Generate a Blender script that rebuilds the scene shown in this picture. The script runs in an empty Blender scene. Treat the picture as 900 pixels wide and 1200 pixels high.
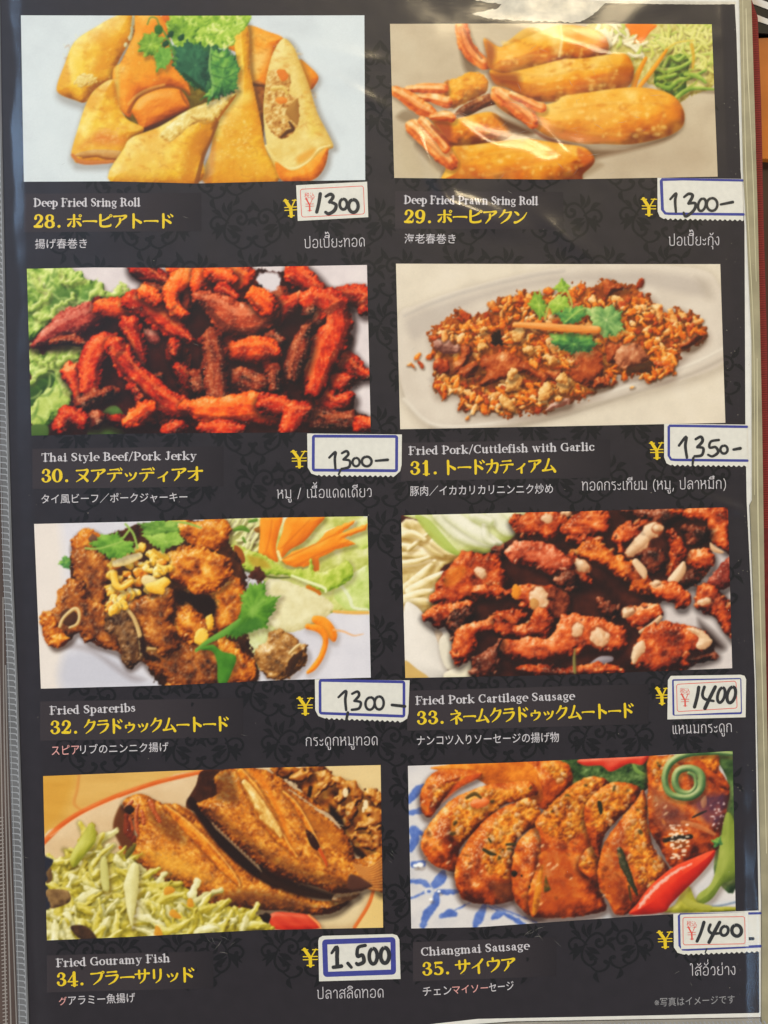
# A laminated menu page of eight dishes, seen from straight above.
# One page unit (u) = 0.25 mm; page coordinates run right and down from the page's upper left, the page lies in z = 0.
import bpy, math, random
import numpy as np
C = bpy.context.scene.collection
U = 0.00025
def W(x, y, z=0.0): return ((x - 450.0) * U, (600.0 - y) * U, z)

# ------------------------------------------------------------------ camera, world, lamps, exposure
sc = bpy.context.scene
cam = bpy.data.cameras.new('camera'); cam.sensor_width = 36; cam.sensor_fit = 'VERTICAL'; cam.sensor_height = 36
cam.lens = 36 * 0.6 / 0.30; cam.clip_start = 0.01; cam.clip_end = 50
co = bpy.data.objects.new('camera', cam); co.location = (0, 0, 0.6); C.objects.link(co); sc.camera = co
# soft room light: bright walls all round, warmer to the right, cooler to the left, dark straight above (the photographer)
wd = bpy.data.worlds.new('World'); sc.world = wd; wd.use_nodes = True; nt = wd.node_tree; bg = nt.nodes['Background']
tc = nt.nodes.new('ShaderNodeTexCoord'); sp = nt.nodes.new('ShaderNodeSeparateXYZ'); nt.links.new(tc.outputs['Generated'], sp.inputs[0])
up = nt.nodes.new('ShaderNodeMapRange'); up.interpolation_type = 'SMOOTHSTEP'
for k, v in zip(('From Min', 'From Max', 'To Min', 'To Max'), (.66, .94, 1.26, .08)): up.inputs[k].default_value = v
side = nt.nodes.new('ShaderNodeMapRange'); side.inputs['From Min'].default_value = -.7; side.inputs['From Max'].default_value = .7
tint = nt.nodes.new('ShaderNodeMix'); tint.data_type = 'RGBA'; tint.inputs['A'].default_value = (.955, .985, 1.03, 1); tint.inputs['B'].default_value = (1.04, .975, .86, 1)
nt.links.new(sp.outputs['Z'], up.inputs['Value']); nt.links.new(sp.outputs['X'], side.inputs['Value']); nt.links.new(side.outputs[0], tint.inputs['Factor'])
nt.links.new(tint.outputs['Result'], bg.inputs['Color']); nt.links.new(up.outputs[0], bg.inputs['Strength'])
sc.view_settings.view_transform = 'Standard'; sc.view_settings.look = 'None'; sc.view_settings.exposure = 0.0; sc.view_settings.gamma = 1.0
sc.cycles.transparent_max_bounces = 16; sc.cycles.use_denoising = True
def area_lamp(name, loc, aim, size, power, col, size_y=None):
    l = bpy.data.lights.new(name, 'AREA'); l.energy = power; l.color = col; l.size = size
    if size_y: l.shape = 'RECTANGLE'; l.size_y = size_y
    o = bpy.data.objects.new(name, l); o.location = loc
    d = np.array(aim, float) - np.array(loc, float)
    import mathutils
    o.rotation_euler = mathutils.Vector(d).to_track_quat('-Z', 'Y').to_euler(); C.objects.link(o); return o
area_lamp('ceiling_lamp', (0.13, 0.515, 1.05), (0.04, 0.05, 0), 0.13, 2.8, (1.0, .80, .48))
area_lamp('window_light', (-0.62, 0.36, 0.9), (-.05, 0, 0), 0.2, 4.0, (.40, .64, 1.0), 0.5)
area_lamp('right_blue_lamp', (0.42, -0.30, 0.8), (.06, -.05, 0), 0.06, .28, (.35, .62, 1.0), 0.16)  # added blue lamp, placed for the reflection along the page's lower right margin
# ---------------------------------------------------------------- printed dish pictures: a small painter
# Works out, in page coordinates, the inks of the eight printed pictures (each vertex of a print carries its ink).
import numpy as np
F = np.float32
Z = 210.0 / 900.0
def _hash(ix, iy, seed):
    n = (ix.astype(np.int64) * 374761393 + iy.astype(np.int64) * 668265263 + seed * 974711) & 0xFFFFFFFF
    n = ((n ^ (n >> 13)) * 1274126177) & 0xFFFFFFFF
    n = (n ^ (n >> 16)) & 0xFFFF
    return n.astype(F) / 65535.0
def vnoise(x, y, seed=0):
    ix = np.floor(x); iy = np.floor(y)
    fx = (x - ix).astype(F); fy = (y - iy).astype(F)
    fx = fx * fx * (3 - 2 * fx); fy = fy * fy * (3 - 2 * fy)
    ix = ix.astype(np.int64); iy = iy.astype(np.int64)
    a = _hash(ix, iy, seed); b = _hash(ix + 1, iy, seed); c = _hash(ix, iy + 1, seed); d = _hash(ix + 1, iy + 1, seed)
    return (a + (b - a) * fx) * (1 - fy) + (c + (d - c) * fx) * fy
def fbm(x, y, seed=0, octv=3, gain=.55):
    t = 0; a = 1.0; s = 0
    for o in range(octv):
        t = t + a * (vnoise(x * 2 ** o + 13.7 * o, y * 2 ** o + 7.1 * o, seed + o * 31) - .5); s += a; a *= gain
    return t / s * 2
def spline(pts, n=5, closed=True):
    P = np.array(pts, float); m = len(P); out = []
    for i in range(m if closed else m - 1):
        p1 = P[i]; p2 = P[(i + 1) % m]
        p0 = P[(i - 1) % m] if closed or i > 0 else p1
        p3 = P[(i + 2) % m] if closed or i + 2 < m else p2
        for k in range(n):
            t = k / n
            out.append(.5 * (2 * p1 + (p2 - p0) * t + (2 * p0 - 5 * p1 + 4 * p2 - p3) * t * t + (3 * p1 - p0 - 3 * p2 + p3) * t ** 3))
    if not closed: out.append(P[-1])
    return np.array(out)
def sd_poly(X, Y, P):
    """distance to a closed outline, positive inside"""
    best = np.full(X.shape, 1e9, F); ins = np.zeros(X.shape, bool); m = len(P)
    for i in range(m):
        ax, ay = P[i]; bx, by = P[(i + 1) % m]; dx = bx - ax; dy = by - ay
        L = dx * dx + dy * dy
        if L < 1e-9: continue
        t = np.clip(((X - ax) * dx + (Y - ay) * dy) / L, 0, 1)
        ex = X - ax - t * dx; ey = Y - ay - t * dy
        best = np.minimum(best, ex * ex + ey * ey)
        if dy != 0:
            c = (ay > Y) != (by > Y)
            ins ^= c & (X < dx * (Y - ay) / dy + ax)
    d = np.sqrt(best)
    return np.where(ins, d, -d)
def sd_stroke(X, Y, P):
    """distance to a stroke with a radius at each point, positive inside"""
    best = np.full(X.shape, -1e9, F)
    for i in range(len(P) - 1):
        ax, ay, ar = P[i]; bx, by, br = P[i + 1]; dx = bx - ax; dy = by - ay
        L = dx * dx + dy * dy + 1e-9
        t = np.clip(((X - ax) * dx + (Y - ay) * dy) / L, 0, 1)
        ex = X - ax - t * dx; ey = Y - ay - t * dy
        best = np.maximum(best, ar + (br - ar) * t - np.sqrt(ex * ex + ey * ey))
    return best
LIGHT = np.array([-.42, -.66, .62]); LIGHT = LIGHT / np.linalg.norm(LIGHT)
class Print:
    def __init__(s, top, bottom, nx, ny, bg):
        """top / bottom: the picture's printed edges as polylines in page units"""
        u = np.linspace(0, 1, nx); v = np.linspace(0, 1, ny)[:, None]
        def edge(e):
            e = np.array(e, float); w = (e[:, 0] - e[0, 0]) / (e[-1, 0] - e[0, 0])
            return np.interp(u, w, e[:, 0]), np.interp(u, w, e[:, 1])
        tx, ty = edge(top); bx, by = edge(bottom)
        s.X = (tx + (bx - tx) * v).astype(F); s.Y = (ty + (by - ty) * v).astype(F)
        s.nx, s.ny = nx, ny
        s.col = np.zeros((ny, nx, 3), F) + np.array(bg, F) / 255
        s.reg = np.zeros((ny, nx), np.int32); s.names = ['print']; s.o = (0, 0); s.seed = 1; s.cur = 0
        s.rng = np.random.RandomState(5)
    def tile(s, x, y): s.o = (x, y)
    def begin(s, name):
        """everything painted from here on belongs to this printed thing"""
        if name is None: s.cur = 0
        else: s.names.append(name); s.cur = len(s.names) - 1
    def box(s, x0, y0, x1, y1, pad):
        x = s.X; y = s.Y
        cx = np.where(((x > x0 - pad) & (x < x1 + pad)).any(0))[0]; cy = np.where(((y > y0 - pad) & (y < y1 + pad)).any(1))[0]
        if len(cx) < 2 or len(cy) < 2: return None
        return slice(cy[0], cy[-1] + 1), slice(cx[0], cx[-1] + 1)
    def paint(s, pts, ramp, stroke=False, smooth=True, n=5, dome=30, h=1.0, t=.5, kl=.55, tex=.0, ts=6, ta=1, tang=0, bump=0, bs=3,
              shadow=0, sblur=26, soff=(8, 14), rag=0, rs=4, spec=0, sp=14, edge=0, ew=10, alpha=1, soft=.7, rim=None, own=True, grad=None, fade=0, scol=(60, 34, 14), gl=0, tint=None, lf=.1, ls=19, warp=0, ws=9):
        s.seed += 7; edge *= .6; shadow *= .8
        if tang == 'auto': tang = float(np.degrees(np.arctan2(pts[-1][1] - pts[0][1], pts[-1][0] - pts[0][0])))
        P = np.array(pts, float)
        if smooth and len(P) > 2: P = spline(P, n, not stroke)
        Q = P * Z; Q[:, 0] += s.o[0]; Q[:, 1] += s.o[1]
        mr = Q[:, 2].max() if stroke else 0
        if stroke: Q[:, 2] -= 0
        x0, y0 = Q[:, 0].min() - mr, Q[:, 1].min() - mr; x1, y1 = Q[:, 0].max() + mr, Q[:, 1].max() + mr
        if stroke: Q = np.column_stack([Q[:, 0], Q[:, 1], P[:, 2] * Z])
        pad = 2 + (rag + warp) * Z + ((sblur + 16) * Z if shadow else 0)
        b = s.box(x0, y0, x1, y1, pad)
        if b is None: return
        X = s.X[b]; Y = s.Y[b]; C = s.col[b]
        sd = sd_stroke if stroke else sd_poly
        D = sd(X, Y, Q)
        if warp: D = D + warp * Z * fbm(X / ws, Y / ws, s.seed + 40, 2)
        if rag: D = D + rag * Z * fbm(X / rs, Y / rs, s.seed, 3)
        if shadow:
            DS = sd(X - soff[0] * Z, Y - soff[1] * Z, Q)
            k = shadow * np.clip(1 + DS / (sblur * Z), 0, 1) ** 1.6
            C += (np.array(scol, F) / 255 - C) * k[..., None]
        cov = np.clip(D / soft + .5, 0, 1) * alpha
        if fade: cov = cov * np.clip(D / (fade * Z), 0, 1)
        if not (cov > 0).any(): return
        R = dome * Z
        q = np.clip(D / R, 0, 1)
        H = R * .55 * (1 - (1 - q) ** 2) ** .8 * h
        if bump: H = H + bump * fbm(X / bs, Y / bs, s.seed + 3, 3)
        gy, gx = np.gradient(H)
        iz = 1 / np.sqrt(gx * gx + gy * gy + 1)
        ndl = (-gx * LIGHT[0] - gy * LIGHT[1] + LIGHT[2]) * iz
        T = t + kl * (ndl - LIGHT[2])
        if tex:
            ca, sa = np.cos(np.radians(tang)), np.sin(np.radians(tang))
            T = T + tex * fbm((X * ca + Y * sa) / (ts * ta), (-X * sa + Y * ca) / ts, s.seed + 5, 3)
        if lf: T = T + lf * fbm(X / ls, Y / ls, s.seed + 15, 2)
        if edge: T = T - edge * np.exp(-np.clip(D, 0, None) / (ew * Z))
        if grad:
            (gx0, gy0), (gx1, gy1), ga = grad
            ax, ay, bx, by = gx0 * Z + s.o[0], gy0 * Z + s.o[1], gx1 * Z + s.o[0], gy1 * Z + s.o[1]
            w = np.clip(((X - ax) * (bx - ax) + (Y - ay) * (by - ay)) / ((bx - ax) ** 2 + (by - ay) ** 2), 0, 1)
            T = T + ga * w
        rp = np.array(ramp, float) / 255
        k = np.linspace(0, 1, len(rp)); T = np.clip(T, 0, 1)
        c = np.stack([np.interp(T, k, rp[:, i]) for i in range(3)], -1)
        if tint:
            k2 = np.clip(.5 + 1.5 * fbm(X / tint[2], Y / tint[2], s.seed + 21, 3), 0, 1) * tint[1]
            c = c + (np.array(tint[0], float) / 255 - c) * k2[..., None]
        if spec:
            hv = LIGHT + np.array([0, 0, 1]); hv /= np.linalg.norm(hv)
            nh = np.clip((-gx * hv[0] - gy * hv[1] + hv[2]) * iz, 0, 1) ** sp
            if gl: nh = nh * np.clip(.5 + 1.6 * fbm(X / 1.7, Y / 1.7, s.seed + 9, 2), 0, 2)
            c = c + (np.array([1, .95, .86]) - c) * np.clip(spec * nh, 0, 1)[..., None]
        if rim: c = c + (np.array(rim, float) / 255 - c) * np.exp(-np.clip(D, 0, None) / (ew * Z))[..., None] * .8
        C += (c - C) * cov[..., None]
        if own: s.reg[b][cov > .5] = s.cur
    def poly(s, pts, ramp, **k): s.paint(pts, ramp, False, **k)
    def line(s, pts, ramp, **k): s.paint(pts, ramp, True, **k)
    def dot(s, x, y, rx, ry, ramp, ang=0, **k):
        a = np.linspace(0, 2 * np.pi, 10, endpoint=False); ca, sa = np.cos(np.radians(ang)), np.sin(np.radians(ang))
        s.paint([(x + rx * np.cos(q) * ca - ry * np.sin(q) * sa, y + rx * np.cos(q) * sa + ry * np.sin(q) * ca) for q in a], ramp, n=3, **k)
    def flake(s, x, y, r, ramp, jag=.35, asp=.7, **k):
        g = s.rng; m = g.randint(5, 8); a0 = g.rand() * 6.28; ca, sa = np.cos(a0), np.sin(a0)
        p = []
        for i in range(m):
            q = 6.283 * (i + .5 * g.rand()) / m; rr = r * (1 + jag * (g.rand() * 2 - 1))
            px, py = rr * np.cos(q), rr * asp * np.sin(q)
            p.append((x + px * ca - py * sa, y + px * sa + py * ca))
        s.paint(p, ramp, n=2, **k)
    def scatter(s, region, count, fn):
        """call fn(x, y) at random points inside a region given in tile units, back (top) to front"""
        R = np.array(region, float); g = s.rng; out = []
        lo, hi = R.min(0), R.max(0)
        while len(out) < count:
            q = lo + (hi - lo) * g.rand(count * 2, 2)
            d = sd_poly(q[:, 0], q[:, 1], R)
            out += [tuple(v) for v in q[d > 0]]
        for x, y in sorted(out[:count], key=lambda v: v[1]): fn(x, y)
    def veil(s, pts, colr, a, blur=40, stroke=False):
        """soft tint, used for a dish's own soft shading in the printed picture"""
        s.paint(pts, [colr, colr], stroke, alpha=a, fade=blur, own=False, kl=0)
    def finish(s, sig=.7, grain=.01):
        k = np.exp(-.5 * (np.arange(-2, 3) / sig) ** 2); k /= k.sum()
        for ax in (0, 1):
            pw = [(2, 2) if i == ax else (0, 0) for i in range(3)]
            p = np.pad(s.col, pw, mode='edge'); n = s.col.shape[ax]
            s.col = sum(k[i] * (p[i:i + n] if ax == 0 else p[:, i:i + n]) for i in range(5))
        s.col = s.col * (1 + grain * 2 * (s.rng.rand(s.ny, s.nx, 1) - .5)) + grain * .6 * fbm(s.X / 3, s.Y / 1.6, 77, 2)[..., None]
        s.col = np.clip(s.col, 0, 1).astype(F)
YEL = [(150,76,8),(220,142,16),(244,186,38),(251,208,76),(253,220,116),(254,236,170)]
YT = ((230,136,14),.5,15)
ORG = [(130,48,6),(200,88,8),(236,124,12),(248,150,26),(250,180,66),(252,222,150)]
PALE = [(150,90,30),(206,150,60),(232,190,96),(246,220,144),(252,238,190)]
GRN = [(22,58,34),(44,98,52),(74,138,62),(128,178,72),(186,212,110)]
LGRN = [(70,110,30),(120,160,46),(160,192,60),(196,214,92),(226,232,150)]
WHT = [(150,146,150),(196,194,200),(222,222,228),(240,240,244)]
def cilantro(p, pts, ramp, vein=None, **k):
    """a coriander leaf: lobes with teeth between the outline's points, pale veins running out to the lobes"""
    P = np.array(pts, float); c = P.mean(0); Q = []; m = len(P); g = p.rng
    for i in range(m):
        a, b = P[i], P[(i + 1) % m]; L = np.hypot(*(b - a))
        Q.append(c + (a - c) * (1.02 + .1 * g.rand()))
        for f, q in ((.2, .96), (.32, 1.03), (.5, .84 + .1 * g.rand()), (.68, 1.03), (.82, .95)) if L > 45 else ((.5, .84),):
            w = a + (b - a) * f; Q.append(c + (w - c) * q)
    d = dict(dome=30, kl=.35, tex=.2, ts=5, bump=.35, bs=5, rag=7, rs=2.2, edge=.08, lf=.34, ls=11, n=3); d.update(k)
    p.poly([tuple(v) for v in Q], ramp, **d)
    for i in range(m):
        w = c + (P[i] - c) * .86; e = c + ((P[i] + P[(i + 1) % m]) / 2 - c) * .62
        p.line([(c[0], c[1], 3.2), (w[0], w[1], 1.6)], [ramp[-2], ramp[-1]], alpha=.28, soft=1.4, own=False)
        p.line([(c[0] * .6 + e[0] * .4, c[1] * .6 + e[1] * .4, 5), (e[0], e[1], 9)], [ramp[0], ramp[1]], alpha=.3, fade=8, own=False)
def picture_a():
    p = Print([(24.5,18),(225,18.5),(427,18)], [(28,213),(130,212.5),(230,215),(330,212.5),(428,211)], 404, 196, (222,223,230))
    p.tile(20,10)
    p.poly([(0,0),(1800,0),(1800,900),(0,900)], [(206,206,214),(222,223,230),(230,230,236)], dome=1, kl=0, tex=.25, ts=30, smooth=False)
    p.begin('spring_roll')
    p.poly([(200,390),(235,290),(290,165),(400,90),(480,45),(570,20),(590,130),(545,200),(500,290),(490,370),(400,400),(345,470),(290,460),(215,430)], YEL, tint=YT, dome=90, t=.62, kl=.8, tex=.12, ts=9, bump=.25, shadow=.3, soff=(10,26), sblur=40, edge=.12, ew=14, grad=((250,200),(430,420),-.1))
    p.veil([(430,150),(480,200),(470,360),(400,360),(340,330),(390,230)], (226,140,20), .6, 60)
    p.veil([(205,390),(340,465),(290,430),(230,380)], (214,120,40), .6, 20)
    p.poly([(290,365),(340,325),(400,345),(385,380),(320,395)], PALE, dome=20, t=.6, bump=.6, bs=2, rag=14, rs=3)
    p.line([(590,35,12),(580,90,10),(568,140,9)], [(210,200,150),(240,236,200)], dome=10, rag=10, own=False)
    for x, y in ((545,182),(568,150),(500,300)): p.dot(x,y,9,13,[(220,200,140),(250,240,205)], ang=20, dome=8)
    p.tile(220,10)
    p.begin('spring_roll')
    p.poly([(190,190),(240,110),(310,85),(400,115),(480,150),(440,210),(420,300),(395,390),(320,375),(300,250)], ORG, dome=70, t=.66, tex=.14, ts=8, bump=.3, edge=.15)
    p.veil([(300,220),(430,180),(410,300),(320,340)], (250,205,120), .75, 50)
    p.poly([(560,255),(605,285),(655,340),(640,385),(612,405),(570,330)], ORG, dome=40, t=.55, tex=.14, shadow=.3)
    p.poly([(320,380),(392,392),(384,560),(376,700),(345,560)], [(90,40,10),(170,90,28),(222,140,66)], dome=30, t=.5, tex=.35, ts=4)
    p.line([(330,382,8),(392,390,7)], [(90,45,12),(120,60,20)])
    p.begin('spring_roll')
    p.poly([(230,120),(300,90),(312,300),(335,420),(365,560),(390,700),(445,880),(90,880),(115,720),(140,590),(200,470),(250,330)], YEL, tint=YT, dome=110, t=.6, kl=.8, tex=.12, ts=8, bump=.35, edge=.08, shadow=.55, soff=(12,0), sblur=26)
    p.veil([(120,640),(200,520),(330,520),(400,760),(420,880),(130,880)], (228,150,24), .55, 90)
    for k in range(90):
        x = 150+p.rng.rand()*170; y = 560+p.rng.rand()*190; p.dot(x,y,5+4*p.rng.rand(),4,[(240,190,80),(252,226,150)], alpha=.5, dome=5)
    p.veil([(180,430),(320,400),(330,480),(200,520)], (248,222,120), .6, 40)
    p.veil([(60,870),(130,640),(150,700),(130,870)], (190,100,60), .45, 24)
    p.begin('lettuce')
    lt = [(-110,20),(290,20),(305,80),(240,130),(235,180),(170,195),(120,225),(60,190),(0,180),(-80,150)]
    p.poly(lt, LGRN, dome=20, t=.55, tex=.5, ts=5, rag=16, rs=4, bump=.5)
    def fr(x,y):
        c = LGRN if p.rng.rand()<.7 else [(180,190,60),(226,226,110),(244,242,190)]
        p.line([(x-30*p.rng.rand(),y-14,5),(x,y+10*p.rng.rand(),9),(x+30*p.rng.rand(),y-8,4)], c, dome=9, t=.45+.35*p.rng.rand(), tex=.2, alpha=.85)
    p.scatter(lt, 90, fr)
    p.tile(20,10)
    p.dot(745,50,22,22,[(220,90,10),(244,130,30)])
    p.poly([(560,420),(860,330),(1000,420),(1000,560),(850,540),(640,640),(560,600)], [(70,50,10),(120,92,20),(176,150,50)], dome=40, t=.5, tex=.4)
    p.begin('spring_roll')
    p.poly([(600,20),(700,20),(755,100),(790,270),(850,360),(870,430),(830,402),(740,392),(640,420),(590,460),(570,545),(520,510),(490,430),(482,310),(520,270),(560,190),(590,120)], ORG, dome=80, t=.62, tex=.14, ts=9, bump=.3, edge=.1, shadow=.38, soff=(-10,22), sblur=30)
    p.veil([(484,300),(520,290),(520,480),(494,440)], (236,200,90), .75, 20)
    p.veil([(570,140),(720,190),(780,330),(640,360),(540,420)], (240,160,30), .6, 60)
    p.poly([(575,500),(640,425),(740,398),(820,408),(868,490),(830,520),(740,560),(660,605),(628,612),(600,560)], ORG, dome=60, t=.5, tex=.15, ts=6, ta=3, tang=-15, bump=.3, edge=.15, spec=.25, shadow=.3, sblur=14)
    p.line([(560,520,9),(600,455,7),(660,418,6),(740,396,5),(830,402,6),(866,432,8)], [(130,58,8),(180,86,16)], alpha=.75)
    p.line([(560,480,7),(600,438,7),(660,405,7),(740,382,6)], [(250,190,90),(252,210,120)], alpha=.5)
    p.line([(820,408,5),(835,450,6),(862,490,5)], [(130,58,10),(180,86,20)], alpha=.7)
    p.line([(640,610,12),(740,570,12),(850,520,10)], [(70,30,12),(90,40,20)], alpha=.8)
    p.begin('spring_roll')
    p.poly([(272,725),(300,620),(350,470),(400,400),(480,355),(490,420),(520,510),(560,560),(635,600),(610,650),(560,680),(525,765),(320,778),(285,758)], YEL, tint=YT, dome=80, t=.62, kl=.8, tex=.12, ts=8, bump=.25, edge=.1, shadow=.3, soff=(4,24), sblur=34)
    p.veil([(330,650),(420,590),(560,640),(530,715),(400,705),(290,720)], (226,120,40), .85, 60)
    p.poly([(288,738),(330,718),(410,708),(530,718),(520,752),(440,748),(400,740),(340,748)], [(150,80,24),(206,140,66),(236,190,120)], dome=20, t=.6, tex=.2)
    p.line([(278,735,8),(320,770,11),(420,772,10),(520,764,7)], [(196,104,40),(222,134,60)], t=.6)
    p.line([(330,750,4),(400,742,5),(440,752,5),(510,758,4)], [(130,60,16),(150,76,26)], alpha=.8)
    for k in range(40):
        p.dot(400+p.rng.rand()*110,600+p.rng.rand()*80,8,5,[(240,160,80),(250,190,120)], alpha=.4)
    p.tile(220,10)
    p.begin('spring_roll')
    p.poly([(-385,875),(-320,700),(-285,650),(-217,622),(-137,590),(-17,520),(60,485),(215,432),(240,442),(150,570),(125,650),(80,740),(40,880)], YEL, tint=YT, dome=120, t=.6, kl=.8, tex=.13, ts=8, bump=.35, bs=4, edge=.08, shadow=.38, soff=(14,-8), sblur=26)
    p.veil([(-300,680),(-120,620),(-40,760),(-130,870),(-380,870)], (244,206,110), .55, 70)
    p.veil([(0,640),(130,560),(80,740),(30,880),(-60,880)], (206,120,20), .5, 40)
    p.poly([(-140,640),(-110,600),(-20,528),(60,490),(215,436),(180,500),(130,560),(60,570),(0,600),(-60,650),(-100,672)], PALE, dome=24, t=.66, tex=.3, ts=5, bump=.8, bs=2.5, rag=10, rs=3)
    p.line([(20,545,6),(80,575,7),(135,560,5)], [(190,130,50),(206,150,60)], alpha=.7)
    p.line([(150,570,7),(120,650,7),(78,745,9),(45,875,12)], [(120,58,16),(150,80,24)], alpha=.8)
    p.begin('spring_roll')
    p.poly([(380,520),(395,350),(430,220),(480,150),(530,190),(560,260),(610,390),(650,520),(690,600),(732,690),(705,715),(690,790),(640,855),(560,872),(470,860),(440,800),(400,700)], PALE, dome=60, t=.62, tex=.12, ts=8, bump=.3, edge=.12, shadow=.38, soff=(12,10), sblur=30)
    p.veil([(560,300),(640,520),(690,620),(600,660),(570,460)], (238,200,80), .6, 40)
    p.poly([(400,340),(440,305),(490,310),(520,350),(515,430),(555,455),(560,560),(530,620),(470,655),(410,610),(385,510)], [(120,60,16),(180,110,40),(222,164,80),(240,206,136),(250,232,180)], dome=20, t=.55, tex=.5, ts=4, bump=1.0, bs=2.5, rag=8)
    p.poly([(490,520),(530,470),(555,460),(555,580),(530,570)], [(150,90,30),(200,140,60)], t=.6)
    p.poly([(450,310),(490,312),(505,350),(470,365)], [(210,90,10),(244,140,40)], t=.7, dome=16, rag=5)
    p.dot(470,462,28,20,[(224,110,16),(248,160,60)], t=.6, rag=6)
    p.line([(470,645,6),(500,620,10),(530,605,9),(510,570,5)], [(80,40,10),(110,60,20)])
    p.line([(430,400,14),(480,400,12),(500,430,8)], PALE, t=.5, dome=14, rag=6)
    p.line([(395,690,8),(440,760,10),(520,808,10),(600,775,9),(660,710,9),(715,690,6)], PALE, t=.7, dome=12)
    p.poly([(440,770),(520,815),(600,780),(660,725),(705,700),(690,790),(640,855),(560,872),(470,862)], ORG, dome=50, t=.58, tex=.15, ts=5, edge=.08)
    p.veil([(540,740),(640,690),(640,740),(560,790)], (236,160,50), .8, 20)
    for tx, x0, y0, x1, y1, n in ((20,230,120,540,420,70),(20,330,420,560,700,60),(20,530,160,760,380,60),(220,-300,640,60,860,80),(220,150,480,380,860,60),(220,440,180,560,320,24),(220,560,420,660,640,30),(220,300,130,430,330,40)):
        p.tile(tx, 10)
        for k in range(n):
            x=x0+(x1-x0)*p.rng.rand(); y=y0+(y1-y0)*p.rng.rand(); r=p.rng.rand()
            if r<.5: p.dot(x,y,5+9*p.rng.rand(),4+5*p.rng.rand(),[(252,226,130),(255,242,190)],ang=p.rng.rand()*180,alpha=.2+.15*p.rng.rand(),fade=6,dome=6,own=False)
            elif r<.85: p.dot(x,y,8+22*p.rng.rand(),5+8*p.rng.rand(),[(206,112,20),(226,136,30)],ang=-30+60*p.rng.rand(),alpha=.3,fade=9,dome=6,own=False)
            else: p.line([(x,y,2),(x+30*p.rng.rand(),y-16+30*p.rng.rand(),2.5),(x+46*p.rng.rand(),y+20*p.rng.rand(),1)],[(190,104,20),(206,120,30)],alpha=.4,soft=1.5,own=False)
    p.begin('coriander_sprig')
    p.tile(20,10)
    cilantro(p, [(775,190),(880,175),(1000,190),(1090,240),(1075,340),(1090,420),(1010,450),(950,420),(880,390),(800,290)], [(20,54,34),(38,84,50),(62,116,66),(104,156,88)], t=.5)
    cilantro(p, [(752,62),(830,45),(905,100),(900,200),(850,210),(790,185),(760,120)], LGRN, t=.42)
    cilantro(p, [(780,190),(830,200),(920,170),(940,400),(890,400),(840,350),(782,285)], GRN, t=.38)
    p.tile(220,10)
    cilantro(p, [(-60,200),(0,165),(60,190),(112,225),(100,290),(115,340),(90,405),(40,385),(-10,360),(-60,300)], [(20,52,40),(36,84,60),(56,116,78),(100,150,96)], t=.45)
    p.line([(-20,330,10),(30,370,10),(80,410,8)], [(14,40,20),(24,54,26)], alpha=.6)
    cilantro(p, [(118,215),(200,203),(238,240),(264,300),(252,350),(250,400),(190,440),(150,445),(100,478),(68,455),(122,390),(112,290)], GRN, t=.5, shadow=.4, sblur=20)
    p.line([(118,200,5),(110,290,6),(128,380,6),(120,440,5)], [(120,170,80),(170,200,120)], dome=6, alpha=.8)
    for a in ((170,250),(190,300),(185,350),(170,400)): p.line([(118,a[1]-20,3),(a[0],a[1],3),(a[0]+50,a[1]-25,2)], [(34,84,40),(50,100,50)], alpha=.6)
    p.tile(20,10)
    cilantro(p, [(610,175),(640,128),(700,118),(742,150),(725,200),(690,232),(640,242),(612,212)], LGRN, t=.38, shadow=.35, sblur=18)
    cilantro(p, [(688,240),(720,188),(772,198),(782,250),(745,300),(702,312)], [(60,110,34),(100,156,52),(140,186,72),(180,210,110)], t=.5, shadow=.35, sblur=18)
    p.line([(655,80,3),(670,45,3),(700,50,3),(715,85,4),(745,130,5),(775,190,6),(790,230,6)], [(70,120,40),(120,160,70)])
    p.dot(710,106,22,24,[(40,90,30),(70,124,44)], rag=6)
    for q in ((745,180),(825,145),(770,130)): p.dot(q[0],q[1],14,20,[(20,60,34),(40,86,50)], ang=40, rag=8)
    p.finish(); return p
AMB = [(116,42,2),(186,80,2),(222,116,4),(238,148,14),(246,182,56),(251,220,136)]
BT = ((242,184,70),.42,17)
TAIL = [(110,26,4),(180,62,12),(220,96,26),(240,136,52),(248,184,110),(253,228,180)]
def shrimp_tail(p, pts, **k):
    pts = [(x, y, r * 1.12) for x, y, r in pts]
    p.line(pts, TAIL, dome=46, t=.62, kl=.6, tex=.26, ts=2.6, ta=7, tang='auto', bump=.1, bs=5, spec=.4, sp=18, edge=.08, rag=3, warp=7, lf=.25, ls=10, soft=1.1, shadow=.35, sblur=16, **k)
    (x0, y0, r0), (x1, y1, r1) = pts[0], pts[-1]
    nx, ny = -(y1 - y0), x1 - x0; L = (nx * nx + ny * ny) ** .5; nx /= L; ny /= L
    for f, c, a in ((-.35, [(250,190,130),(253,226,184)], .5), (.3, [(150,50,12),(186,70,22)], .3), (-.05, [(250,180,120),(252,214,170)], .35)):
        p.line([(x + nx * r * f, y + ny * r * f, max(r * .13, 3)) for x, y, r in pts], c, alpha=a, soft=1.6)
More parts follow.
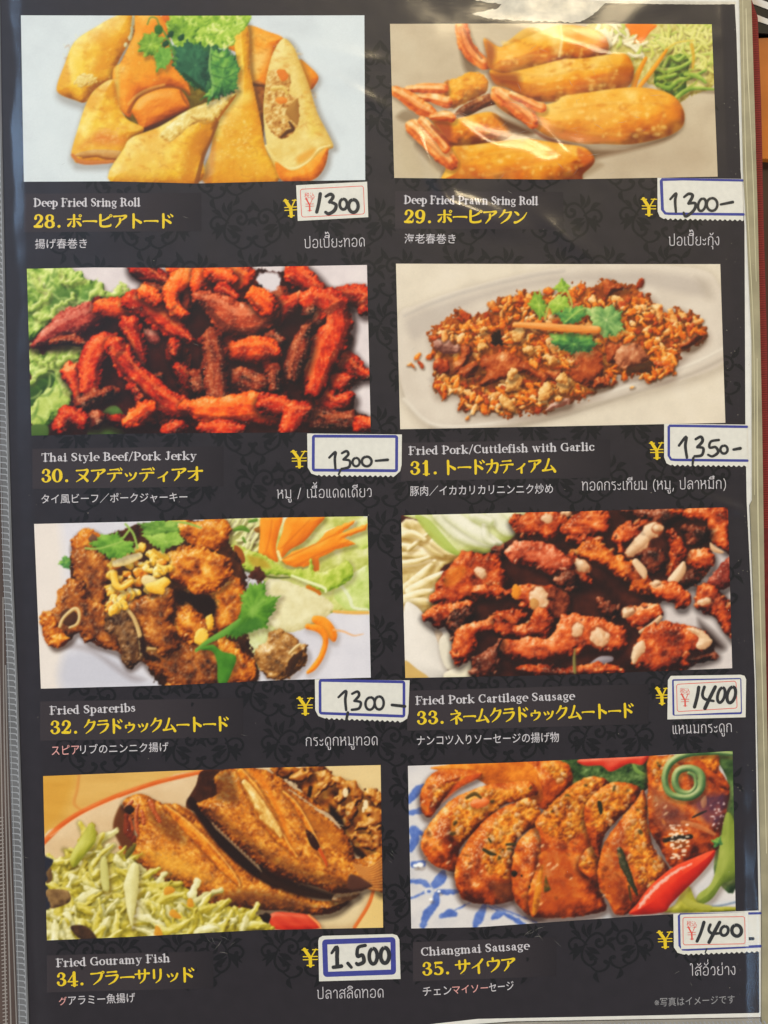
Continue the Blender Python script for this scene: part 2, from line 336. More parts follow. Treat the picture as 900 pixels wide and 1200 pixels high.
def picture_b():
    p = Print([(457,28),(640,27.5),(834,28.5)], [(462,208.5),(650,210.5),(841,207)], 380, 182, (212,194,172))
    p.tile(450,10)
    p.poly([(0,0),(1800,0),(1800,900),(0,900)], [(186,166,148),(206,188,170),(218,204,188)], dome=1, kl=0, tex=.3, ts=26, smooth=False)  # beige ground: the room's warm light is put into this ink
    p.veil([(40,560),(300,600),(400,860),(40,880)], (196,176,150), .6, 100)
    p.tile(640,10)
    p.veil([(300,690),(700,600),(860,640),(860,860),(100,870)], (182,160,142), .55, 120)
    p.veil([(160,690),(400,690),(660,610),(600,680),(330,750),(180,780)], (110,76,50), .8, 30)
    p.veil([(80,865),(220,760),(300,790),(180,865)], (150,124,98), .6, 24)
    p.begin('shredded_salad')
    p.poly([(230,70),(840,70),(850,300),(830,400),(720,440),(640,480),(560,400),(420,330),(300,190)], [(150,130,50),(196,180,90),(222,210,140),(238,230,180)], dome=30, t=.55, tex=.5, ts=5, bump=.6, rag=10)
    p.poly([(380,80),(550,80),(520,120),(480,170),(430,165)], [(230,96,4),(246,128,14),(250,150,40)], dome=14, t=.55)
    def cab(x,y):
        g=p.rng; a=g.rand()*3.1; l=24+34*g.rand(); c=[(206,186,140),(238,226,196),(248,242,224)] if x<520 else [(176,180,70),(216,214,110),(240,234,170)]
        if g.rand()<.25: c=[(140,160,50),(190,200,90),(226,226,150)]
        p.line([(x-l*np.cos(a),y-l*np.sin(a)*.8,6),(x,y+14*(g.rand()-.5),9),(x+l*np.cos(a+.5),y+l*np.sin(a+.5)*.8,5)], c, dome=9, t=.5+.3*g.rand(), shadow=.25, sblur=8, soff=(3,6))
    p.scatter([(240,75),(400,75),(430,170),(560,150),(560,80),(835,80),(845,290),(760,310),(700,230),(560,210),(470,260),(330,200)], 120, cab)
    p.poly([(560,290),(640,230),(720,250),(715,330),(700,400),(640,450),(590,410),(545,370)], [(40,70,20),(70,104,36),(120,150,56),(180,196,110)], dome=30, t=.4, tex=.6, ts=4, bump=.6, rag=12)
    for q in ([(545,300,9),(600,310,12),(660,300,10),(720,270,8)],[(560,380,10),(620,400,12),(660,360,12),(720,350,9),(800,310,7)],[(640,460,10),(690,420,12),(740,400,10),(840,405,6)],[(590,290,8),(620,240,8),(660,260,8),(690,240,8)],[(700,330,10),(760,340,12),(800,370,8)],[(560,350,8),(620,340,9),(650,330,8)]):
        p.line(q, [(60,100,26),(120,156,52),(180,200,90),(220,226,140)], dome=12, t=.45+.2*p.rng.rand(), shadow=.4, sblur=10, tex=.2)
    for k in range(22):
        x=500+250*p.rng.rand(); y=200+210*p.rng.rand()
        if p.rng.rand()<.5: p.line([(x,y,4),(x+30,y-18,5),(x+70*p.rng.rand(),y-40,3)], [(120,150,40),(190,200,90)], alpha=.8, dome=6)
    p.line([(430,430,14),(455,340,14),(500,250,9)], [(206,110,8),(238,150,24),(248,184,70)], dome=14, t=.5)
    p.line([(470,390,11),(540,300,11),(610,200,7)], [(214,116,8),(242,160,30),(250,196,80)], dome=14, t=.55, shadow=.3)
    p.line([(610,200,6),(660,170,5),(740,160,4)], [(210,180,60),(238,220,120)])
    p.line([(730,180,9),(740,240,8),(736,300,6)], [(210,150,30),(240,190,70)], alpha=.8)
    p.tile(450,10)
    p.veil([(370,210),(400,180),(480,290),(470,340),(400,330)], (120,96,76), .85, 30)
    p.veil([(50,540),(120,500),(240,600),(170,590),(90,580)], (140,116,92), .8, 24)
    p.veil([(140,680),(200,660),(340,850),(300,850),(180,740)], (150,126,104), .8, 20)
    p.begin('prawn_roll')
    shrimp_tail(p, [(388,90,28),(405,160,34),(430,215,34),(500,275,30)])
    p.line([(400,100,6),(440,180,7),(490,250,6)], [(120,40,14),(160,60,20)], alpha=.5)
    p.poly([(600,190),(640,150),(715,98),(790,110),(780,180)], [(190,120,30),(226,166,60),(244,204,120)], dome=30, t=.6)
    p.poly([(500,150),(560,185),(600,190),(700,150),(800,110),(890,82),(1020,95),(1100,130),(1130,200),(1080,245),(900,262),(700,310),(600,325),(530,300),(520,240)], AMB, kl=.85, tint=BT, lf=.22, soft=1.1, dome=110, t=.6, tex=.09, ts=7, ta=2, tang=-15, bump=.22, bs=5, edge=.06, shadow=.4)
    p.veil([(500,150),(570,190),(560,300),(510,300)], (150,60,10), .75, 30)
    p.veil([(820,150),(890,100),(910,240),(840,240)], (252,226,150), .55, 30)
    p.line([(888,90,6),(893,160,7),(880,240,6)], [(252,236,190),(253,240,200)], alpha=.6)
    p.begin('prawn_roll')
    p.poly([(300,380),(360,350),(440,318),(500,335),(525,390),(500,430),(420,470),(350,500),(300,480)], AMB, kl=.85, tint=BT, lf=.22, soft=1.1, dome=70, t=.52, tex=.2, ts=6, bump=.5, edge=.1, ew=16, rag=6)
    p.veil([(295,380),(330,360),(330,490),(300,470)], (150,54,10), .8, 16)
    shrimp_tail(p, [(120,405,12),(200,400,22),(300,405,22)])
    shrimp_tail(p, [(150,440,12),(230,450,20),(320,470,26)])
    p.poly([(350,545),(380,500),(450,460),(540,425),(580,470),(500,500),(420,540)], [(50,14,4),(96,34,10),(150,66,22),(200,110,50)], dome=24, t=.42, tex=.4, ts=3, ta=3, tang=-25, bump=.5, spec=.3, gl=1)
    p.begin('prawn_roll')
    p.poly([(530,310),(600,325),(700,305),(780,285),(900,255),(1000,250),(1100,235),(1200,225),(1240,260),(1255,330),(1220,395),(1100,420),(950,455),(800,470),(700,440),(620,400),(560,380)], AMB, kl=.85, tint=BT, lf=.22, soft=1.1, dome=110, t=.58, tex=.09, ts=7, ta=2, tang=-10, bump=.22, bs=5, edge=.08, shadow=.45, soff=(0,14))
    p.veil([(520,315),(680,310),(700,420),(600,400),(540,380)], (140,50,14), .75, 40)
    p.veil([(700,310),(880,270),(1000,290),(900,360),(740,390)], (250,214,130), .5, 50)
    p.veil([(1130,300),(1250,280),(1240,380),(1120,410)], (176,84,8), .55, 30)
    p.begin('prawn_roll')
    shrimp_tail(p, [(60,415,26),(120,450,32),(180,495,34),(240,525,24)])
    p.poly([(240,545),(330,560),(420,540),(540,520),(620,580),(660,620),(600,660),(500,680),(400,690),(320,680),(260,600)], AMB, kl=.85, tint=BT, lf=.22, soft=1.1, dome=70, t=.5, tex=.2, ts=6, bump=.4, edge=.2, ew=16)
    p.veil([(240,550),(340,560),(350,670),(300,660)], (160,54,10), .8, 24)
    p.veil([(540,520),(740,600),(760,640),(650,650),(590,590)], (84,38,10), .9, 26)
    shrimp_tail(p, [(240,545,14),(300,540,22),(340,550,18)])
    p.begin('prawn_roll')
    p.poly([(540,400),(580,395),(640,420),(760,480),(860,470),(900,440),(1000,425),(1180,400),(1310,398),(1440,430),(1500,500),(1505,580),(1460,625),(1380,655),(1240,682),(1100,680),(1000,680),(900,660),(820,640),(740,590),(640,540),(560,480)], AMB, kl=.85, tint=BT, lf=.22, soft=1.1, dome=130, t=.58, tex=.09, ts=7, ta=2, tang=-8, bump=.22, bs=5, edge=.06, shadow=.3, soff=(0,12), sblur=16)
    p.veil([(800,490),(1000,440),(1300,470),(1200,600),(900,620)], (248,204,112), .5, 80)
    p.veil([(1340,420),(1500,500),(1500,580),(1400,640),(1250,640),(1380,540)], (232,140,10), .7, 60)
    p.veil([(860,610),(1100,640),(1250,650),(1100,680),(900,670)], (216,120,50), .7, 20)
    shrimp_tail(p, [(575,430,34),(640,465,44),(700,510,44),(745,570,30)])
    shrimp_tail(p, [(640,430,14),(720,470,20),(790,500,22)])
    p.veil([(740,600),(830,640),(980,690),(900,700),(780,650)], (120,40,16), .7, 14)
    p.begin('prawn_roll')
    p.poly([(300,700),(400,690),(520,675),(700,655),(800,665),(900,680),(1010,700),(1058,765),(1000,830),(930,880),(340,880),(310,800)], AMB, kl=.85, tint=BT, lf=.22, soft=1.1, dome=110, t=.54, tex=.15, ts=8, ta=2, tang=-8, bump=.22, bs=5, edge=.12, shadow=.3, soff=(0,-10), sblur=16)
    p.veil([(980,690),(1058,765),(990,790),(960,730)], (206,90,20), .75, 18)
    p.veil([(340,700),(420,690),(420,860),(340,870)], (206,110,14), .5, 30)
    shrimp_tail(p, [(150,600,38),(200,640,42),(270,700,44),(330,770,36)])
    shrimp_tail(p, [(190,560,18),(250,620,22),(310,700,22)])
    p.line([(240,590,8),(300,650,9),(340,690,8)], [(110,24,4),(150,40,10)], alpha=.6)
    for q in ([(560,300),(700,250),(900,230),(1080,200)],[(640,320),(820,340),(1000,300),(1200,290)],[(780,420),(950,400),(1150,390)],[(760,560),(960,620),(1200,640),(1420,610)],[(880,520),(1100,480),(1400,480)],[(420,760),(640,720),(900,720)],[(500,850),(760,800),(1000,790)],[(1320,410),(1400,500),(1380,640)],[(930,110),(960,180),(930,250)],[(1120,250),(1160,320),(1130,400)]):
        p.line([(x,y,3) for x,y in q], [(190,100,14),(206,120,24)], alpha=.22, soft=3, own=False)
        p.line([(x,y-7,4) for x,y in q], [(252,214,130),(254,230,160)], alpha=.2, soft=3, own=False)
    for x0,y0,x1,y1,n in ((580,160,1080,280,70),(720,280,1180,420,70),(860,430,1420,650,110),(380,690,1000,840,80),(350,350,500,460,24),(330,550,560,660,26)):
        for k in range(n):
            x=x0+(x1-x0)*p.rng.rand(); y=y0+(y1-y0)*p.rng.rand(); r=p.rng.rand()
            if r<.6: p.dot(x,y,8+14*p.rng.rand(),7+9*p.rng.rand(),[(250,210,120),(253,226,160)],ang=-10+20*p.rng.rand(),alpha=.25+.25*p.rng.rand(),fade=8,dome=6,own=False)
            else: p.dot(x,y,8+24*p.rng.rand(),6+9*p.rng.rand(),[(196,100,8),(220,124,16)],ang=-30+50*p.rng.rand(),alpha=.35,fade=9,dome=6,own=False)
    p.finish(); return p
JRK = [(22,2,1),(96,8,1),(172,24,2),(214,44,4),(236,80,16),(252,160,90)]
JOR = [(50,7,1),(140,22,2),(210,52,3),(236,76,5),(248,108,16),(253,168,82)]
JBR = [(14,4,3),(52,10,4),(104,24,6),(144,40,12),(178,66,26),(216,120,66)]
LET = [(30,60,14),(74,112,34),(124,160,56),(176,204,96),(214,228,140),(240,246,200)]
def strip(p, pts, ramp=JRK, **k):
    p.begin(k.pop('reg','jerky_strip')); quiet = k.pop('quiet', False)
    d = dict(dome=46, h=1.0, t=.5, kl=.9, tex=.24, ts=2.4, ta=4, tang='auto', bump=.55, bs=9, spec=.3, sp=16, gl=1, shadow=.85, scol=(22,4,2), soff=(8,16), sblur=36, rag=7, rs=2.6, warp=15, ws=10, edge=.2, ew=9, lf=.3, ls=13, soft=1)
    d.update(k); d['t'] += .02; p.line(pts, ramp, **d)
    if quiet: return
    g = p.rng; q = spline(np.array(pts, float), 5, False) if len(pts) > 2 else np.array([np.array(pts[0]) + (np.array(pts[1]) - np.array(pts[0])) * t for t in np.linspace(0, 1, 7)])
    D = np.gradient(q[:, :2], axis=0); D /= np.hypot(D[:, 0], D[:, 1])[:, None] + 1e-6; N = np.stack([-D[:, 1], D[:, 0]], 1)
    N *= np.where((N @ np.array([-.54, -.84])) < 0, -1, 1)[:, None]
    lit = q[:, :2] + N * q[:, 2:3] * .42; drk = q[:, :2] - N * q[:, 2:3] * .62
    p.line([(x, y, max(r * .2, 4)) for (x, y), r in zip(lit, q[:, 2])], [ramp[-2], ramp[-1]], alpha=.62, fade=4, rag=12, rs=2.4, own=False, smooth=False, kl=0, t=.4, tex=.5, ts=3)
    p.line([(x, y, max(r * .26, 4)) for (x, y), r in zip(drk, q[:, 2])], [ramp[0], ramp[1]], alpha=.55, fade=8, rag=8, own=False, smooth=False, kl=0)
    for m in range(len(q)):
        for s in range(int(max(q[m, 2], 16) * (.34 if ramp is JBR else .16))):
            o = q[m, :2] + N[m] * q[m, 2] * (g.rand() * 1.5 - .6) + D[m] * 16 * (g.rand() - .5)
            p.dot(o[0], o[1], 2 + 2.6 * g.rand(), 2.2, [(250,160,110),(255,214,180)], alpha=.15 + .4 * g.rand(), dome=3, soft=1.1, own=False)
def frill(p, pts, **k):
    d = dict(dome=34, t=.52, kl=.6, tex=.35, ts=6, bump=1.0, bs=5, rag=26, rs=6, shadow=.4, lf=.35); d.update(k)
    p.poly(pts, LET, **d)
def ruffle(p, pts, r=9):
    g=p.rng; q=spline(np.array(pts,float),6,False)
    q=[(x+r*.9*(g.rand()-.5)*2, y+r*.9*(g.rand()-.5)*2, r*(.5+.7*g.rand())) for x,y in q]
    p.line(q, [(110,146,50),(170,196,84),(210,224,130),(236,242,190)], alpha=.9, dome=16, t=.55, kl=.7, bump=.6, warp=8, shadow=.3, sblur=14, soft=1.2, smooth=False)
def picture_c():
    p = Print([(31.5,315),(110,313.5),(230,314),(430,310.5)], [(37,510.5),(160,508),(300,507),(434.5,506.5)], 402, 197, (216,208,214))
    p.tile(25,305)
    p.poly([(0,0),(1800,0),(1800,900),(0,900)], [(196,188,194),(222,214,218),(232,226,228)], dome=1, kl=0, tex=.3, ts=20, smooth=False)
    p.poly([(60,350),(480,200),(700,120),(860,60),(1300,60),(1560,200),(1620,560),(1640,760),(1740,790),(1750,900),(60,900)], [(24,8,5),(52,14,8),(92,24,12)], dome=10, kl=0, tex=.5, ts=14, rag=20)
    p.begin('lettuce')
    frill(p, [(20,40),(250,40),(320,90),(400,120),(430,160),(500,130),(560,190),(420,230),(330,240),(240,290),(190,300),(60,400),(20,420)], t=.5)
    p.veil([(120,170),(220,110),(330,220),(230,260),(130,270)], (60,100,44), .6, 40)
    p.veil([(300,130),(400,140),(380,220),(280,230)], (90,140,60), .6, 30)
    def fold(x,y):
        a=p.rng.rand()*3.1; l=16+34*p.rng.rand(); dk=p.rng.rand()<.5
        p.line([(x-l*np.cos(a),y-l*np.sin(a),3),(x,y+8*(p.rng.rand()-.5),7),(x+l*np.cos(a+.6),y+l*np.sin(a+.6),3)], [(60,100,30),(96,140,46)] if dk else [(190,214,110),(228,238,170)], alpha=.5, soft=2, dome=8, kl=.3)
    p.scatter([(30,60),(240,50),(420,150),(330,220),(200,290),(60,380)],46,fold)
    for q in ([(30,250),(90,210),(130,170),(90,130),(60,80)],[(140,290),(180,240),(220,210),(265,170)],[(60,270),(110,290),(170,290),(190,320)],[(330,220),(390,130),(400,190)],[(490,170),(500,120),(530,150)],[(190,60),(230,110),(300,90)]): ruffle(p,q,12)
    frill(p, [(45,430),(110,480),(160,420),(240,405),(320,430),(300,500),(260,540),(240,620),(250,700),(200,800),(110,830),(50,830),(45,640)], t=.5)
    p.poly([(50,600),(150,550),(170,600),(120,680),(50,740)], [(30,56,18),(46,80,26),(66,104,34)], dome=40, t=.5, tex=.3)
    p.poly([(50,740),(140,640),(230,660),(240,720),(160,760),(120,820),(60,830)], [(110,150,50),(180,200,96),(220,232,150)], dome=40, t=.6, tex=.25, rag=10)
    p.scatter([(50,460),(160,430),(300,440),(240,540),(230,680),(110,810),(60,800)],36,fold)
    for q in ([(45,600),(90,570),(130,540),(80,500),(60,450)],[(160,540),(150,480),(200,430),(240,410)],[(190,520),(230,480),(290,440),(310,480),(280,520)],[(230,620),(250,660),(210,640)]): ruffle(p,q,11)
    p.poly([(330,880),(430,740),(500,750),(530,870)], [(40,70,24),(76,110,44),(120,150,66)], dome=30, t=.5, tex=.25, ts=10, ta=3, tang=-50)
    p.poly([(50,830),(130,830),(130,885),(50,885)], [(50,80,26),(90,120,50)], t=.5)
    S=lambda pts,**k: strip(p,pts,k.pop('ramp',JRK),**k)
    for k in range(30):
        x=360+1240*p.rng.rand(); y=120+720*p.rng.rand(); a=p.rng.rand()*3.1; l=50+70*p.rng.rand()
        S([(x-l*np.cos(a),y-l*np.sin(a),24),(x+10,y+8,40),(x+l*np.cos(a),y+l*np.sin(a),26)], ramp=JBR if p.rng.rand()<.6 else JRK, t=.2+.16*p.rng.rand(), reg=None, spec=.1, quiet=True)
    S([(590,30,60),(680,90,44),(740,110,30)], t=.3)
    S([(640,150,40),(720,150,30)], ramp=JBR, t=.4)
    S([(770,40,40),(850,60,40)], ramp=JOR, t=.5)
    S([(60,425,16),(140,380,50),(240,320,70),(340,280,66),(400,260,40)], t=.42, ramp=[(30,4,4),(96,16,12),(150,34,26),(190,62,44),(216,100,76),(244,176,150)])
    S([(150,410,20),(240,400,30),(330,420,14)], ramp=JBR, t=.4)
    S([(395,230,40),(470,240,54),(560,240,56)], ramp=JOR, t=.56)
    S([(590,360,26),(660,380,34)], t=.55, ramp=[(80,20,14),(160,60,50),(206,110,90),(240,170,150)])
    S([(560,210,56),(640,230,66),(720,310,58),(800,370,40),(850,400,16)], ramp=JRK, t=.55)
    S([(620,160,40),(680,200,40)], ramp=JOR, t=.6)
    S([(770,420,40),(775,470,34)], t=.45)
    S([(790,540,30),(850,600,44),(900,640,40)], t=.4)
    S([(560,620,30),(700,580,20)], ramp=JBR, t=.25)
    S([(545,330,52),(580,420,46),(600,500,36),(610,530,20)], t=.5)
    S([(860,70,60),(780,120,50),(755,180,42),(770,240,40),(810,270,30)], ramp=JOR, t=.62)
    S([(400,690,30),(470,660,30)], ramp=JBR, t=.5)
    S([(250,560,54),(290,640,40),(290,700,26)], ramp=JRK, t=.58)
    S([(340,640,50),(350,520,60),(390,440,66),(460,420,60),(520,480,52)], t=.58)
    S([(470,430,56),(530,520,60),(620,620,64),(720,700,66),(800,740,56),(900,760,44)], t=.56)
    S([(600,690,26),(560,640,30)], t=.4)
    S([(530,810,30),(580,780,44),(630,740,44)], ramp=JOR, t=.52)
    S([(300,720,44),(340,700,40),(430,660,30)], ramp=JBR, t=.5)
    S([(370,800,48),(390,790,40)], ramp=JBR, t=.5)
    S([(200,840,44),(240,780,50),(300,810,44)], ramp=JRK, t=.42)
    S([(740,850,40),(800,830,34)], ramp=JRK, t=.5)
    p.tile(230,305)
    S([(500,60,60),(560,110,60),(620,150,40)], t=.5)
    S([(660,190,34),(760,180,56),(840,190,60),(850,240,40)], t=.45)
    S([(340,190,60),(420,190,70)], ramp=JBR, t=.5)
    S([(230,90,70),(180,60,60)], ramp=JOR, t=.45)
    S([(30,80,70),(0,120,40)], ramp=JOR, t=.5)
    S([(80,60,44),(130,80,50),(170,90,40)], ramp=JOR, t=.55)
    S([(130,150,40),(190,190,30)], t=.5)
    S([(380,270,70),(460,230,56),(520,190,36)], t=.48)
    S([(730,470,50),(780,540,56),(850,570,30),(866,585,10)], t=.5)
    S([(770,600,34),(720,620,50)], t=.42)
    S([(620,650,50),(680,720,60),(760,700,40)], t=.4)
    S([(590,200,70),(680,230,84),(710,330,80),(650,450,90),(610,560,74),(590,650,50)], t=.55)
    S([(610,290,44),(600,310,30)], ramp=JRK, t=.36, shadow=0)
    S([(560,330,26),(530,420,52),(500,520,56),(480,590,40)], ramp=JBR, t=.45)
    S([(560,260,30),(590,240,20)], ramp=JBR, t=.2)
    S([(20,190,40),(90,220,64),(180,290,90),(270,300,90),(350,270,66),(380,230,40)], ramp=[(30,8,4),(90,22,8),(150,44,16),(196,70,30),(226,110,60),(248,180,140)], t=.5)
    S([(290,170,46),(350,220,60)], ramp=JOR, t=.55)
    S([(390,400,50),(420,410,30)], ramp=JBR, t=.45)
    S([(180,440,40),(200,480,30)], ramp=JBR, t=.45)
    S([(200,450,50),(280,450,66),(350,440,60),(395,460,36)], ramp=JOR, t=.52)
    S([(230,590,60),(300,620,60),(400,600,40)], ramp=JBR, t=.5)
    S([(390,560,40),(400,640,30)], ramp=JBR, t=.4)
    S([(0,590,50),(20,640,40)], ramp=JBR, t=.42)
    S([(80,400,58),(95,500,66),(100,600,64),(110,680,58)], ramp=JBR, t=.56)
    S([(600,800,60),(700,810,60),(780,800,50)], ramp=JBR, t=.36)
    S([(830,820,50),(880,830,40)], t=.5)
    S([(-60,730,30),(30,750,58),(140,755,72),(260,740,80),(360,760,66),(440,780,40)], ramp=JOR, t=.58)
    S([(340,720,50),(420,730,60),(470,740,40)], ramp=JRK, t=.45)
    S([(460,850,44),(500,770,60),(540,760,40),(580,745,16)], ramp=JRK, t=.5)
    S([(40,850,40),(150,850,56),(230,850,30)], ramp=JRK, t=.45)
    p.begin(None)
    p.poly([(320,60),(420,66),(420,140),(380,166),(330,130),(296,100)], [(206,200,208),(230,226,232)], dome=6, kl=0, rag=10, fade=10, warp=10)
    p.finish(); return p
CR1 = [(90,20,4),(160,50,4),(214,88,8),(234,120,20),(246,162,60),(253,216,146)]
CR2 = [(130,46,8),(200,98,26),(232,150,66),(248,198,124),(253,228,180)]
CR3 = [(60,14,4),(120,30,6),(180,58,12),(212,90,28),(236,150,90)]
PORK = [(50,14,4),(104,32,8),(158,56,14),(192,82,26),(220,122,56),(244,186,124)]
def picture_d():
    p = Print([(464,309),(660,309.5),(844,309.5)], [(469,503),(660,499.5),(850,495.5)], 384, 194, (226,212,192))
    p.tile(460,300)
    p.poly([(0,0),(1800,0),(1800,900),(0,900)], [(206,192,172),(228,214,192),(236,224,206)], dome=1, kl=0, tex=.22, ts=24, smooth=False)  # ground ink tinted with the warm light from the upper right
    p.begin('serving_plate')
    PL = [(30,300),(120,245),(300,180),(560,110),(800,62),(1000,42),(1300,44),(1560,70),(1640,150),(1670,300),(1680,520),(1400,640),(1000,740),(800,800),(560,850),(300,870),(180,840),(80,740),(30,560)]
    p.poly(PL, [(176,160,144),(206,190,172),(222,208,190),(234,222,206)], dome=70, h=.5, t=.58, kl=.4, tex=.08, ts=20, shadow=.18, soff=(0,20), sblur=50)
    p.veil([(60,300),(300,200),(800,80),(1300,60),(1560,110),(1560,220),(1200,160),(800,160),(400,260),(160,420),(80,420)], (184,170,158), .55, 40)
    p.veil([(1500,90),(1600,110),(1640,220),(1560,230)], (180,164,146), .5, 40)
    p.veil([(160,620),(400,760),(800,760),(1300,640),(1500,520),(1300,500),(700,650),(300,600)], (178,162,150), .55, 50)
    p.line([(60,720,10),(180,835,9),(330,858,9),(560,830,9),(860,755,10),(1200,650,10),(1500,545,9),(1690,450,7)], [(196,180,162),(240,230,214)], t=.75, dome=10, soft=3, alpha=.8)
    p.line([(190,862,8),(330,884,9),(560,862,9),(860,800,9),(1200,690,9),(1500,590,8),(1690,500,7)], [(150,134,118),(176,160,142)], alpha=.45, soft=4, dome=10)
    p.line([(60,300,6),(200,236,8),(420,165,9),(700,100,9),(860,76,7)], [(176,164,154),(190,178,166)], alpha=.55, soft=4)
    p.begin('fried_garlic')
    g=p.rng
    MS = [(195,370),(340,280),(420,310),(530,230),(560,205),(800,170),(1000,150),(1060,120),(1180,150),(1300,200),(1340,280),(1440,260),(1540,330),(1575,400),(1500,460),(1420,540),(1400,600),(1300,620),(1150,600),(1000,690),(850,760),(700,790),(560,790),(350,770),(330,690),(220,690),(210,560),(200,450)]
    p.poly(MS, [(100,36,6),(166,70,14),(214,116,36)], dome=40, t=.42, tex=.6, ts=5, rag=40, rs=5, warp=20, shadow=.4, soff=(6,22), sblur=40, scol=(110,80,60))
    def crumb(x,y):
        r=g.rand(); rp = CR1 if r<.6 else CR2 if r<.78 else CR3
        p.flake(x,y,12+20*g.rand()**1.5, rp, dome=14, t=.34+.34*g.rand(), kl=.55, tex=.25, ts=3, bump=.4, bs=2.5, asp=.35+.4*g.rand(), shadow=.5, sblur=10, soff=(3,7), rag=5, rs=2)
    p.scatter(MS, 420, crumb)
    # stray crumbs
    for x,y in ((85,545),(105,555),(140,545),(125,508),(185,505),(375,815),(1240,140+0),(1110,640),(1200,660),(1060,640),(1085,645)):
        crumb(x,y)
    def meat(pts, **k):
        p.begin('pork_piece'); d=dict(dome=50, t=.5, kl=.7, tex=.2, ts=5, bump=.5, bs=4, warp=14, rag=6, lf=.3, ls=12, shadow=.6, sblur=24, spec=.2, gl=1, edge=.1); d.update(k)
        p.poly(pts, d.pop('ramp',PORK), **d)
    meat([(210,425),(250,410),(320,440),(335,465),(290,490),(220,470)], ramp=[(90,40,30),(150,90,70),(200,140,116),(236,200,180)])
    meat([(1060,130),(1085,115),(1140,145),(1180,160),(1120,185),(1075,200)])
    meat([(540,215),(600,205),(700,210),(690,250),(560,250)], ramp=CR1, t=.45)
    meat([(350,460),(395,455),(390,530),(330,590),(300,600),(275,580),(300,530),(340,520)], t=.52)
    meat([(310,590),(340,570),(400,530),(435,550),(410,600),(370,615)], t=.5)
    meat([(210,530),(280,520),(290,580),(230,590)], ramp=CR3, t=.45)
    meat([(445,510),(500,490),(580,490),(640,520),(720,560),(770,600),(760,630),(690,600),(640,590),(580,610),(530,640),(440,650),(470,590),(440,570)], t=.52)
    meat([(780,580),(850,570),(840,640),(790,620)], t=.42)
    meat([(890,510),(930,470),(1000,460),(1050,490),(1060,550),(1050,620),(1000,660),(930,640),(890,580)], t=.44)
    meat([(1030,600),(1090,640),(1060,660),(1000,665)], t=.42)
    meat([(1070,430),(1150,440),(1140,520),(1080,530)], t=.42)
    meat([(1120,480),(1180,440),(1240,450),(1290,510),(1240,545),(1190,550),(1130,560)], ramp=[(70,26,12),(140,66,34),(190,104,60),(222,150,100),(246,206,160)], t=.52)
    meat([(1300,250),(1350,260),(1360,350),(1330,340)], ramp=CR2, t=.5)
    meat([(1450,460),(1480,390),(1540,370),(1560,410),(1510,460)], ramp=PORK, t=.55)
    meat([(770,775),(830,720),(890,710),(885,745),(830,760)], ramp=[(120,60,40),(180,120,96),(216,164,140),(240,210,190)], t=.55)
    p.poly([(490,390),(540,380),(560,440),(500,440)], [(20,8,6),(40,20,10)], rag=20)
    p.poly([(1190,560),(1320,520),(1330,580),(1200,590)], [(30,14,8),(80,46,24)], rag=20, alpha=.8)
    p.begin('fried_garlic')
    def crumb2(x,y):
        r=g.rand(); rp = CR1 if r<.66 else CR2 if r<.86 else CR3
        p.flake(x,y,14+22*g.rand()**1.5, rp, dome=14, t=.42+.36*g.rand(), kl=.55, tex=.25, ts=3, bump=.4, bs=2.5, asp=.3+.4*g.rand(), shadow=.55, sblur=10, soff=(3,7), rag=5, rs=2)
    for reg,n in (([(200,370),(450,330),(480,430),(400,440),(330,420),(260,420)],40), ([(540,220),(900,200),(1300,220),(1330,330),(1380,420),(1220,420),(900,420),(700,460),(560,440)],230), ([(640,440),(900,430),(910,540),(860,560),(700,540)],60), ([(220,610),(350,620),(330,700),(230,690)],26), ([(330,690),(600,650),(900,640),(990,680),(780,740),(560,780),(350,770)],110), ([(1380,260),(1540,330),(1560,400),(1380,400)],44), ([(1260,420),(1420,470),(1400,600),(1280,620),(1330,540)],56), ([(1080,560),(1180,600),(1080,640)],6)):
        p.scatter(reg, n, crumb2)
    for x,y,r in ((600,640,46),(600,590,30),(765,690,56),(570,740,46),(640,400,46),(870,640,50),(685,470,30),(455,370,30),(450,455,34),(850,620,34),(800,520,34)):
        p.flake(x,y,r,[(150,80,20),(214,140,60),(242,190,110),(252,226,170)], dome=24, t=.58, kl=.7, tex=.3, ts=3, bump=.6, shadow=.6, sblur=16, rag=10)
    p.begin('coriander_sprig')
    cilantro(p, [(790,390),(900,385),(1000,400),(1030,440),(990,490),(950,480),(900,490),(850,470),(800,440)], GRN, t=.5, shadow=.4)
    cilantro(p, [(680,240),(715,185),(740,180),(775,250),(765,310),(740,320)], LGRN, t=.4)
    cilantro(p, [(780,240),(830,195),(880,205),(890,260),(800,300)], LGRN, t=.5, shadow=.4)
    cilantro(p, [(805,165),(850,115),(890,150),(880,180),(840,185)], LGRN, t=.42)
    cilantro(p, [(820,290),(870,260),(950,250),(980,290),(930,335),(860,345)], GRN, t=.6, shadow=.4)
    cilantro(p, [(960,260),(1020,255),(1100,250),(1150,280),(1160,370),(1120,400),(1060,410),(1010,350)], [(50,100,44),(96,144,74),(150,186,100),(210,220,140),(240,236,170)], t=.48, shadow=.3)
    for q in ([(765,320,5),(790,240,5),(840,200,5),(870,170,4)],[(870,330,4),(930,280,4),(970,260,4)],[(880,180,5),(900,240,5),(890,280,4)]): p.line(q, [(150,180,70),(206,220,120)], dome=6, alpha=.8)
    p.begin('carrot_stick')
    p.line([(615,345,13),(720,350,17),(860,362,19),(1028,370,19)], [(160,70,14),(220,120,34),(244,160,70),(250,196,120)], dome=18, t=.58, tex=.2, ts=3, ta=6, tang=4, shadow=.5, sblur=18, spec=.2)
    p.finish(); return p
RIB = [(36,12,3),(88,34,6),(144,64,10),(188,96,18),(222,138,44),(248,196,110)]
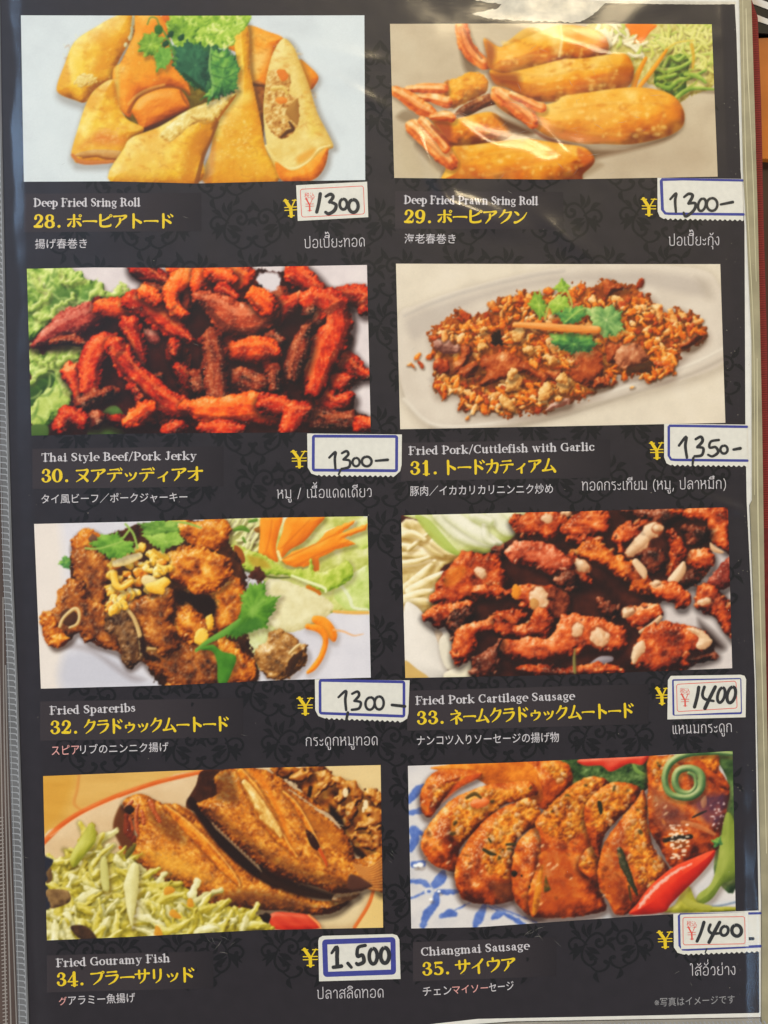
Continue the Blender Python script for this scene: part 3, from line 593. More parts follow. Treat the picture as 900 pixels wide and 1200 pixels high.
RIBO = [(66,20,2),(140,54,4),(200,96,8),(230,136,22),(246,180,64),(252,222,140)]
BONE = [(120,70,20),(190,140,70),(230,196,130),(250,230,180)]
GAR = [(170,96,8),(222,150,20),(244,188,50),(252,220,110),(254,242,190)]
def rib(p, pts, ramp=RIB, **k):
    p.begin(k.pop('reg','sparerib_piece'))
    d = dict(dome=56, t=.48, kl=.58, tex=.26, ts=5, bump=.45, bs=4.5, spec=.55, sp=13, gl=1, shadow=.6, scol=(40,16,4), sblur=24, rag=9, rs=3, warp=16, ws=9, lf=.4, ls=11, edge=.1)
    d.update(k); p.poly(pts, ramp, **d)
def picture_e():
    p = Print([(40,614),(150,611.5),(300,607),(430.5,605)], [(48,807),(200,803),(330,797),(434.5,794)], 394, 194, (216,210,216))
    p.tile(35,600)
    p.poly([(0,0),(1800,0),(1800,900),(0,900)], [(200,196,204),(222,217,222),(236,230,232)], dome=1, kl=0, tex=.22, ts=26, smooth=False)
    p.veil([(-20,40),(180,40),(180,900),(-20,900)], (236,222,208), .8, 60)
    p.veil([(160,690),(400,690),(560,800),(700,860),(680,900),(160,900)], (196,194,204), .7, 60)
    p.veil([(140,690),(270,650),(480,780),(600,840),(500,860),(300,720)], (120,100,96), .5, 40)
    p.begin('salad')
    p.tile(230,600)
    SAL=[(140,40),(450,30),(850,30),(870,480),(840,500),(700,500),(560,580),(380,600),(300,800),(180,660),(340,350),(200,280),(150,180)]
    p.poly(SAL, [(130,140,40),(186,190,84),(216,216,130),(236,232,180)], dome=30, t=.6, tex=.4, ts=9, bump=.6, bs=6, rag=10)
    p.poly([(360,340),(520,370),(690,470),(560,580),(380,600),(330,480)], [(190,170,110),(220,206,150),(236,226,180),(246,240,210)], dome=50, t=.6, tex=.25, ts=9, rag=6)
    p.poly([(180,640),(330,560),(400,600),(330,700),(300,800),(230,730)], [(170,170,90),(210,212,140),(232,232,190)], dome=30, t=.6, tex=.3)
    p.poly([(690,400),(830,280),(870,290),(870,490),(760,490)], [(150,176,70),(196,210,110),(220,226,150),(240,240,196)], dome=40, t=.55, tex=.3, ts=9, bump=.5)
    p.line([(730,370,7),(770,430,9),(790,480,8),(860,490,6)], [(220,224,170),(240,240,210)], dome=8)
    p.line([(690,500,7),(780,505,9),(862,505,8)], [(222,160,60),(244,196,110)], dome=8)
    p.poly([(640,100),(760,60),(865,30),(870,170),(760,190),(640,180)], [(170,190,70),(206,216,110),(230,232,160),(244,242,200)], dome=30, t=.6, tex=.4, ts=7)
    def sh(x,y):
        g=p.rng; p.line([(x-30,y+40*g.rand(),5),(x,y,7),(x+20+20*g.rand(),y-44,4)], [(180,180,90),(226,222,150),(246,240,200)], dome=8, t=.4+.4*g.rand(), shadow=.3, sblur=8)
    p.scatter([(140,40),(330,40),(320,200),(240,200),(160,150)], 40, sh)
    for q in ([(190,90,8),(230,80,14),(262,95,8)],[(265,48,6),(300,40,10)],[(235,130,6),(245,150,6)]): p.line(q, [(70,110,20),(130,170,50)], tex=.3)
    p.poly([(290,85),(330,70),(330,100),(305,105)], [(120,70,10),(176,110,30)])
    p.begin('carrot_garnish')
    CA=[(190,80,2),(228,112,4),(244,136,10),(250,164,40),(252,196,90)]
    p.poly([(330,20),(430,20),(415,100),(400,180),(410,250),(360,230),(315,215),(320,120)], CA, dome=36, t=.55, tex=.12, ts=4, ta=4, tang=85)
    p.poly([(470,20),(640,20),(600,80),(540,150),(470,190),(430,230),(405,190),(430,110)], CA, dome=50, t=.58, tex=.14, ts=4, ta=5, tang=-55, shadow=.4, sblur=20)
    p.poly([(430,240),(480,200),(600,160),(660,95),(740,60),(800,40),(790,60),(720,110),(860,58),(855,90),(740,130),(800,160),(700,190),(620,230),(580,270),(500,278),(450,265)], CA, dome=40, t=.6, tex=.16, ts=4, ta=5, tang=-25, rag=4, shadow=.4, sblur=20, smooth=False)
    for q in ([(440,235,4),(560,180,4),(700,110,3)],[(520,260,4),(620,210,4),(760,150,3)],[(430,180,4),(500,110,4),(570,40,3)],[(350,200,3),(370,120,4),(380,40,3)]): p.line(q, [(206,92,4),(226,110,10)], alpha=.6, soft=1.5)
    p.line([(410,200,8),(425,240,6)], [(240,220,140),(250,236,170)])
    p.poly([(580,270),(590,240),(615,240),(615,300),(590,300)], [(200,90,10),(232,120,20)], t=.6)
    p.line([(600,540,20),(640,560,30),(680,610,26),(690,640,12)], CA, dome=30, t=.56, tex=.2, shadow=.25)
    p.line([(560,575,14),(620,590,18),(650,640,14),(630,720,14),(590,780,14),(560,805,8)], CA, dome=18, t=.6, tex=.2, shadow=.2)
    p.line([(690,592,6),(740,600,5),(790,620,4),(840,612,2)], [(236,160,90),(246,190,130)], alpha=.8)
    p.line([(560,375,10),(600,390,12),(620,410,8)], CA, t=.5)
    p.begin('lettuce')
    p.poly([(155,170),(200,165),(300,205),(340,215),(400,260),(460,285),(560,280),(575,230),(600,300),(700,280),(760,240),(790,310),(740,360),(650,400),(560,360),(470,320),(340,315),(240,290),(200,270),(160,220)], [(100,130,20),(150,176,40),(186,200,72),(214,220,110),(240,238,170)], dome=30, t=.52, kl=.6, tex=.3, ts=6, bump=.8, bs=5, rag=10, shadow=.3)
    p.poly([(190,170),(230,190),(245,250),(205,255)], [(130,60,10),(186,96,20)], t=.5, tex=.3)
    p.veil([(250,210),(350,230),(380,290),(280,280)], (190,130,20), .6, 20)
    p.line([(200,275,6),(300,310,6),(400,330,5),(470,328,3)], [(60,70,20),(100,110,40)], alpha=.9)
    p.line([(480,320,6),(560,350,8),(640,380,8),(650,400,6)], [(220,226,150),(244,242,200)], dome=8)
    p.poly([(265,320),(300,275),(340,300),(330,350),(290,345)], [(50,18,8),(110,50,26)], tex=.5, rag=16)
    p.tile(35,600)
    p.begin('coriander_sprig')
    cilantro(p, [(140,260),(175,220),(215,225),(215,290),(170,280)], GRN, t=.6)
    p.begin(None)
    p.poly([(220,200),(560,60),(900,60),(1080,300),(1080,560),(1130,880),(700,890),(560,740),(380,600),(240,420)], [(30,12,4),(70,30,8),(120,60,20)], dome=30, t=.4, tex=.5, ts=8, rag=20)
    rib(p, [(560,700),(700,640),(830,660),(960,640),(1100,700),(1130,860),(1050,880),(690,900),(680,840),(600,800)], t=.4)
    rib(p, [(700,40),(830,40),(980,30),(1000,140),(920,190),(830,160),(760,120)], ramp=RIBO, t=.5)
    rib(p, [(760,400),(900,330),(1060,330),(1090,440),(1080,560),(980,620),(860,560),(740,520)], ramp=RIBO, t=.44)
    p.poly([(720,380),(800,390),(920,410),(950,500),(900,560),(800,480),(730,480)], [(14,6,4),(44,18,8)], rag=20, fade=20)
    rib(p, [(690,220),(760,180),(850,170),(930,200),(1000,240),(1010,320),(960,380),(850,410),(780,380),(710,340),(690,280)], ramp=RIBO, t=.46, spec=.5)
    rib(p, [(730,520),(800,480),(880,540),(930,600),(880,670),(800,650),(740,600)], ramp=RIBO, t=.5)
    for x,y,a,b in ((860,625,34,46),(905,550,20,40)): p.dot(x,y,a,b,GAR,t=.6,rag=10,dome=20,shadow=.3)
    rib(p, [(210,140),(240,100),(290,82),(350,110),(370,170),(330,200),(240,220),(205,190)], ramp=RIBO, t=.44)
    p.dot(320,135,26,22,[(90,50,30),(140,90,60)], rag=10)
    rib(p, [(210,200),(300,180),(400,240),(420,300),(390,470),(340,490),(290,440),(230,330)], t=.46)
    rib(p, [(60,520),(130,480),(150,400),(200,340),(260,340),(310,440),(380,480),(440,600),(470,720),(420,700),(300,660),(240,610),(200,650),(130,680),(90,640)], t=.47)
    rib(p, [(50,530),(110,510),(150,560),(180,620),(200,640),(130,685),(90,650)], ramp=RIBO, t=.5, shadow=.3)
    p.dot(195,530,44,46,[(56,26,10),(100,54,26)], ang=-30, rag=8)
    p.line([(150,575,8),(170,530,8),(225,485,9),(248,510,8),(240,560,7),(200,580,6)], BONE, dome=10, t=.65)
    rib(p, [(380,500),(420,440),(520,430),(600,410),(700,380),(730,430),(720,560),(750,680),(700,720),(640,710),(590,660),(560,600),(500,540)], t=.5)
    rib(p, [(380,520),(430,470),(500,490),(540,560),(575,690),(560,740),(500,785),(460,740),(440,640),(390,600)], ramp=[(30,14,6),(76,40,16),(120,74,34),(164,110,60),(206,160,104)], t=.44)
    p.line([(480,480,8),(520,530,10),(550,610,11),(560,680,12),(565,710,14)], BONE, dome=12, t=.6, shadow=.3)
    p.line([(590,690,12),(630,690,10)], BONE, t=.4)
    p.line([(560,640,20),(580,720,26),(640,740,20)], [(24,8,4),(54,22,10)], fade=14, rag=14)
    p.begin('fried_garlic')
    g=p.rng
    def gc(x,y): p.flake(x,y,16+22*g.rand(), GAR if g.rand()<.75 else RIBO, dome=18, t=.5+.25*g.rand(), kl=.7, tex=.25, ts=3, bump=.5, shadow=.5, sblur=12, soff=(3,8), rag=6)
    p.scatter([(420,250),(560,180),(640,200),(700,240),(690,380),(600,410),(540,440),(390,430),(410,320)], 74, gc)
    p.scatter([(390,440),(470,440),(460,490),(400,490)], 8, gc)
    p.flake(600,345,50,[(200,150,70),(236,206,130),(250,236,190)], dome=24, t=.65, shadow=.5, bump=.4)
    p.flake(650,370,54,GAR, dome=24, t=.6, shadow=.5, bump=.4)
    p.line([(420,310,16),(430,360,18),(460,380,14),(510,350,12)], GAR, dome=18, t=.6, shadow=.5)
    p.line([(430,260,16),(480,245,22),(550,220,16)], [(210,170,90),(244,220,150),(252,240,200)], dome=18, t=.6, shadow=.4)
    p.line([(620,190,8),(660,220,10),(695,242,6)], GAR, t=.5)
    p.begin('coriander_sprig')
    cilantro(p, [(300,160),(360,115),(440,105),(470,140),(520,150),(525,200),(460,230),(400,235),(350,200)], [(50,100,20),(96,150,40),(140,186,64),(180,206,100)], t=.5, shadow=.4)
    cilantro(p, [(550,60),(640,40),(740,50),(760,100),(640,130),(570,120)], [(60,100,24),(104,150,50),(150,186,74),(190,210,110)], t=.42)
    cilantro(p, [(570,120),(640,110),(740,95),(780,145),(740,170),(700,180),(670,205),(620,170)], [(90,130,40),(140,180,60),(176,206,90),(204,222,130)], t=.5, shadow=.3)
    for q in ([(280,182,5),(340,185,5),(400,170,5),(460,150,4)],[(480,60,5),(520,110,6),(540,180,6)],[(700,46,5),(790,56,6),(860,80,4)],[(500,90,6),(470,130,6)]): p.line(q, [(120,160,50),(190,214,110)], dome=6)
    p.tile(230,600)
    rib(p, [(110,650),(150,640),(220,690),(290,750),(290,830),(180,870),(120,800)], ramp=RIBO, t=.48)
    p.begin('coriander_sprig')
    cilantro(p, [(225,420),(270,365),(345,350),(350,420),(415,425),(390,490),(350,580),(280,600),(200,635),(140,620),(200,550),(225,490)], [(40,86,14),(76,132,26),(112,164,46),(156,194,76)], t=.5, shadow=.4)
    p.veil([(160,590),(300,520),(340,580),(200,632)], (50,106,30), .6, 20)
    p.veil([(250,500),(300,440),(350,440),(290,540)], (150,190,80), .6, 24)
    p.line([(0,695,8),(60,650,12),(140,605,16),(220,540,8)], [(80,140,40),(130,180,70)], dome=14)
    p.poly([(20,690),(80,665),(130,700),(200,725),(180,800),(150,860),(110,855),(105,760),(80,700)], [(40,96,14),(70,134,30),(108,164,50)], dome=30, t=.5, tex=.2, shadow=.4)
    rib(p, [(300,690),(350,650),(370,600),(430,590),(520,650),(565,720),(500,810),(430,840),(360,830),(310,760)], ramp=[(50,24,6),(110,62,18),(160,98,34),(200,140,66),(232,190,120),(250,226,180)], t=.5, shadow=.3)
    p.poly([(450,790),(470,740),(540,690),(500,770),(470,830)], [(40,20,8),(84,44,18)], rag=10)
    p.line([(470,710,8),(500,680,9),(520,665,7)], BONE, t=.7)
    p.finish(); return p
PK = [(30,6,3),(92,20,4),(164,46,8),(206,78,18),(232,122,48),(250,196,140)]
PKD = [(14,4,3),(44,12,6),(90,28,12),(134,54,26),(180,94,60),(230,160,120)]
CART = [(150,96,60),(206,160,116),(236,206,168),(250,234,208)]
def lump(p, pts, ramp=PK, **k):
    p.begin(k.pop('reg','fried_sausage_piece'))
    d = dict(dome=44, t=.52, kl=.78, tex=.2, ts=4, bump=.6, bs=7, spec=.4, sp=12, gl=1, shadow=.7, scol=(16,5,3), sblur=32, soff=(6,16), rag=6, rs=2.6, warp=18, ws=9, lf=.42, ls=13, edge=.12, soft=1)
    d.update(k); p.poly(pts, ramp, **d)
    g=p.rng; P=np.array(pts,float); c=P.mean(0); tn=len(pts)
    for i in range(tn):
        q=P[i]*.86+c*.14
        if g.rand()<.28: p.flake(q[0],q[1],8+14*g.rand(),ramp,soft=1.4,alpha=.8,dome=14,t=.45+.3*g.rand(),kl=.8,bump=.4,tex=.3,ts=3,rag=5,own=False,spec=.3)
def cart(p,x,y,a,b,ang=0):
    p.dot(x,y,a*1.25,b*1.25,[(120,40,10),(186,84,36)],ang=ang,fade=8,kl=0,alpha=.8,own=False,warp=8)
    p.dot(x,y,a,b,CART,ang=ang,dome=30,t=.58,kl=.6,spec=.5,sp=22,rag=5,tex=.2,ts=4,warp=12,ws=6,soft=1.6,tint=((230,170,120),.5,5))
def picture_f():
    p = Print([(470,604),(660,599.5),(853,594.5)], [(475,794.5),(660,791),(858,783)], 384, 192, (40,18,12))
    p.tile(465,590)
    p.poly([(0,0),(1800,0),(1800,900),(0,900)], [(24,8,5),(56,20,12),(96,38,20)], dome=1, kl=0, tex=.5, ts=14, smooth=False)
    p.begin('plate')
    p.poly([(20,480),(150,520),(300,700),(360,800),(380,890),(20,890)], [(196,190,190),(220,216,212),(236,232,226)], kl=0, dome=20)
    p.tile(655,590)
    p.begin('plate')
    p.poly([(780,180),(880,240),(880,840),(640,840),(780,740),(700,640),(470,600),(510,500),(640,430),(720,380),(770,300)], [(170,160,160),(206,198,198),(226,220,220)], dome=40, kl=0, t=.6, tex=.2, ts=10, rag=10)
    p.poly([(690,560),(850,700),(820,760),(720,720)], [(20,10,8),(50,26,20)], fade=50, t=.4)
    p.line([(150,830,18),(210,790,22),(260,780,14)], [(120,110,120),(190,184,190)])
    p.tile(465,590)
    p.begin('white_radish')
    RD=[(120,90,30),(196,170,100),(230,214,160),(246,238,206),(252,250,236)]
    p.poly([(20,100),(200,140),(330,260),(220,330),(190,520),(20,540)], RD, dome=20, t=.4, tex=.4, ts=9)
    g=p.rng
    for q in ([(30,140,22),(130,190,22),(260,270,16)],[(30,210,14),(150,240,20),(270,260,10)],[(20,260,16),(150,258,18),(290,252,10)],[(30,320,18),(120,300,20),(190,290,10)],[(40,430,24),(110,370,22),(170,310,14)],[(20,300,14),(100,290,14),(160,270,10)],[(60,440,20),(150,390,20),(230,350,12)],[(30,480,20),(120,450,20),(180,440,12)],[(20,500,14),(120,490,18),(200,500,10)],[(110,170,12),(170,230,14),(230,260,10)],[(60,230,12),(120,180,12),(160,150,8)],[(180,190,14),(250,240,14),(310,250,8)],[(20,160,16),(80,150,18),(140,180,10)]):
        p.line(q, RD, dome=20, t=.52+.2*g.rand(), kl=.6, tex=.15, ts=4, ta=4, tang=20, shadow=.5, scol=(150,110,40), sblur=14)
    p.begin('lettuce')
    LW=[(120,130,50),(180,190,96),(214,220,160),(232,234,204),(246,246,236)]
    p.poly([(60,50),(620,30),(600,150),(520,210),(470,245),(300,260),(200,170),(120,90)], LW, dome=60, t=.56, tex=.3, ts=12, ta=3, tang=35, bump=.6, bs=8)
    p.poly([(90,60),(160,80),(260,190),(320,260),(250,240),(170,170)], [(120,150,50),(170,190,80),(206,214,120)], dome=20, t=.55, alpha=.8)
    for q in ([(200,60,20),(300,150,24),(400,200,16),(500,220,6)],[(260,50,30),(360,120,34),(460,180,30),(520,200,12)],[(440,110,14),(450,170,16),(490,200,10)],[(480,50,30),(540,120,34),(580,150,14)],[(390,60,24),(470,90,20)]):
        p.line(q, [(170,180,120),(214,216,180),(236,236,220),(250,250,244)], dome=30, t=.6, kl=.7, shadow=.35, scol=(120,120,60), sblur=20, soft=2, tex=.1)
    p.begin('onion_slice')
    p.poly([(36,520),(90,510),(150,580),(200,680),(240,780),(250,860),(160,880),(40,800)], [(170,166,160),(210,206,200),(232,228,222),(246,244,240)], dome=90, t=.62, tex=.06, ts=10, shadow=.4, sblur=40)
    p.poly([(190,640),(230,650),(220,710),(260,800),(230,760)], [(150,120,90),(210,190,166),(236,224,206)], dome=20)
    p.poly([(210,700),(260,650),(300,760),(330,800),(250,830)], [(180,170,150),(220,214,196),(240,236,224)], dome=30, t=.6, shadow=.3)
    p.poly([(240,850),(310,820),(370,790),(360,880),(250,885)], [(180,170,140),(226,220,196),(246,242,226)], dome=30, t=.6, shadow=.3)
    p.poly([(40,790),(100,830),(160,880),(40,885)], [(190,150,80),(226,196,120)], t=.5)
    p.tile(655,590)
    lump(p, [(320,30),(600,20),(640,60),(560,110),(450,90),(360,60)], PKD, t=.5)
    lump(p, [(570,30),(840,15),(870,120),(860,240),(800,220),(760,170),(740,90),(640,70)], PK, t=.5)
    lump(p, [(620,110),(760,120),(740,210),(650,200)], PKD, t=.34)
    lump(p, [(650,250),(700,220),(770,240),(780,300),(740,350),(690,330),(650,300)], t=.48)
    lump(p, [(600,380),(680,330),(720,390),(690,415),(640,415)], PKD, t=.35)
    p.poly([(758,195),(790,220),(830,245),(800,250),(765,235)], CART, t=.5, dome=16)
    lump(p, [(740,390),(800,320),(880,270),(880,380),(820,440),(780,420)], [(40,8,6),(96,20,12),(144,40,24),(180,70,44),(214,110,80)], t=.46)
    lump(p, [(680,470),(700,410),(760,410),(830,460),(870,510),(880,680),(830,640),(780,560),(720,540),(680,510)], t=.44)
    cart(p,730,495,34,18)
    p.tile(465,590)
    lump(p, [(565,80),(640,50),(760,40),(850,70),(830,150),(760,190),(690,160),(620,170),(580,130)], t=.52)
    cart(p,750,75,30,20); cart(p,850,48,30,14)
    p.tile(655,590)
    lump(p, [(20,120),(60,60),(130,40),(230,30),(262,90),(220,160),(120,180),(40,160)], t=.5, tex=.3, ta=3)
    lump(p, [(40,170),(130,160),(210,180),(180,210),(80,200)], t=.45)
    lump(p, [(540,150),(570,130),(610,170),(640,250),(600,310),(560,380),(540,330),(560,240)], t=.44)
    lump(p, [(400,240),(480,220),(540,260),(520,340),(450,350),(410,300)], PKD, t=.34)
    p.line([(570,390,26),(610,340,26),(625,300,10)], CART, dome=30, t=.6, shadow=.3, spec=.3)
    lump(p, [(270,170),(310,110),(400,85),(460,90),(400,180),(340,210),(320,250),(290,220)], t=.46)
    cart(p,470,130,44,38); cart(p,410,200,42,34,-30); cart(p,365,240,36,28,-40); p.line([(470,130,32),(410,190,30),(360,240,24)], CART, dome=30, t=.62, own=False, alpha=.8, tex=.15)
    cart(p,495,125,26,24)
    lump(p, [(60,250),(130,200),(210,190),(260,230),(330,280),(380,290),(430,350),(470,420),(440,460),(370,440),(340,390),(260,350),(200,310),(120,290)], [(40,10,3),(120,34,6),(186,70,10),(222,110,24),(242,154,60),(252,210,140)], t=.52)
    p.line([(385,295,18),(420,340,22),(430,370,10)], CART, dome=24, t=.6)
    lump(p, [(450,410),(520,390),(600,410),(650,450),(640,520),(600,530),(560,490),(480,480)], t=.55)
    cart(p,485,402,30,14,-10)
    lump(p, [(-20,300),(70,240),(110,290),(150,330),(160,400),(60,420),(20,380),(-20,420)], PK, t=.44)
    cart(p,115,315,44,30,20)
    lump(p, [(200,470),(250,500),(310,520),(280,580),(210,560)], PKD, t=.42)
    lump(p, [(-40,470),(30,440),(50,520),(10,560),(-40,560)], PKD, t=.36)
    lump(p, [(320,560),(360,530),(430,510),(500,510),(510,570),(460,620),(410,640),(370,610)], PK, t=.58)
    cart(p,350,545,36,26,-20); p.line([(410,645,10),(470,610,14),(510,570,10)], CART, dome=14)
    p.tile(465,590)
    lump(p, [(470,230),(530,200),(560,250),(520,290)], PKD, t=.4)
    lump(p, [(540,240),(580,200),(680,190),(780,210),(850,260),(890,310),(860,340),(780,360),(720,330),(650,310),(580,290)], [(40,8,4),(120,30,10),(176,60,26),(212,94,50),(236,140,96),(252,206,170)], t=.52, tex=.2)
    lump(p, [(780,380),(840,340),(900,350),(920,420),(860,430),(800,410)], PKD, t=.5)
    lump(p, [(170,490),(190,420),(240,340),(300,270),(370,235),(440,250),(500,270),(550,370),(540,420),(470,450),(420,480),(340,500),(250,520)], t=.46)
    p.veil([(240,340),(330,300),(360,350),(290,420),(230,420)], (216,120,20), .6, 20)
    cart(p,425,350,34,26,30)
    lump(p, [(370,450),(420,410),(500,400),(540,440),(520,480),(430,470)], t=.5)
    lump(p, [(120,565),(180,520),(260,500),(340,490),(390,500),(360,580),(270,610),(190,625)], t=.48)
    lump(p, [(260,570),(340,520),(400,560),(340,650),(280,690)], PKD, t=.36)
    lump(p, [(540,460),(580,420),(660,400),(760,410),(830,440),(870,490),(830,570),(740,550),(640,520),(590,480)], t=.46)
    p.dot(600,445,26,40,[(176,84,6),(232,140,30),(250,190,80)],rag=10,t=.5,dome=20)
    cart(p,715,470,46,56,-10); p.dot(690,505,24,30,[(180,110,50),(236,190,110)],rag=4)
    p.poly([(760,420),(860,440),(870,520),(830,580),(770,560)], PKD, dome=30, t=.5, rag=14, bump=.5, tex=.4, fade=14, own=False)
    lump(p, [(270,760),(300,640),(370,590),(440,580),(500,540),(600,530),(650,560),(620,620),(520,640),(420,660),(390,740),(310,815)], t=.48)
    lump(p, [(480,580),(520,570),(600,610),(660,600),(690,540),(740,530),(790,580),(770,660),(700,690),(620,680),(520,660)], t=.46)
    lump(p, [(530,680),(640,680),(760,670),(800,610),(860,550),(940,560),(1060,590),(1130,620),(1160,680),(1100,740),(1000,730),(880,760),(740,800),(600,790),(520,750)], t=.54, ramp=[(40,8,3),(120,32,8),(190,66,18),(224,100,34),(240,146,80),(252,206,160)])
    cart(p,1015,670,46,50); cart(p,905,635,30,34,20)
    lump(p, [(370,860),(380,780),(440,740),(520,680),(530,720),(520,800),(500,860),(420,870)], PKD, t=.52)
    lump(p, [(590,830),(700,810),(850,820),(1000,800),(1060,840),(1000,880),(700,880)], PK, t=.3)
    p.tile(655,590)
    lump(p, [(180,840),(230,812),(300,815),(335,845),(250,860)], t=.5)
    lump(p, [(640,790),(720,750),(780,745),(790,770),(700,800)], PKD, t=.4)
    lump(p, [(360,780),(390,690),(450,620),(540,600),(640,615),(720,640),(765,690),(740,730),(650,770),(640,820),(560,840),(440,840),(380,830)], t=.5)
    p.poly([(640,630),(700,630),(768,685),(735,730),(690,720),(700,670)], CART, dome=30, t=.56, rag=6, spec=.3)
    p.poly([(362,770),(375,720),(420,690),(435,730),(400,780),(375,810)], CART, dome=24, t=.55, rag=6, spec=.3)
    p.begin('herb_sprig')
    p.line([(80,730,3),(76,790,8),(80,850,7)], [(60,60,20),(130,120,60),(190,180,120)], dome=8, shadow=.4, sblur=10)
    p.finish(); return p
FSH = [(44,14,3),(110,42,5),(172,80,8),(216,120,16),(242,164,46),(253,212,120)]
FBR = [(30,14,6),(72,36,14),(116,66,28),(154,98,50),(196,144,90),(236,200,150)]
def picture_g():
    p = Print([(50.5,909.5),(200,903.5),(300,900),(446,896.5)], [(55,1102),(150,1098),(300,1090),(449,1087)], 396, 196, (222,180,100))
    p.tile(45,895)
    p.poly([(0,0),(1800,0),(1800,900),(0,900)], [(196,140,50),(222,172,80),(236,196,110)], dome=1, kl=0, t=.5, tex=.3, ts=10, ta=6, smooth=False)
    p.veil([(-50,0),(200,30),(180,200),(100,330),(-50,420)], (214,150,40), .6, 60)
    p.poly([(200,40),(210,60),(190,200),(230,240),(30,400),(800,40)], [(216,164,84),(230,186,108)], t=.5, alpha=.5)
    p.line([(205,50,7),(195,130,8),(180,200,8),(220,235,6)], [(210,130,50),(224,150,70)], alpha=.7, soft=2)
    p.begin('plate')
    p.poly([(20,400),(120,310),(230,240),(400,160),(600,90),(830,35),(1760,20),(1760,480),(1730,620),(1680,740),(1600,860),(20,900)], [(180,140,90),(214,176,126),(230,200,156),(240,220,184)], dome=70, h=.4, t=.55, tex=.1, ts=14)
    p.line([(20,400,13),(120,305,13),(230,235,12),(400,160,12),(600,92,11),(830,38,10)], [(206,76,10),(226,104,30),(240,150,80)], dome=14, t=.5, tex=.3, ts=5, ta=5, tang=-25, soft=1.5)
    p.line([(60,365,3),(220,255,3),(400,172,3)], [(250,200,150),(250,210,160)], alpha=.6)
    p.tile(245,895)
    p.poly([(560,20),(880,10),(880,820),(840,640),(740,300),(640,90)], [(222,186,116),(240,214,150)], alpha=.7, t=.6)
    p.poly([(820,630),(880,610),(880,830),(740,830),(790,740)], [(222,182,104),(238,206,132)], t=.6)
    p.poly([(540,760),(700,690),(815,620),(790,720),(730,820),(560,830)], [(196,160,110),(226,200,150),(240,220,180)], dome=40, t=.6)
    p.begin(None)
    p.line([(828,625,8),(800,710,9),(730,822,9)], [(214,90,20),(232,130,60)], dome=10)
    p.begin('red_leaf_lettuce')
    RL=[(36,12,3),(104,42,6),(166,82,14),(204,122,28),(234,166,66),(252,214,130)]
    p.poly([(300,20),(580,20),(610,70),(690,80),(720,110),(760,130),(830,140),(870,190),(875,520),(760,470),(680,340),(560,240),(440,120)], RL, dome=30, t=.42, tex=.5, ts=10, bump=.5, bs=8, rag=26, rs=7, lf=.5)
    for q in ([(560,60,24),(600,90,30),(540,160,20)],[(640,90,26),(690,120,34),(660,180,24)],[(720,110,20),(740,180,30),(700,260,24)],[(800,150,26),(860,190,26)],[(790,200,20),(840,280,34),(760,320,24)],[(740,360,30),(820,400,40)],[(500,40,26),(440,70,20)],[(840,330,30),(860,440,24)],[(660,240,20),(680,310,20)]):
        p.line(q, RL, dome=40, t=.54, kl=.8, tex=.22, ts=5, ta=3, tang='auto', bump=.25, bs=6, warp=22, ws=8, rag=6, shadow=.5, spec=.35, sblur=24, soft=1.4)
    for x,y,a,b in ((685,145,14,24),(787,205,13,24),(775,230,8,16)): p.dot(x,y,a,b,[(236,200,140),(250,236,200)],dome=10)
    p.poly([(600,190),(680,270),(690,350),(640,370),(600,300)], [(14,6,3),(40,18,8)], fade=20)
    p.line([(510,120,14),(500,170,14)], [(20,8,4),(44,18,8)], fade=8)
    p.poly([(700,400),(760,420),(800,470),(740,470)], [(20,8,4),(50,20,8)], fade=14)
    p.tile(45,895)
    p.begin(None)
    p.poly([(830,30),(1000,30),(1000,200),(840,240),(740,215),(790,110)], [(26,8,3),(60,24,8),(96,44,16)], dome=20, t=.45, tex=.4)
    p.poly([(370,330),(380,260),(420,200),(480,300),(490,420),(430,450),(400,400)], [(70,30,8),(110,54,16),(140,80,30)], t=.4, fade=12)
    p.begin('fried_fish')
    def fish(pts, ramp=FSH, **k):
        d=dict(dome=90, t=.58, kl=.7, tex=.3, ts=2.6, ta=1.5, tang=40, bump=.5, bs=6, spec=.45, gl=1, sp=12, rag=6, rs=3, lf=.26, ls=8, edge=.4, ew=44, shadow=.7, scol=(24,8,2), soff=(2,18), sblur=30); d.update(k)
        p.poly(pts, ramp, **d)
    fish([(425,190),(470,160),(520,150),(580,180),(630,200),(700,205),(780,250),(860,310),(950,400),(1040,500),(1160,590),(1300,650),(1420,690),(1560,680),(1500,740),(1380,760),(1260,740),(1140,735),(960,730),(840,700),(760,640),(640,600),(560,550),(480,480),(480,420),(500,330),(460,260)])
    p.veil([(500,420),(700,420),(900,560),(1000,650),(800,610),(600,560)], (240,176,50), .6, 60)
    p.veil([(560,200),(640,230),(740,330),(760,420),(660,400),(580,330),(530,260)], (104,48,10), .65, 40)
    p.veil([(1000,620),(1200,640),(1440,720),(1300,750),(1060,720),(860,690)], (110,60,24), .6, 30)
    def slit(pts, wid, pale=False):
        """a scored cut: dark lip, flesh inside, bright upper lip"""
        q=[(x,y,w*wid) for x,y,w in pts]
        p.line([(x,y,w+9) for x,y,w in q], [(90,30,2),(140,60,8)], alpha=.5, soft=3)
        p.line(q, [(170,70,4),(226,124,14),(246,170,50),(252,214,120)] if not pale else [(196,120,30),(234,184,90),(250,222,150),(253,238,190)], dome=26, t=.45, kl=.9, tex=.4, ts=2.6, ta=5, tang='auto', bump=.5, bs=4, soft=1.2, warp=7, ws=6)
        p.line([(x+w*.5,y-w*.6,4) for x,y,w in q], [(250,190,90),(253,224,150)], alpha=.6, soft=1.6)
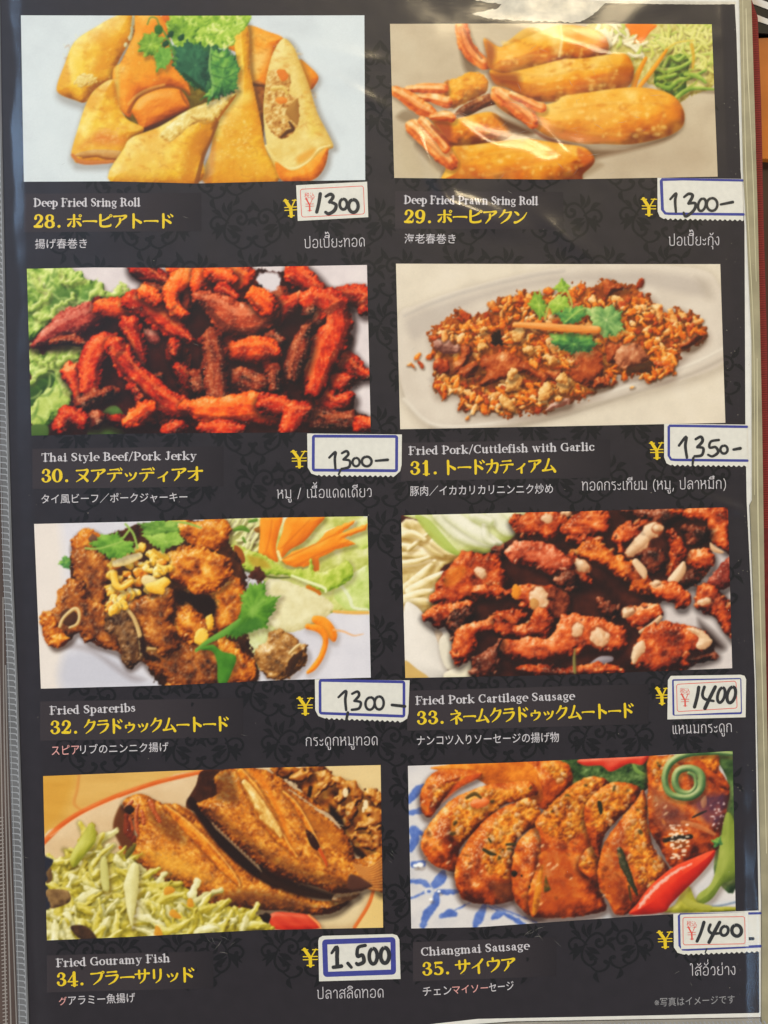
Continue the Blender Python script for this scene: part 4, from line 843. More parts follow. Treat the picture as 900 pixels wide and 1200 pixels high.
    slit([(640,215,8),(720,290,22),(820,390,28),(920,500,26),(990,580,12),(1010,615,5)],1)
    p.veil([(720,215),(800,250),(960,420),(1010,560),(940,470),(840,340)], (206,96,10), .7, 20)
    p.line([(720,225,5),(820,290,6),(920,390,7),(990,500,5)], [(90,34,4),(130,60,10)], alpha=.6, soft=2)
    for q in ([(500,210,8),(490,280,10),(500,350,8)],[(450,270,14),(470,330,14)],[(520,240,10),(530,300,10)],[(560,190,12),(610,290,10)],[(440,220,10),(470,190,8)]): p.line(q, [(90,24,4),(190,76,20),(236,130,60)], dome=12, t=.5, spec=.5, bump=.4, rag=5)
    p.dot(455,230,26,22,[(20,8,4),(60,26,10)], rag=6)
    p.line([(440,260,12),(450,340,20),(480,380,16)], [(60,16,4),(130,44,14),(190,84,34)], bump=.4, rag=8)
    p.line([(410,420,8),(440,450,10)], [(180,70,10),(210,100,30)])
    for k in range(26):
        x=500+k*13; y=500+k*9.5; p.line([(x,y,4),(x+34,y+34,2)], [(206,150,100),(240,206,160)] if k%2 else [(90,40,16),(120,60,30)], alpha=.65, dome=4)
    g=p.rng
    for k in range(300):
        x=500+480*g.rand(); y=200+500*g.rand()
        p.dot(x,y,3+4*g.rand(),2.5,[(250,210,120),(254,236,180)],alpha=.3*g.rand()+.1,own=False,dome=3) if abs((y-200)-(x-500)*.75-110)<160 else None
    p.tile(245,895)
    p.line([(-90,190,20),(20,340,26),(100,420,34),(220,520,36),(340,590,36)], [(18,6,2),(44,16,6)], dome=20, soft=4, own=False)
    p.line([(300,560,40),(420,620,36),(560,660,26),(700,680,10)], [(24,8,2),(60,26,8)], dome=20, soft=6, own=False)
    fish([(640,650),(700,640),(760,655),(700,690),(620,690)], ramp=[(90,50,20),(170,110,60),(226,180,120),(250,226,180)], t=.55)
    p.begin('fried_fish')
    fish([(30,60),(130,20),(260,25),(340,60),(420,120),(520,180),(600,250),(680,340),(720,420),(745,480),(870,450),(875,640),(820,620),(760,640),(640,650),(540,620),(420,590),(320,550),(220,480),(120,400),(20,300),(-60,210),(-20,180),(40,150)])
    p.veil([(30,60),(120,30),(160,200),(60,200),(20,170)], (80,34,8), .6, 30)
    p.veil([(-40,240),(120,380),(240,480),(420,580),(640,640),(780,600),(600,540),(400,470),(200,350),(40,220)], (110,64,24), .6, 50)
    p.veil([(340,90),(440,150),(600,280),(720,440),(640,450),(500,330),(400,230)], (190,104,20), .6, 40)
    slit([(160,40,16),(215,130,34),(270,230,42),(330,330,34),(390,410,16),(440,468,5)],1)
    slit([(175,90,10),(225,160,22),(280,250,30),(330,320,20),(360,360,8)],1,True)
    p.veil([(190,30),(270,40),(330,150),(390,280),(440,460),(380,370),(300,180)], (236,126,12), .75, 20)
    slit([(370,140,6),(430,200,14),(490,300,18),(540,400,14),(585,500,5)],.8)
    p.poly([(485,335),(520,350),(555,410),(545,435),(510,410)], [(24,6,2),(60,20,6),(120,44,12)], dome=14, t=.4)
    p.line([(555,430,8),(580,480,8),(590,510,5)], [(190,60,8),(226,100,24)])
    for k in range(30):
        x=10+k*8; y=290+k*7.5; p.line([(x,y,4),(x+22,y+36,2)], [(206,170,120),(240,214,170)] if k%2 else [(80,40,16),(110,60,30)], alpha=.6, dome=4)
    for k in range(10): p.line([(400+k*26,130+k*19,4),(440+k*26,150+k*18,2)], [(200,180,140),(236,220,190)], alpha=.7)
    p.line([(540,230,6),(600,260,9),(660,325,4)], [(190,160,120),(236,214,180)], dome=8, alpha=.8)
    for k in range(22): p.line([(720+2*k,500+3*k,4),(800,520+5*k,4),(872,470+8*k,3)], [(150,70,14),(190,100,30)] if k%2 else [(230,150,60),(246,186,100)], alpha=.8, dome=4)
    p.poly([(710,550),(800,590),(820,620),(730,640),(690,620)], [(40,16,8),(80,40,24),(120,70,50)], dome=20, t=.5, fade=8)
    for k in range(240):
        x=20+700*g.rand(); y=60+560*g.rand()
        if abs(y-60-(x-20)*.72-60)<190: p.dot(x,y,3+4*g.rand(),2.5,[(244,200,120),(254,236,180)],alpha=.3*g.rand()+.1,own=False,dome=3)
    p.line([(180,690,6),(200,720,5)], [(50,20,8),(70,30,12)])
    p.begin('tomato_slice')
    p.poly([(300,770),(330,745),(420,748),(500,760),(545,790),(560,822),(500,832),(340,832),(310,810)], [(150,14,4),(206,36,12),(232,70,30),(248,140,90)], dome=24, t=.5, tex=.25, ts=5, ta=4, tang=20, spec=.3, shadow=.3)
    p.poly([(240,780),(280,750),(310,760),(300,800),(320,832),(260,835)], [(12,5,2),(36,14,6)], rag=8)
    p.line([(500,760,5),(545,800,6),(560,826,4)], [(240,130,60),(250,170,100)])
    p.begin('lettuce')
    p.tile(45,895)
    LY=[(96,80,8),(160,138,22),(204,182,52),(224,206,96),(238,226,146),(252,244,200)]
    SL=[(30,480),(110,480),(170,440),(220,350),(270,295),(300,370),(330,440),(430,460),(480,400),(480,480),(540,560),(640,600),(740,620),(800,680),(880,710),(960,720),(1060,730),(1140,800),(1180,830),(1000,860),(30,900)]
    p.poly(SL, LY, dome=20, t=.42, tex=.5, ts=9, bump=.8, bs=7, rag=12)
    def sl(x,y):
        a=g.rand()*3.1; l=44+80*g.rand(); w=11+12*g.rand(); bnd=(g.rand()-.5)*1.6
        c=LY if g.rand()<.7 else [(150,140,70),(210,196,120),(238,228,170),(252,246,214)]
        p.line([(x-l*np.cos(a),y-l*np.sin(a)*.8,w*.5),(x-.3*l*np.cos(a+bnd*.5),y-.3*l*np.sin(a+bnd*.5),w),(x+.4*l*np.cos(a-bnd*.3),y+.4*l*np.sin(a-bnd*.3),w*.9),(x+l*np.cos(a+bnd),y+l*np.sin(a+bnd)*.8,w*.4)], c, dome=40, t=.4+.34*g.rand(), kl=.45, tex=.2, ts=3, ta=4, tang=float(np.degrees(a)), shadow=.42, scol=(90,80,10), sblur=18, soff=(3,8), warp=14, ws=7, soft=1.1)
    p.scatter([(110,490),(200,440),(270,320),(330,450),(480,480),(560,570),(740,640),(880,720),(1060,750),(1150,820),(900,850),(40,880),(60,640)], 150, sl)
    p.poly([(160,470),(220,360),(270,298),(290,380),(240,450),(180,520)], [(120,120,14),(170,164,40),(206,200,90),(226,220,130)], dome=30, t=.5, tex=.25, ts=6, ta=3, tang=-60, shadow=.3)
    p.poly([(430,600),(470,500),(505,520),(500,640),(480,760),(470,820),(445,740),(435,660)], [(160,140,60),(210,196,120),(234,224,160),(250,244,206)], dome=40, t=.6, shadow=.4, tex=.1)
    p.poly([(310,500),(340,470),(355,600),(350,640),(320,620)], [(150,140,60),(206,196,110),(232,224,150)], dome=20, t=.55, shadow=.4)
    p.begin('lettuce')
    p.poly([(440,440),(490,400),(480,440),(440,480)], [(70,60,10),(130,116,40)], t=.5)
    for x,y in ((655,630),(760,700),(690,760),(600,840)): p.flake(x,y,30,[(206,130,20),(236,170,50)], t=.5)
    p.begin('purple_cabbage')
    p.poly([(30,640),(80,630),(150,640),(160,690),(100,720),(50,720)], [(60,36,20),(120,84,44),(170,130,76),(206,170,110)], dome=30, t=.45, tex=.4)
    p.poly([(160,820),(220,810),(270,840),(290,885),(210,880)], [(36,20,12),(76,46,24),(120,84,44)], dome=20, t=.4, tex=.4)
    p.poly([(30,560),(60,520),(70,580),(40,600)], [(90,60,30),(150,110,60)], t=.4)
    p.poly([(-20,470),(60,475),(72,500),(40,545),(50,580),(30,600),(50,625),(35,650),(60,720),(-20,730)], [(24,24,36),(34,34,46),(44,44,58)], dome=20, kl=.1, t=.5, rag=4)
    p.finish(); return p
SK = [(56,14,3),(120,36,4),(178,64,6),(214,96,12),(236,140,40),(250,204,120)]
MEAT = [(110,40,4),(176,78,6),(218,116,12),(238,150,34),(248,186,80),(253,222,150)]
def picture_h():
    p = Print([(478,897.5),(600,893.5),(740,887),(858.5,880)], [(482,1088),(560,1086.5),(640,1081),(740,1074),(862,1067)], 384, 196, (214,212,216))
    p.tile(470,880)
    p.begin('patterned_plate')
    p.poly([(0,0),(1800,0),(1800,900),(0,900)], [(188,190,200),(216,214,216),(232,230,228)], dome=1, kl=0, tex=.25, ts=20, smooth=False)
    BL=[(60,90,170),(90,120,196),(130,156,214)]
    for q in ([(40,250,16),(80,200,22),(110,180,14)],[(45,310,12),(100,300,16)],[(50,490,18),(70,440,24),(60,390,18),(110,420,12)],[(60,570,16),(110,565,16)],[(50,655,10),(110,660,14),(150,700,12)],[(170,670,22),(200,640,26),(210,610,14)],[(190,705,10),(240,708,14),(290,705,6)],[(180,720,14),(170,770,18),(130,820,22),(110,880,14)],[(50,740,5),(120,710,6)],[(200,830,8),(240,815,20),(270,820,12)],[(270,800,4),(340,765,4)],[(370,880,10),(390,840,24),(420,780,14)],[(440,780,6),(520,820,6),(620,870,6)],[(460,775,5),(560,815,5),(680,860,5)],[(460,840,10),(490,820,18),(520,810,6)],[(520,820,6),(580,850,12),(620,880,8)]):
        p.line(q, BL, dome=16, t=.5, tex=.4, ts=4, kl=.2, rag=6, soft=1.6)
    p.dot(140,705,24,20,[(200,206,220),(226,226,230)]); p.dot(140,705,10,8,BL)
    for x,y,r in ((95,572,18),(72,576,12),(150,745,10),(190,705,9)): p.dot(x,y,r,r*.7,[(240,240,244),(255,255,255)],dome=8,t=.8,shadow=.3,sblur=8)
    p.veil([(100,330),(280,600),(560,770),(740,860),(480,800),(250,640)], (150,140,150), .6, 30)
    p.tile(660,875)
    p.line([(200,850,10),(400,840,14),(700,800,12),(870,780,10)], [(190,196,206),(220,222,226)])
    p.line([(690,800,4),(780,800,5),(866,780,5)], [(100,120,150),(130,150,176)], alpha=.8)
    p.begin('lettuce')
    DG=[(14,30,12),(36,62,26),(70,100,46),(116,146,80),(170,190,120)]
    p.poly([(-60,60),(430,30),(440,180),(380,220),(200,200),(0,200)], DG, dome=30, t=.42, tex=.5, ts=7, rag=12, bump=.7)
    p.line([(350,80,8),(370,120,10),(410,140,8)], [(90,130,50),(150,180,90)])
    p.poly([(760,30),(870,20),(870,700),(760,640),(780,460),(830,200)], DG, dome=30, t=.55, tex=.4, ts=8)
    p.begin('tomato_slice')
    p.poly([(70,70),(150,50),(330,40),(430,35),(400,90),(330,85),(240,125),(190,95),(110,95)], [(150,16,8),(206,44,24),(230,80,50),(246,150,120)], dome=30, t=.5, spec=.3, tex=.15)
    SKC=dict(dome=110, t=.5, kl=.6, tex=.26, ts=6, bump=.25, bs=4.5, spec=.5, gl=1, sp=12, lf=.4, ls=14, edge=.1, shadow=.65, scol=(40,14,4), sblur=30, soff=(-4,18), rag=5)
    def slice_(skin, face, **k):
        p.begin('sausage_slice'); d=dict(SKC); d.update(k); p.poly(skin, SK, **d)
        if face:
            p.poly(face, MEAT, fade=22, dome=36, t=.42, kl=.7, tex=.45, ts=4, bump=.7, bs=3.4, spec=.25, gl=1, rag=10, rs=3, lf=.4, ls=9, edge=.1)
            g=p.rng; F_=[tuple(v) for v in face]
            def bit(x,y):
                r=g.rand(); c=MEAT if r<.55 else [(160,80,20),(222,150,80),(246,206,150),(253,232,200)] if r<.85 else [(150,50,8),(206,90,14),(236,140,40)] if r<.94 else [(24,24,8),(50,46,16),(90,80,36)]
                p.flake(x,y,6+12*g.rand(),c,dome=12,t=.4+.25*g.rand(),kl=.6,bump=.4,shadow=.3,sblur=7,soff=(2,5),rag=3,alpha=.7,soft=1.4)
            a=0.5*abs(sum(F_[i][0]*F_[(i+1)%len(F_)][1]-F_[(i+1)%len(F_)][0]*F_[i][1] for i in range(len(F_))))
            p.scatter(face, int(a/620), bit)
    p.tile(470,880)
    slice_([(560,40),(800,50),(850,90),(860,160),(800,230),(740,300),(600,220),(420,120)], [(700,60),(800,60),(845,110),(800,170),(740,120)])
    p.begin('sausage_slice')
    p.poly([(160,80),(420,50),(640,60),(700,160),(700,260),(540,250),(380,140),(200,100)], [(150,60,6),(206,100,12),(236,140,30),(248,180,80)], dome=40, t=.5, tex=.3, ts=6, lf=.4, bump=.5)
    slice_([(95,230),(110,180),(160,110),(250,90),(390,100),(400,130),(300,180),(220,240),(150,330),(110,310)], [(160,190),(230,160),(330,120),(390,110),(360,150),(260,190),(180,270),(150,250)])
    p.veil([(280,150),(390,105),(400,135),(300,190),(200,270)], (224,84,20), .75, 14)
    slice_([(100,480),(120,400),(180,320),(260,240),(400,180),(520,160),(640,150),(690,210),(620,240),(500,280),(420,370),(300,480),(285,600),(200,590),(140,550)], [(240,330),(300,240),(420,190),(540,180),(660,180),(640,230),(520,270),(430,340),(360,390),(300,460),(250,430)])
    p.dot(395,260,50,26,[(176,66,14),(230,110,40),(248,170,100)],ang=-10,t=.55,rag=5,dome=24,shadow=.4,spec=.3)
    p.line([(330,235,8),(370,215,10),(400,235,6)], [(70,50,10),(120,90,30)])
    slice_([(270,620),(285,540),(340,440),(420,350),(500,290),(580,255),(640,235),(690,280),(700,360),(640,400),(580,450),(560,560),(570,700),(560,750),(470,770),(370,765),(310,740),(280,680)], [(400,560),(410,480),(440,380),(520,290),(620,250),(680,250),(690,330),(620,410),(570,460),(555,560),(545,640),(490,640),(430,600)])
    for q in ([(415,495,8),(450,515,10),(475,520,5)],[(530,470,6),(580,468,8)],[(440,440,5),(450,455,6)]): p.line(q, [(24,24,10),(54,50,20),(90,80,40)], dome=8)
    p.veil([(440,660),(560,650),(560,750),(480,765)], (90,46,24), .6, 30)
    slice_([(555,620),(560,540),(580,470),(620,420),(680,380),(760,400),(790,500),(760,580),(720,700),(720,820),(650,825),(600,790),(565,730)], [(690,520),(700,490),(760,480),(765,540),(730,620),(700,650),(680,580)])
    for x,y,a,b in ((570,615,14,16),(725,565,20,16),(710,510,14,22),(720,640,14,8),(645,680,6,6),(605,625,5,5)): p.dot(x,y,a,b,[(16,14,8),(40,34,16)],rag=6)
    p.tile(660,875)
    slice_([(-165,840),(-170,720),(-130,600),(-110,470),(-140,380),(-90,320),(0,230),(60,180),(140,150),(215,165),(230,200),(160,260),(180,420),(180,560),(175,680),(200,760),(215,820),(100,850),(0,860),(-100,860)], [(-120,400),(-100,330),(0,230),(80,180),(150,155),(210,175),(130,270),(110,400),(40,480),(-40,470)])
    p.veil([(-150,560),(-50,490),(40,500),(90,600),(100,760),(40,850),(-120,850)], (176,66,8), .6, 50)
    p.poly([(-150,760),(-120,620),(-100,600),(-110,720),(-130,830),(-155,840)], [(160,80,6),(216,130,20),(240,170,60)], dome=20, t=.5, tex=.3)
    p.poly([(-90,640),(-70,690),(-60,720),(-100,730)], [(50,44,8),(90,76,16),(130,100,30)], t=.4, fade=8)
    slice_([(75,590),(110,520),(170,480),(190,420),(190,560),(190,680),(110,640)], [(80,580),(120,530),(180,480),(180,560),(170,620),(110,620)])
    slice_([(105,320),(150,240),(240,180),(320,180),(390,215),(340,300),(260,380),(200,460),(180,560),(130,460)], [(130,300),(170,240),(250,195),(320,195),(370,220),(330,290),(250,370),(200,440),(150,400)])
    p.poly([(170,280),(190,275),(200,320),(185,340)], [(24,24,10),(54,50,20)], dome=8)
    slice_([(180,700),(175,600),(200,500),(240,430),(300,350),(360,280),(400,215),(420,280),(425,400),(460,520),(530,610),(480,680),(400,760),(330,835),(260,840),(230,780)], [(300,440),(340,340),(400,240),(418,300),(420,400),(450,500),(520,610),(460,680),(400,720),(360,640),(330,540)])
    p.veil([(190,690),(200,540),(280,420),(330,440),(300,600),(340,760),(260,820)], (150,56,10), .45, 30)
    p.line([(285,520,14),(300,580,20),(330,650,16),(370,740,8)], [(14,16,8),(40,42,20),(80,80,50),(150,140,110)], dome=16, t=.4, spec=.5, gl=1, rag=5)
    p.line([(330,700,6),(340,770,6)], [(60,40,10),(90,60,20)])
    slice_([(425,200),(425,60),(480,45),(580,40),(700,40),(770,40),(780,110),(820,170),(835,230),(820,320),(790,430),(770,520),(640,570),(550,610),(480,500),(430,400)], [(430,80),(480,50),(560,45),(540,110),(510,160),(450,180)], t=.42)
    p.poly([(690,40),(775,40),(780,120),(740,120),(700,80)], MEAT, t=.4, tex=.5, ts=4, bump=.9, rag=8)
    p.poly([(570,80),(640,50),(700,80),(740,120),(825,180),(830,220),(760,190),(690,140)], SK, dome=40, t=.4, tex=.3, spec=.4, gl=1)
    p.veil([(430,180),(560,260),(640,330),(600,420),(500,440),(430,330)], (110,60,60), .5, 40)
    p.veil([(640,260),(830,220),(800,400),(700,400)], (90,56,96), .6, 40)
    p.poly([(690,270),(715,245),(720,290),(700,310)], [(140,80,60),(200,150,110)], t=.5)
    p.line([(650,355,4),(690,335,6),(720,322,3)], [(24,20,20),(50,40,36)])
    p.line([(600,380,10),(680,400,14),(760,440,8)], [(180,100,50),(230,160,100)], alpha=.7, tex=.4)
    p.line([(510,470,10),(570,460,16),(640,450,10)], [(20,16,10),(50,40,24)], rag=6)
    p.dot(585,490,36,24,[(120,50,10),(180,90,20)])
    g=p.rng
    for k in range(46):
        x=540+90*g.rand(); y=390+190*g.rand(); p.dot(x,y,6+7*g.rand(),5,[(250,220,190),(255,250,236)],alpha=.8,dome=6,rag=4)
    for k in range(30):
        x=740+70*g.rand(); y=270+140*g.rand(); p.dot(x,y,5,4,[(230,200,200),(250,236,230)],alpha=.7,dome=5)
    p.begin(None); p.cur = len(p.names) - 2
    for tx,x0,y0,x1,y1,n in ((470,110,380,260,560,16),(470,290,500,420,740,22),(470,570,480,700,780,20),(470,100,180,180,300,8),(660,-140,480,60,820,30),(660,190,480,280,760,16),(660,430,160,560,480,14)):
        p.tile(tx, 880 if tx==470 else 875)
        for k in range(n):
            x=x0+(x1-x0)*g.rand(); y=y0+(y1-y0)*g.rand(); r=g.rand()
            if r<.2: p.line([(x-10,y+8,2),(x,y,4+3*g.rand()),(x+14*g.rand(),y-8,2)], [(252,206,150),(255,236,206)], alpha=.6, soft=1.4, rag=4, own=False)
            else: p.dot(x,y,10+16*g.rand(),8+12*g.rand(),[(70,18,2),(110,34,4)] if r<.75 else [(236,130,30),(248,170,70)],ang=180*g.rand(),alpha=.4,fade=9,own=False)
    p.tile(660,875)
    p.begin('long_bean')
    p.poly([(820,330),(865,400),(868,640),(800,690),(750,760),(700,790),(665,780),(680,740),(740,690),(770,600),(790,470)], [(70,90,20),(116,136,40),(156,170,70),(196,200,110)], dome=50, t=.55, tex=.2, ts=8, ta=3, tang=110, shadow=.4)
    p.poly([(590,740),(630,700),(660,760),(700,800),(860,805),(866,825),(510,832),(560,795)], [(90,96,14),(146,146,30),(186,182,64),(214,208,110)], dome=40, t=.55, tex=.2, shadow=.4)
    p.line([(600,760,16),(640,790,18),(740,808,10)], [(150,150,40),(200,196,90)], dome=16)
    p.begin('vegetable_curl')
    CL=[(30,64,30),(70,106,60),(116,150,84),(170,190,110),(216,220,150)]
    p.line([(850,36,10),(740,28,14),(620,36,18),(540,80,18),(510,150,16),(525,220,16),(570,250,16),(640,250,20),(690,210,20),(690,140,20),(640,108,18),(580,120,18),(560,170,18),(580,220,16),(630,232,13),(665,200,11),(660,150,9),(630,132,8)], CL, dome=22, t=.52, kl=.7, tex=.1, spec=.4, shadow=.5, sblur=14, n=6)
    cilantro(p, [(745,470),(790,450),(800,490),(760,505)], GRN, t=.5)
    p.begin('red_chilli')
    p.poly([(335,842),(370,790),(420,720),(480,660),(560,600),(650,560),(750,520),(762,535),(740,580),(690,640),(620,710),(540,790),(500,832)], [(130,10,2),(196,26,6),(226,48,18),(242,84,44),(252,160,120)], dome=70, t=.5, kl=.6, tex=.06, shadow=.4, sblur=20)
    p.line([(380,810,6),(430,745,10),(490,685,9),(560,630,7),(640,590,5)], [(250,170,150),(255,236,226)], dome=8, rag=9, rs=3, alpha=.85, soft=1.5)
    p.finish(); return p
PICTURES = [
    (picture_a, (.92, .95, .84), 'printed picture of spring rolls topped with coriander'),
    (picture_b, (.97, .94, .74), 'printed picture of golden prawn rolls with tails and shredded salad'),
    (picture_c, (1.06, .98, .86), 'printed picture of red jerky strips with green lettuce'),
    (picture_d, (1.0, .98, .92), 'printed picture of garlic pork on a white oval plate'),
    (picture_e, (1.0, .98, .92), 'printed picture of brown spareribs with carrot and salad'),
    (picture_f, (1.06, .98, .86), 'printed picture of red brown sausage pieces with white cartilage'),
    (picture_g, (1.0, .98, .92), 'printed picture of two fried fish with shredded lettuce'),
    (picture_h, (1.06, .98, .86), 'printed picture of sliced sausage with a red chilli on a blue patterned plate'),
]
# ------------------------------------------------------------------ helpers: materials, meshes, things
def lin(c): c = np.asarray(c, float) / 255; return np.where(c <= .04045, c / 12.92, ((c + .055) / 1.055) ** 2.4)
_m = {}
def mat(name, rgb, rough=.5, spec=.3, noise=0, nscale=400, bump=0, bscale=900, metallic=0):
    if name in _m: return _m[name]
    m = bpy.data.materials.new(name); m.use_nodes = True; nt = m.node_tree; b = nt.nodes['Principled BSDF']
    c = lin(rgb); b.inputs['Base Color'].default_value = (*c, 1); b.inputs['Roughness'].default_value = rough
    b.inputs['Specular IOR Level'].default_value = spec; b.inputs['Metallic'].default_value = metallic
    tc = nt.nodes.new('ShaderNodeTexCoord')
    if noise:
        n = nt.nodes.new('ShaderNodeTexNoise'); n.inputs['Scale'].default_value = nscale; n.inputs['Detail'].default_value = 6
        r = nt.nodes.new('ShaderNodeValToRGB'); r.color_ramp.elements[0].position = .3; r.color_ramp.elements[1].position = .7
        r.color_ramp.elements[0].color = (*np.clip(c * (1 - noise), 0, 1), 1); r.color_ramp.elements[1].color = (*np.clip(c * (1 + noise), 0, 1), 1)
        nt.links.new(tc.outputs['Object'], n.inputs['Vector']); nt.links.new(n.outputs['Fac'], r.inputs['Fac']); nt.links.new(r.outputs['Color'], b.inputs['Base Color'])
    if bump:
        n = nt.nodes.new('ShaderNodeTexNoise'); n.inputs['Scale'].default_value = bscale; n.inputs['Detail'].default_value = 4
        q = nt.nodes.new('ShaderNodeBump'); q.inputs['Strength'].default_value = bump; q.inputs['Distance'].default_value = .0003
        nt.links.new(tc.outputs['Object'], n.inputs['Vector']); nt.links.new(n.outputs['Fac'], q.inputs['Height']); nt.links.new(q.outputs['Normal'], b.inputs['Normal'])
    _m[name] = m; return m
def ink_mat(name='print_ink'):
    if name in _m: return _m[name]
    m = bpy.data.materials.new(name); m.use_nodes = True; nt = m.node_tree; b = nt.nodes['Principled BSDF']
    a = nt.nodes.new('ShaderNodeAttribute'); a.attribute_name = 'ink'
    nt.links.new(a.outputs['Color'], b.inputs['Base Color']); b.inputs['Roughness'].default_value = .55; b.inputs['Specular IOR Level'].default_value = .15
    _m[name] = m; return m
def link(name, me, m, parent=None, label=None, cat=None, group=None, kind=None):
    o = bpy.data.objects.new(name, me); C.objects.link(o)
    if m is not None: me.materials.append(m)
    if parent is not None: o.parent = parent
    return tag(o, label, cat, group, kind)
def tag(o, label=None, cat=None, group=None, kind=None):
    for k, v in (('label', label), ('category', cat), ('group', group), ('kind', kind)):
        if v: o[k] = v
    return o
def empty(name, x, y, label, cat, group=None):
    o = bpy.data.objects.new(name, None); C.objects.link(o); o.empty_display_size = .01
    return tag(o, label, cat, group)
class MB:
    """collects flat ribbons, outlines and slabs, in page units"""
    def __init__(s): s.v = []; s.f = []; s.k = 0
    def add(s, vs, fs):
        n = len(s.v); s.v += vs; s.f += [tuple(n + i for i in f) for f in fs]
    def ribbon(s, pts, z, smooth=True, n=6, cap=True, dz=1.1e-5):
        """a stroke [(x, y, width)...] as one flat face strip at height z"""
        P = np.array(pts, float)
        if len(P) > 4 and np.hypot(*(P[0, :2] - P[-1, :2])) < 1e-3: cap = False
        if smooth and len(P) > 2: P = spline(P, n, False)
        keep = [0] + [i for i in range(1, len(P)) if np.hypot(*(P[i, :2] - P[i - 1, :2])) > 1e-4]; P = P[keep]
        if len(P) < 2: return
        D = np.gradient(P[:, :2], axis=0); D /= np.hypot(D[:, 0], D[:, 1])[:, None] + 1e-9
        N = np.stack([-D[:, 1], D[:, 0]], 1); h = np.maximum(P[:, 2], .02)[:, None] / 2
        zz = z + dz * (s.k % 9); s.k += 1
        L = P[:, :2] + N * h; R = P[:, :2] - N * h; m = len(P)
        ring = list(L)
        if cap:
            for a in np.linspace(0, np.pi, 6)[1:-1]: ring.append(P[-1, :2] + (N[-1] * np.cos(a) + D[-1] * np.sin(a)) * h[-1])
        ring += list(R[::-1])
        if cap:
            for a in np.linspace(0, np.pi, 6)[1:-1]: ring.append(P[0, :2] + (-N[0] * np.cos(a) - D[0] * np.sin(a)) * h[0])
        base = [W(p[0], p[1], zz + 7e-6 * i / m) for i, p in enumerate(L)] + [W(p[0], p[1], zz + 7e-6 * i / m) for i, p in enumerate(R)]
        fs = [(i, i + 1, m + i + 1, m + i) for i in range(m - 1)]
        if cap:
            e = [W(*(P[-1, :2] + (N[-1] * np.cos(a) + D[-1] * np.sin(a)) * h[-1]), zz) for a in np.linspace(0, np.pi, 7)[1:-1]]
            q = len(base); base += e; fs.append((m - 1, *range(q, q + 5), 2 * m - 1))
            e = [W(*(P[0, :2] + (-N[0] * np.cos(a) - D[0] * np.sin(a)) * h[0]), zz) for a in np.linspace(0, np.pi, 7)[1:-1]]
            q = len(base); base += e; fs.append((m, *range(q, q + 5), 0))
        s.add(base, fs)
    def sheet(s, pts, z): s.add([W(x, y, z) for x, y in pts], [tuple(range(len(pts)))])
    def slab(s, pts, z0, z1):
        n = len(pts)
        s.add([W(x, y, z1) for x, y in pts] + [W(x, y, z0) for x, y in pts], [tuple(range(n)), tuple(range(2 * n - 1, n - 1, -1))] + [(i, (i + 1) % n, n + (i + 1) % n, n + i) for i in range(n)])
    def frame(s, outer, inner, z):
        n = len(outer); s.add([W(x, y, z) for x, y in outer] + [W(x, y, z) for x, y in inner], [(i, (i + 1) % n, n + (i + 1) % n, n + i) for i in range(n)])
    def build(s, name, m, parent=None, **k):
        me = bpy.data.meshes.new(name); me.from_pydata(s.v, [], s.f); me.update()
        return link(name, me, m, parent, **k)
def rrect(x0, y0, x1, y1, r, q=None, n=5):
    """rounded rectangle outline; q maps it onto a slightly turned quad (TL, TR, BR, BL)"""
    out = []
    for cx, cy, a0 in ((x1 - r, y0 + r, -90), (x1 - r, y1 - r, 0), (x0 + r, y1 - r, 90), (x0 + r, y0 + r, 180)):
        for a in np.linspace(a0, a0 + 90, n): out.append((cx + r * math.cos(math.radians(a)), cy + r * math.sin(math.radians(a))))
    return out

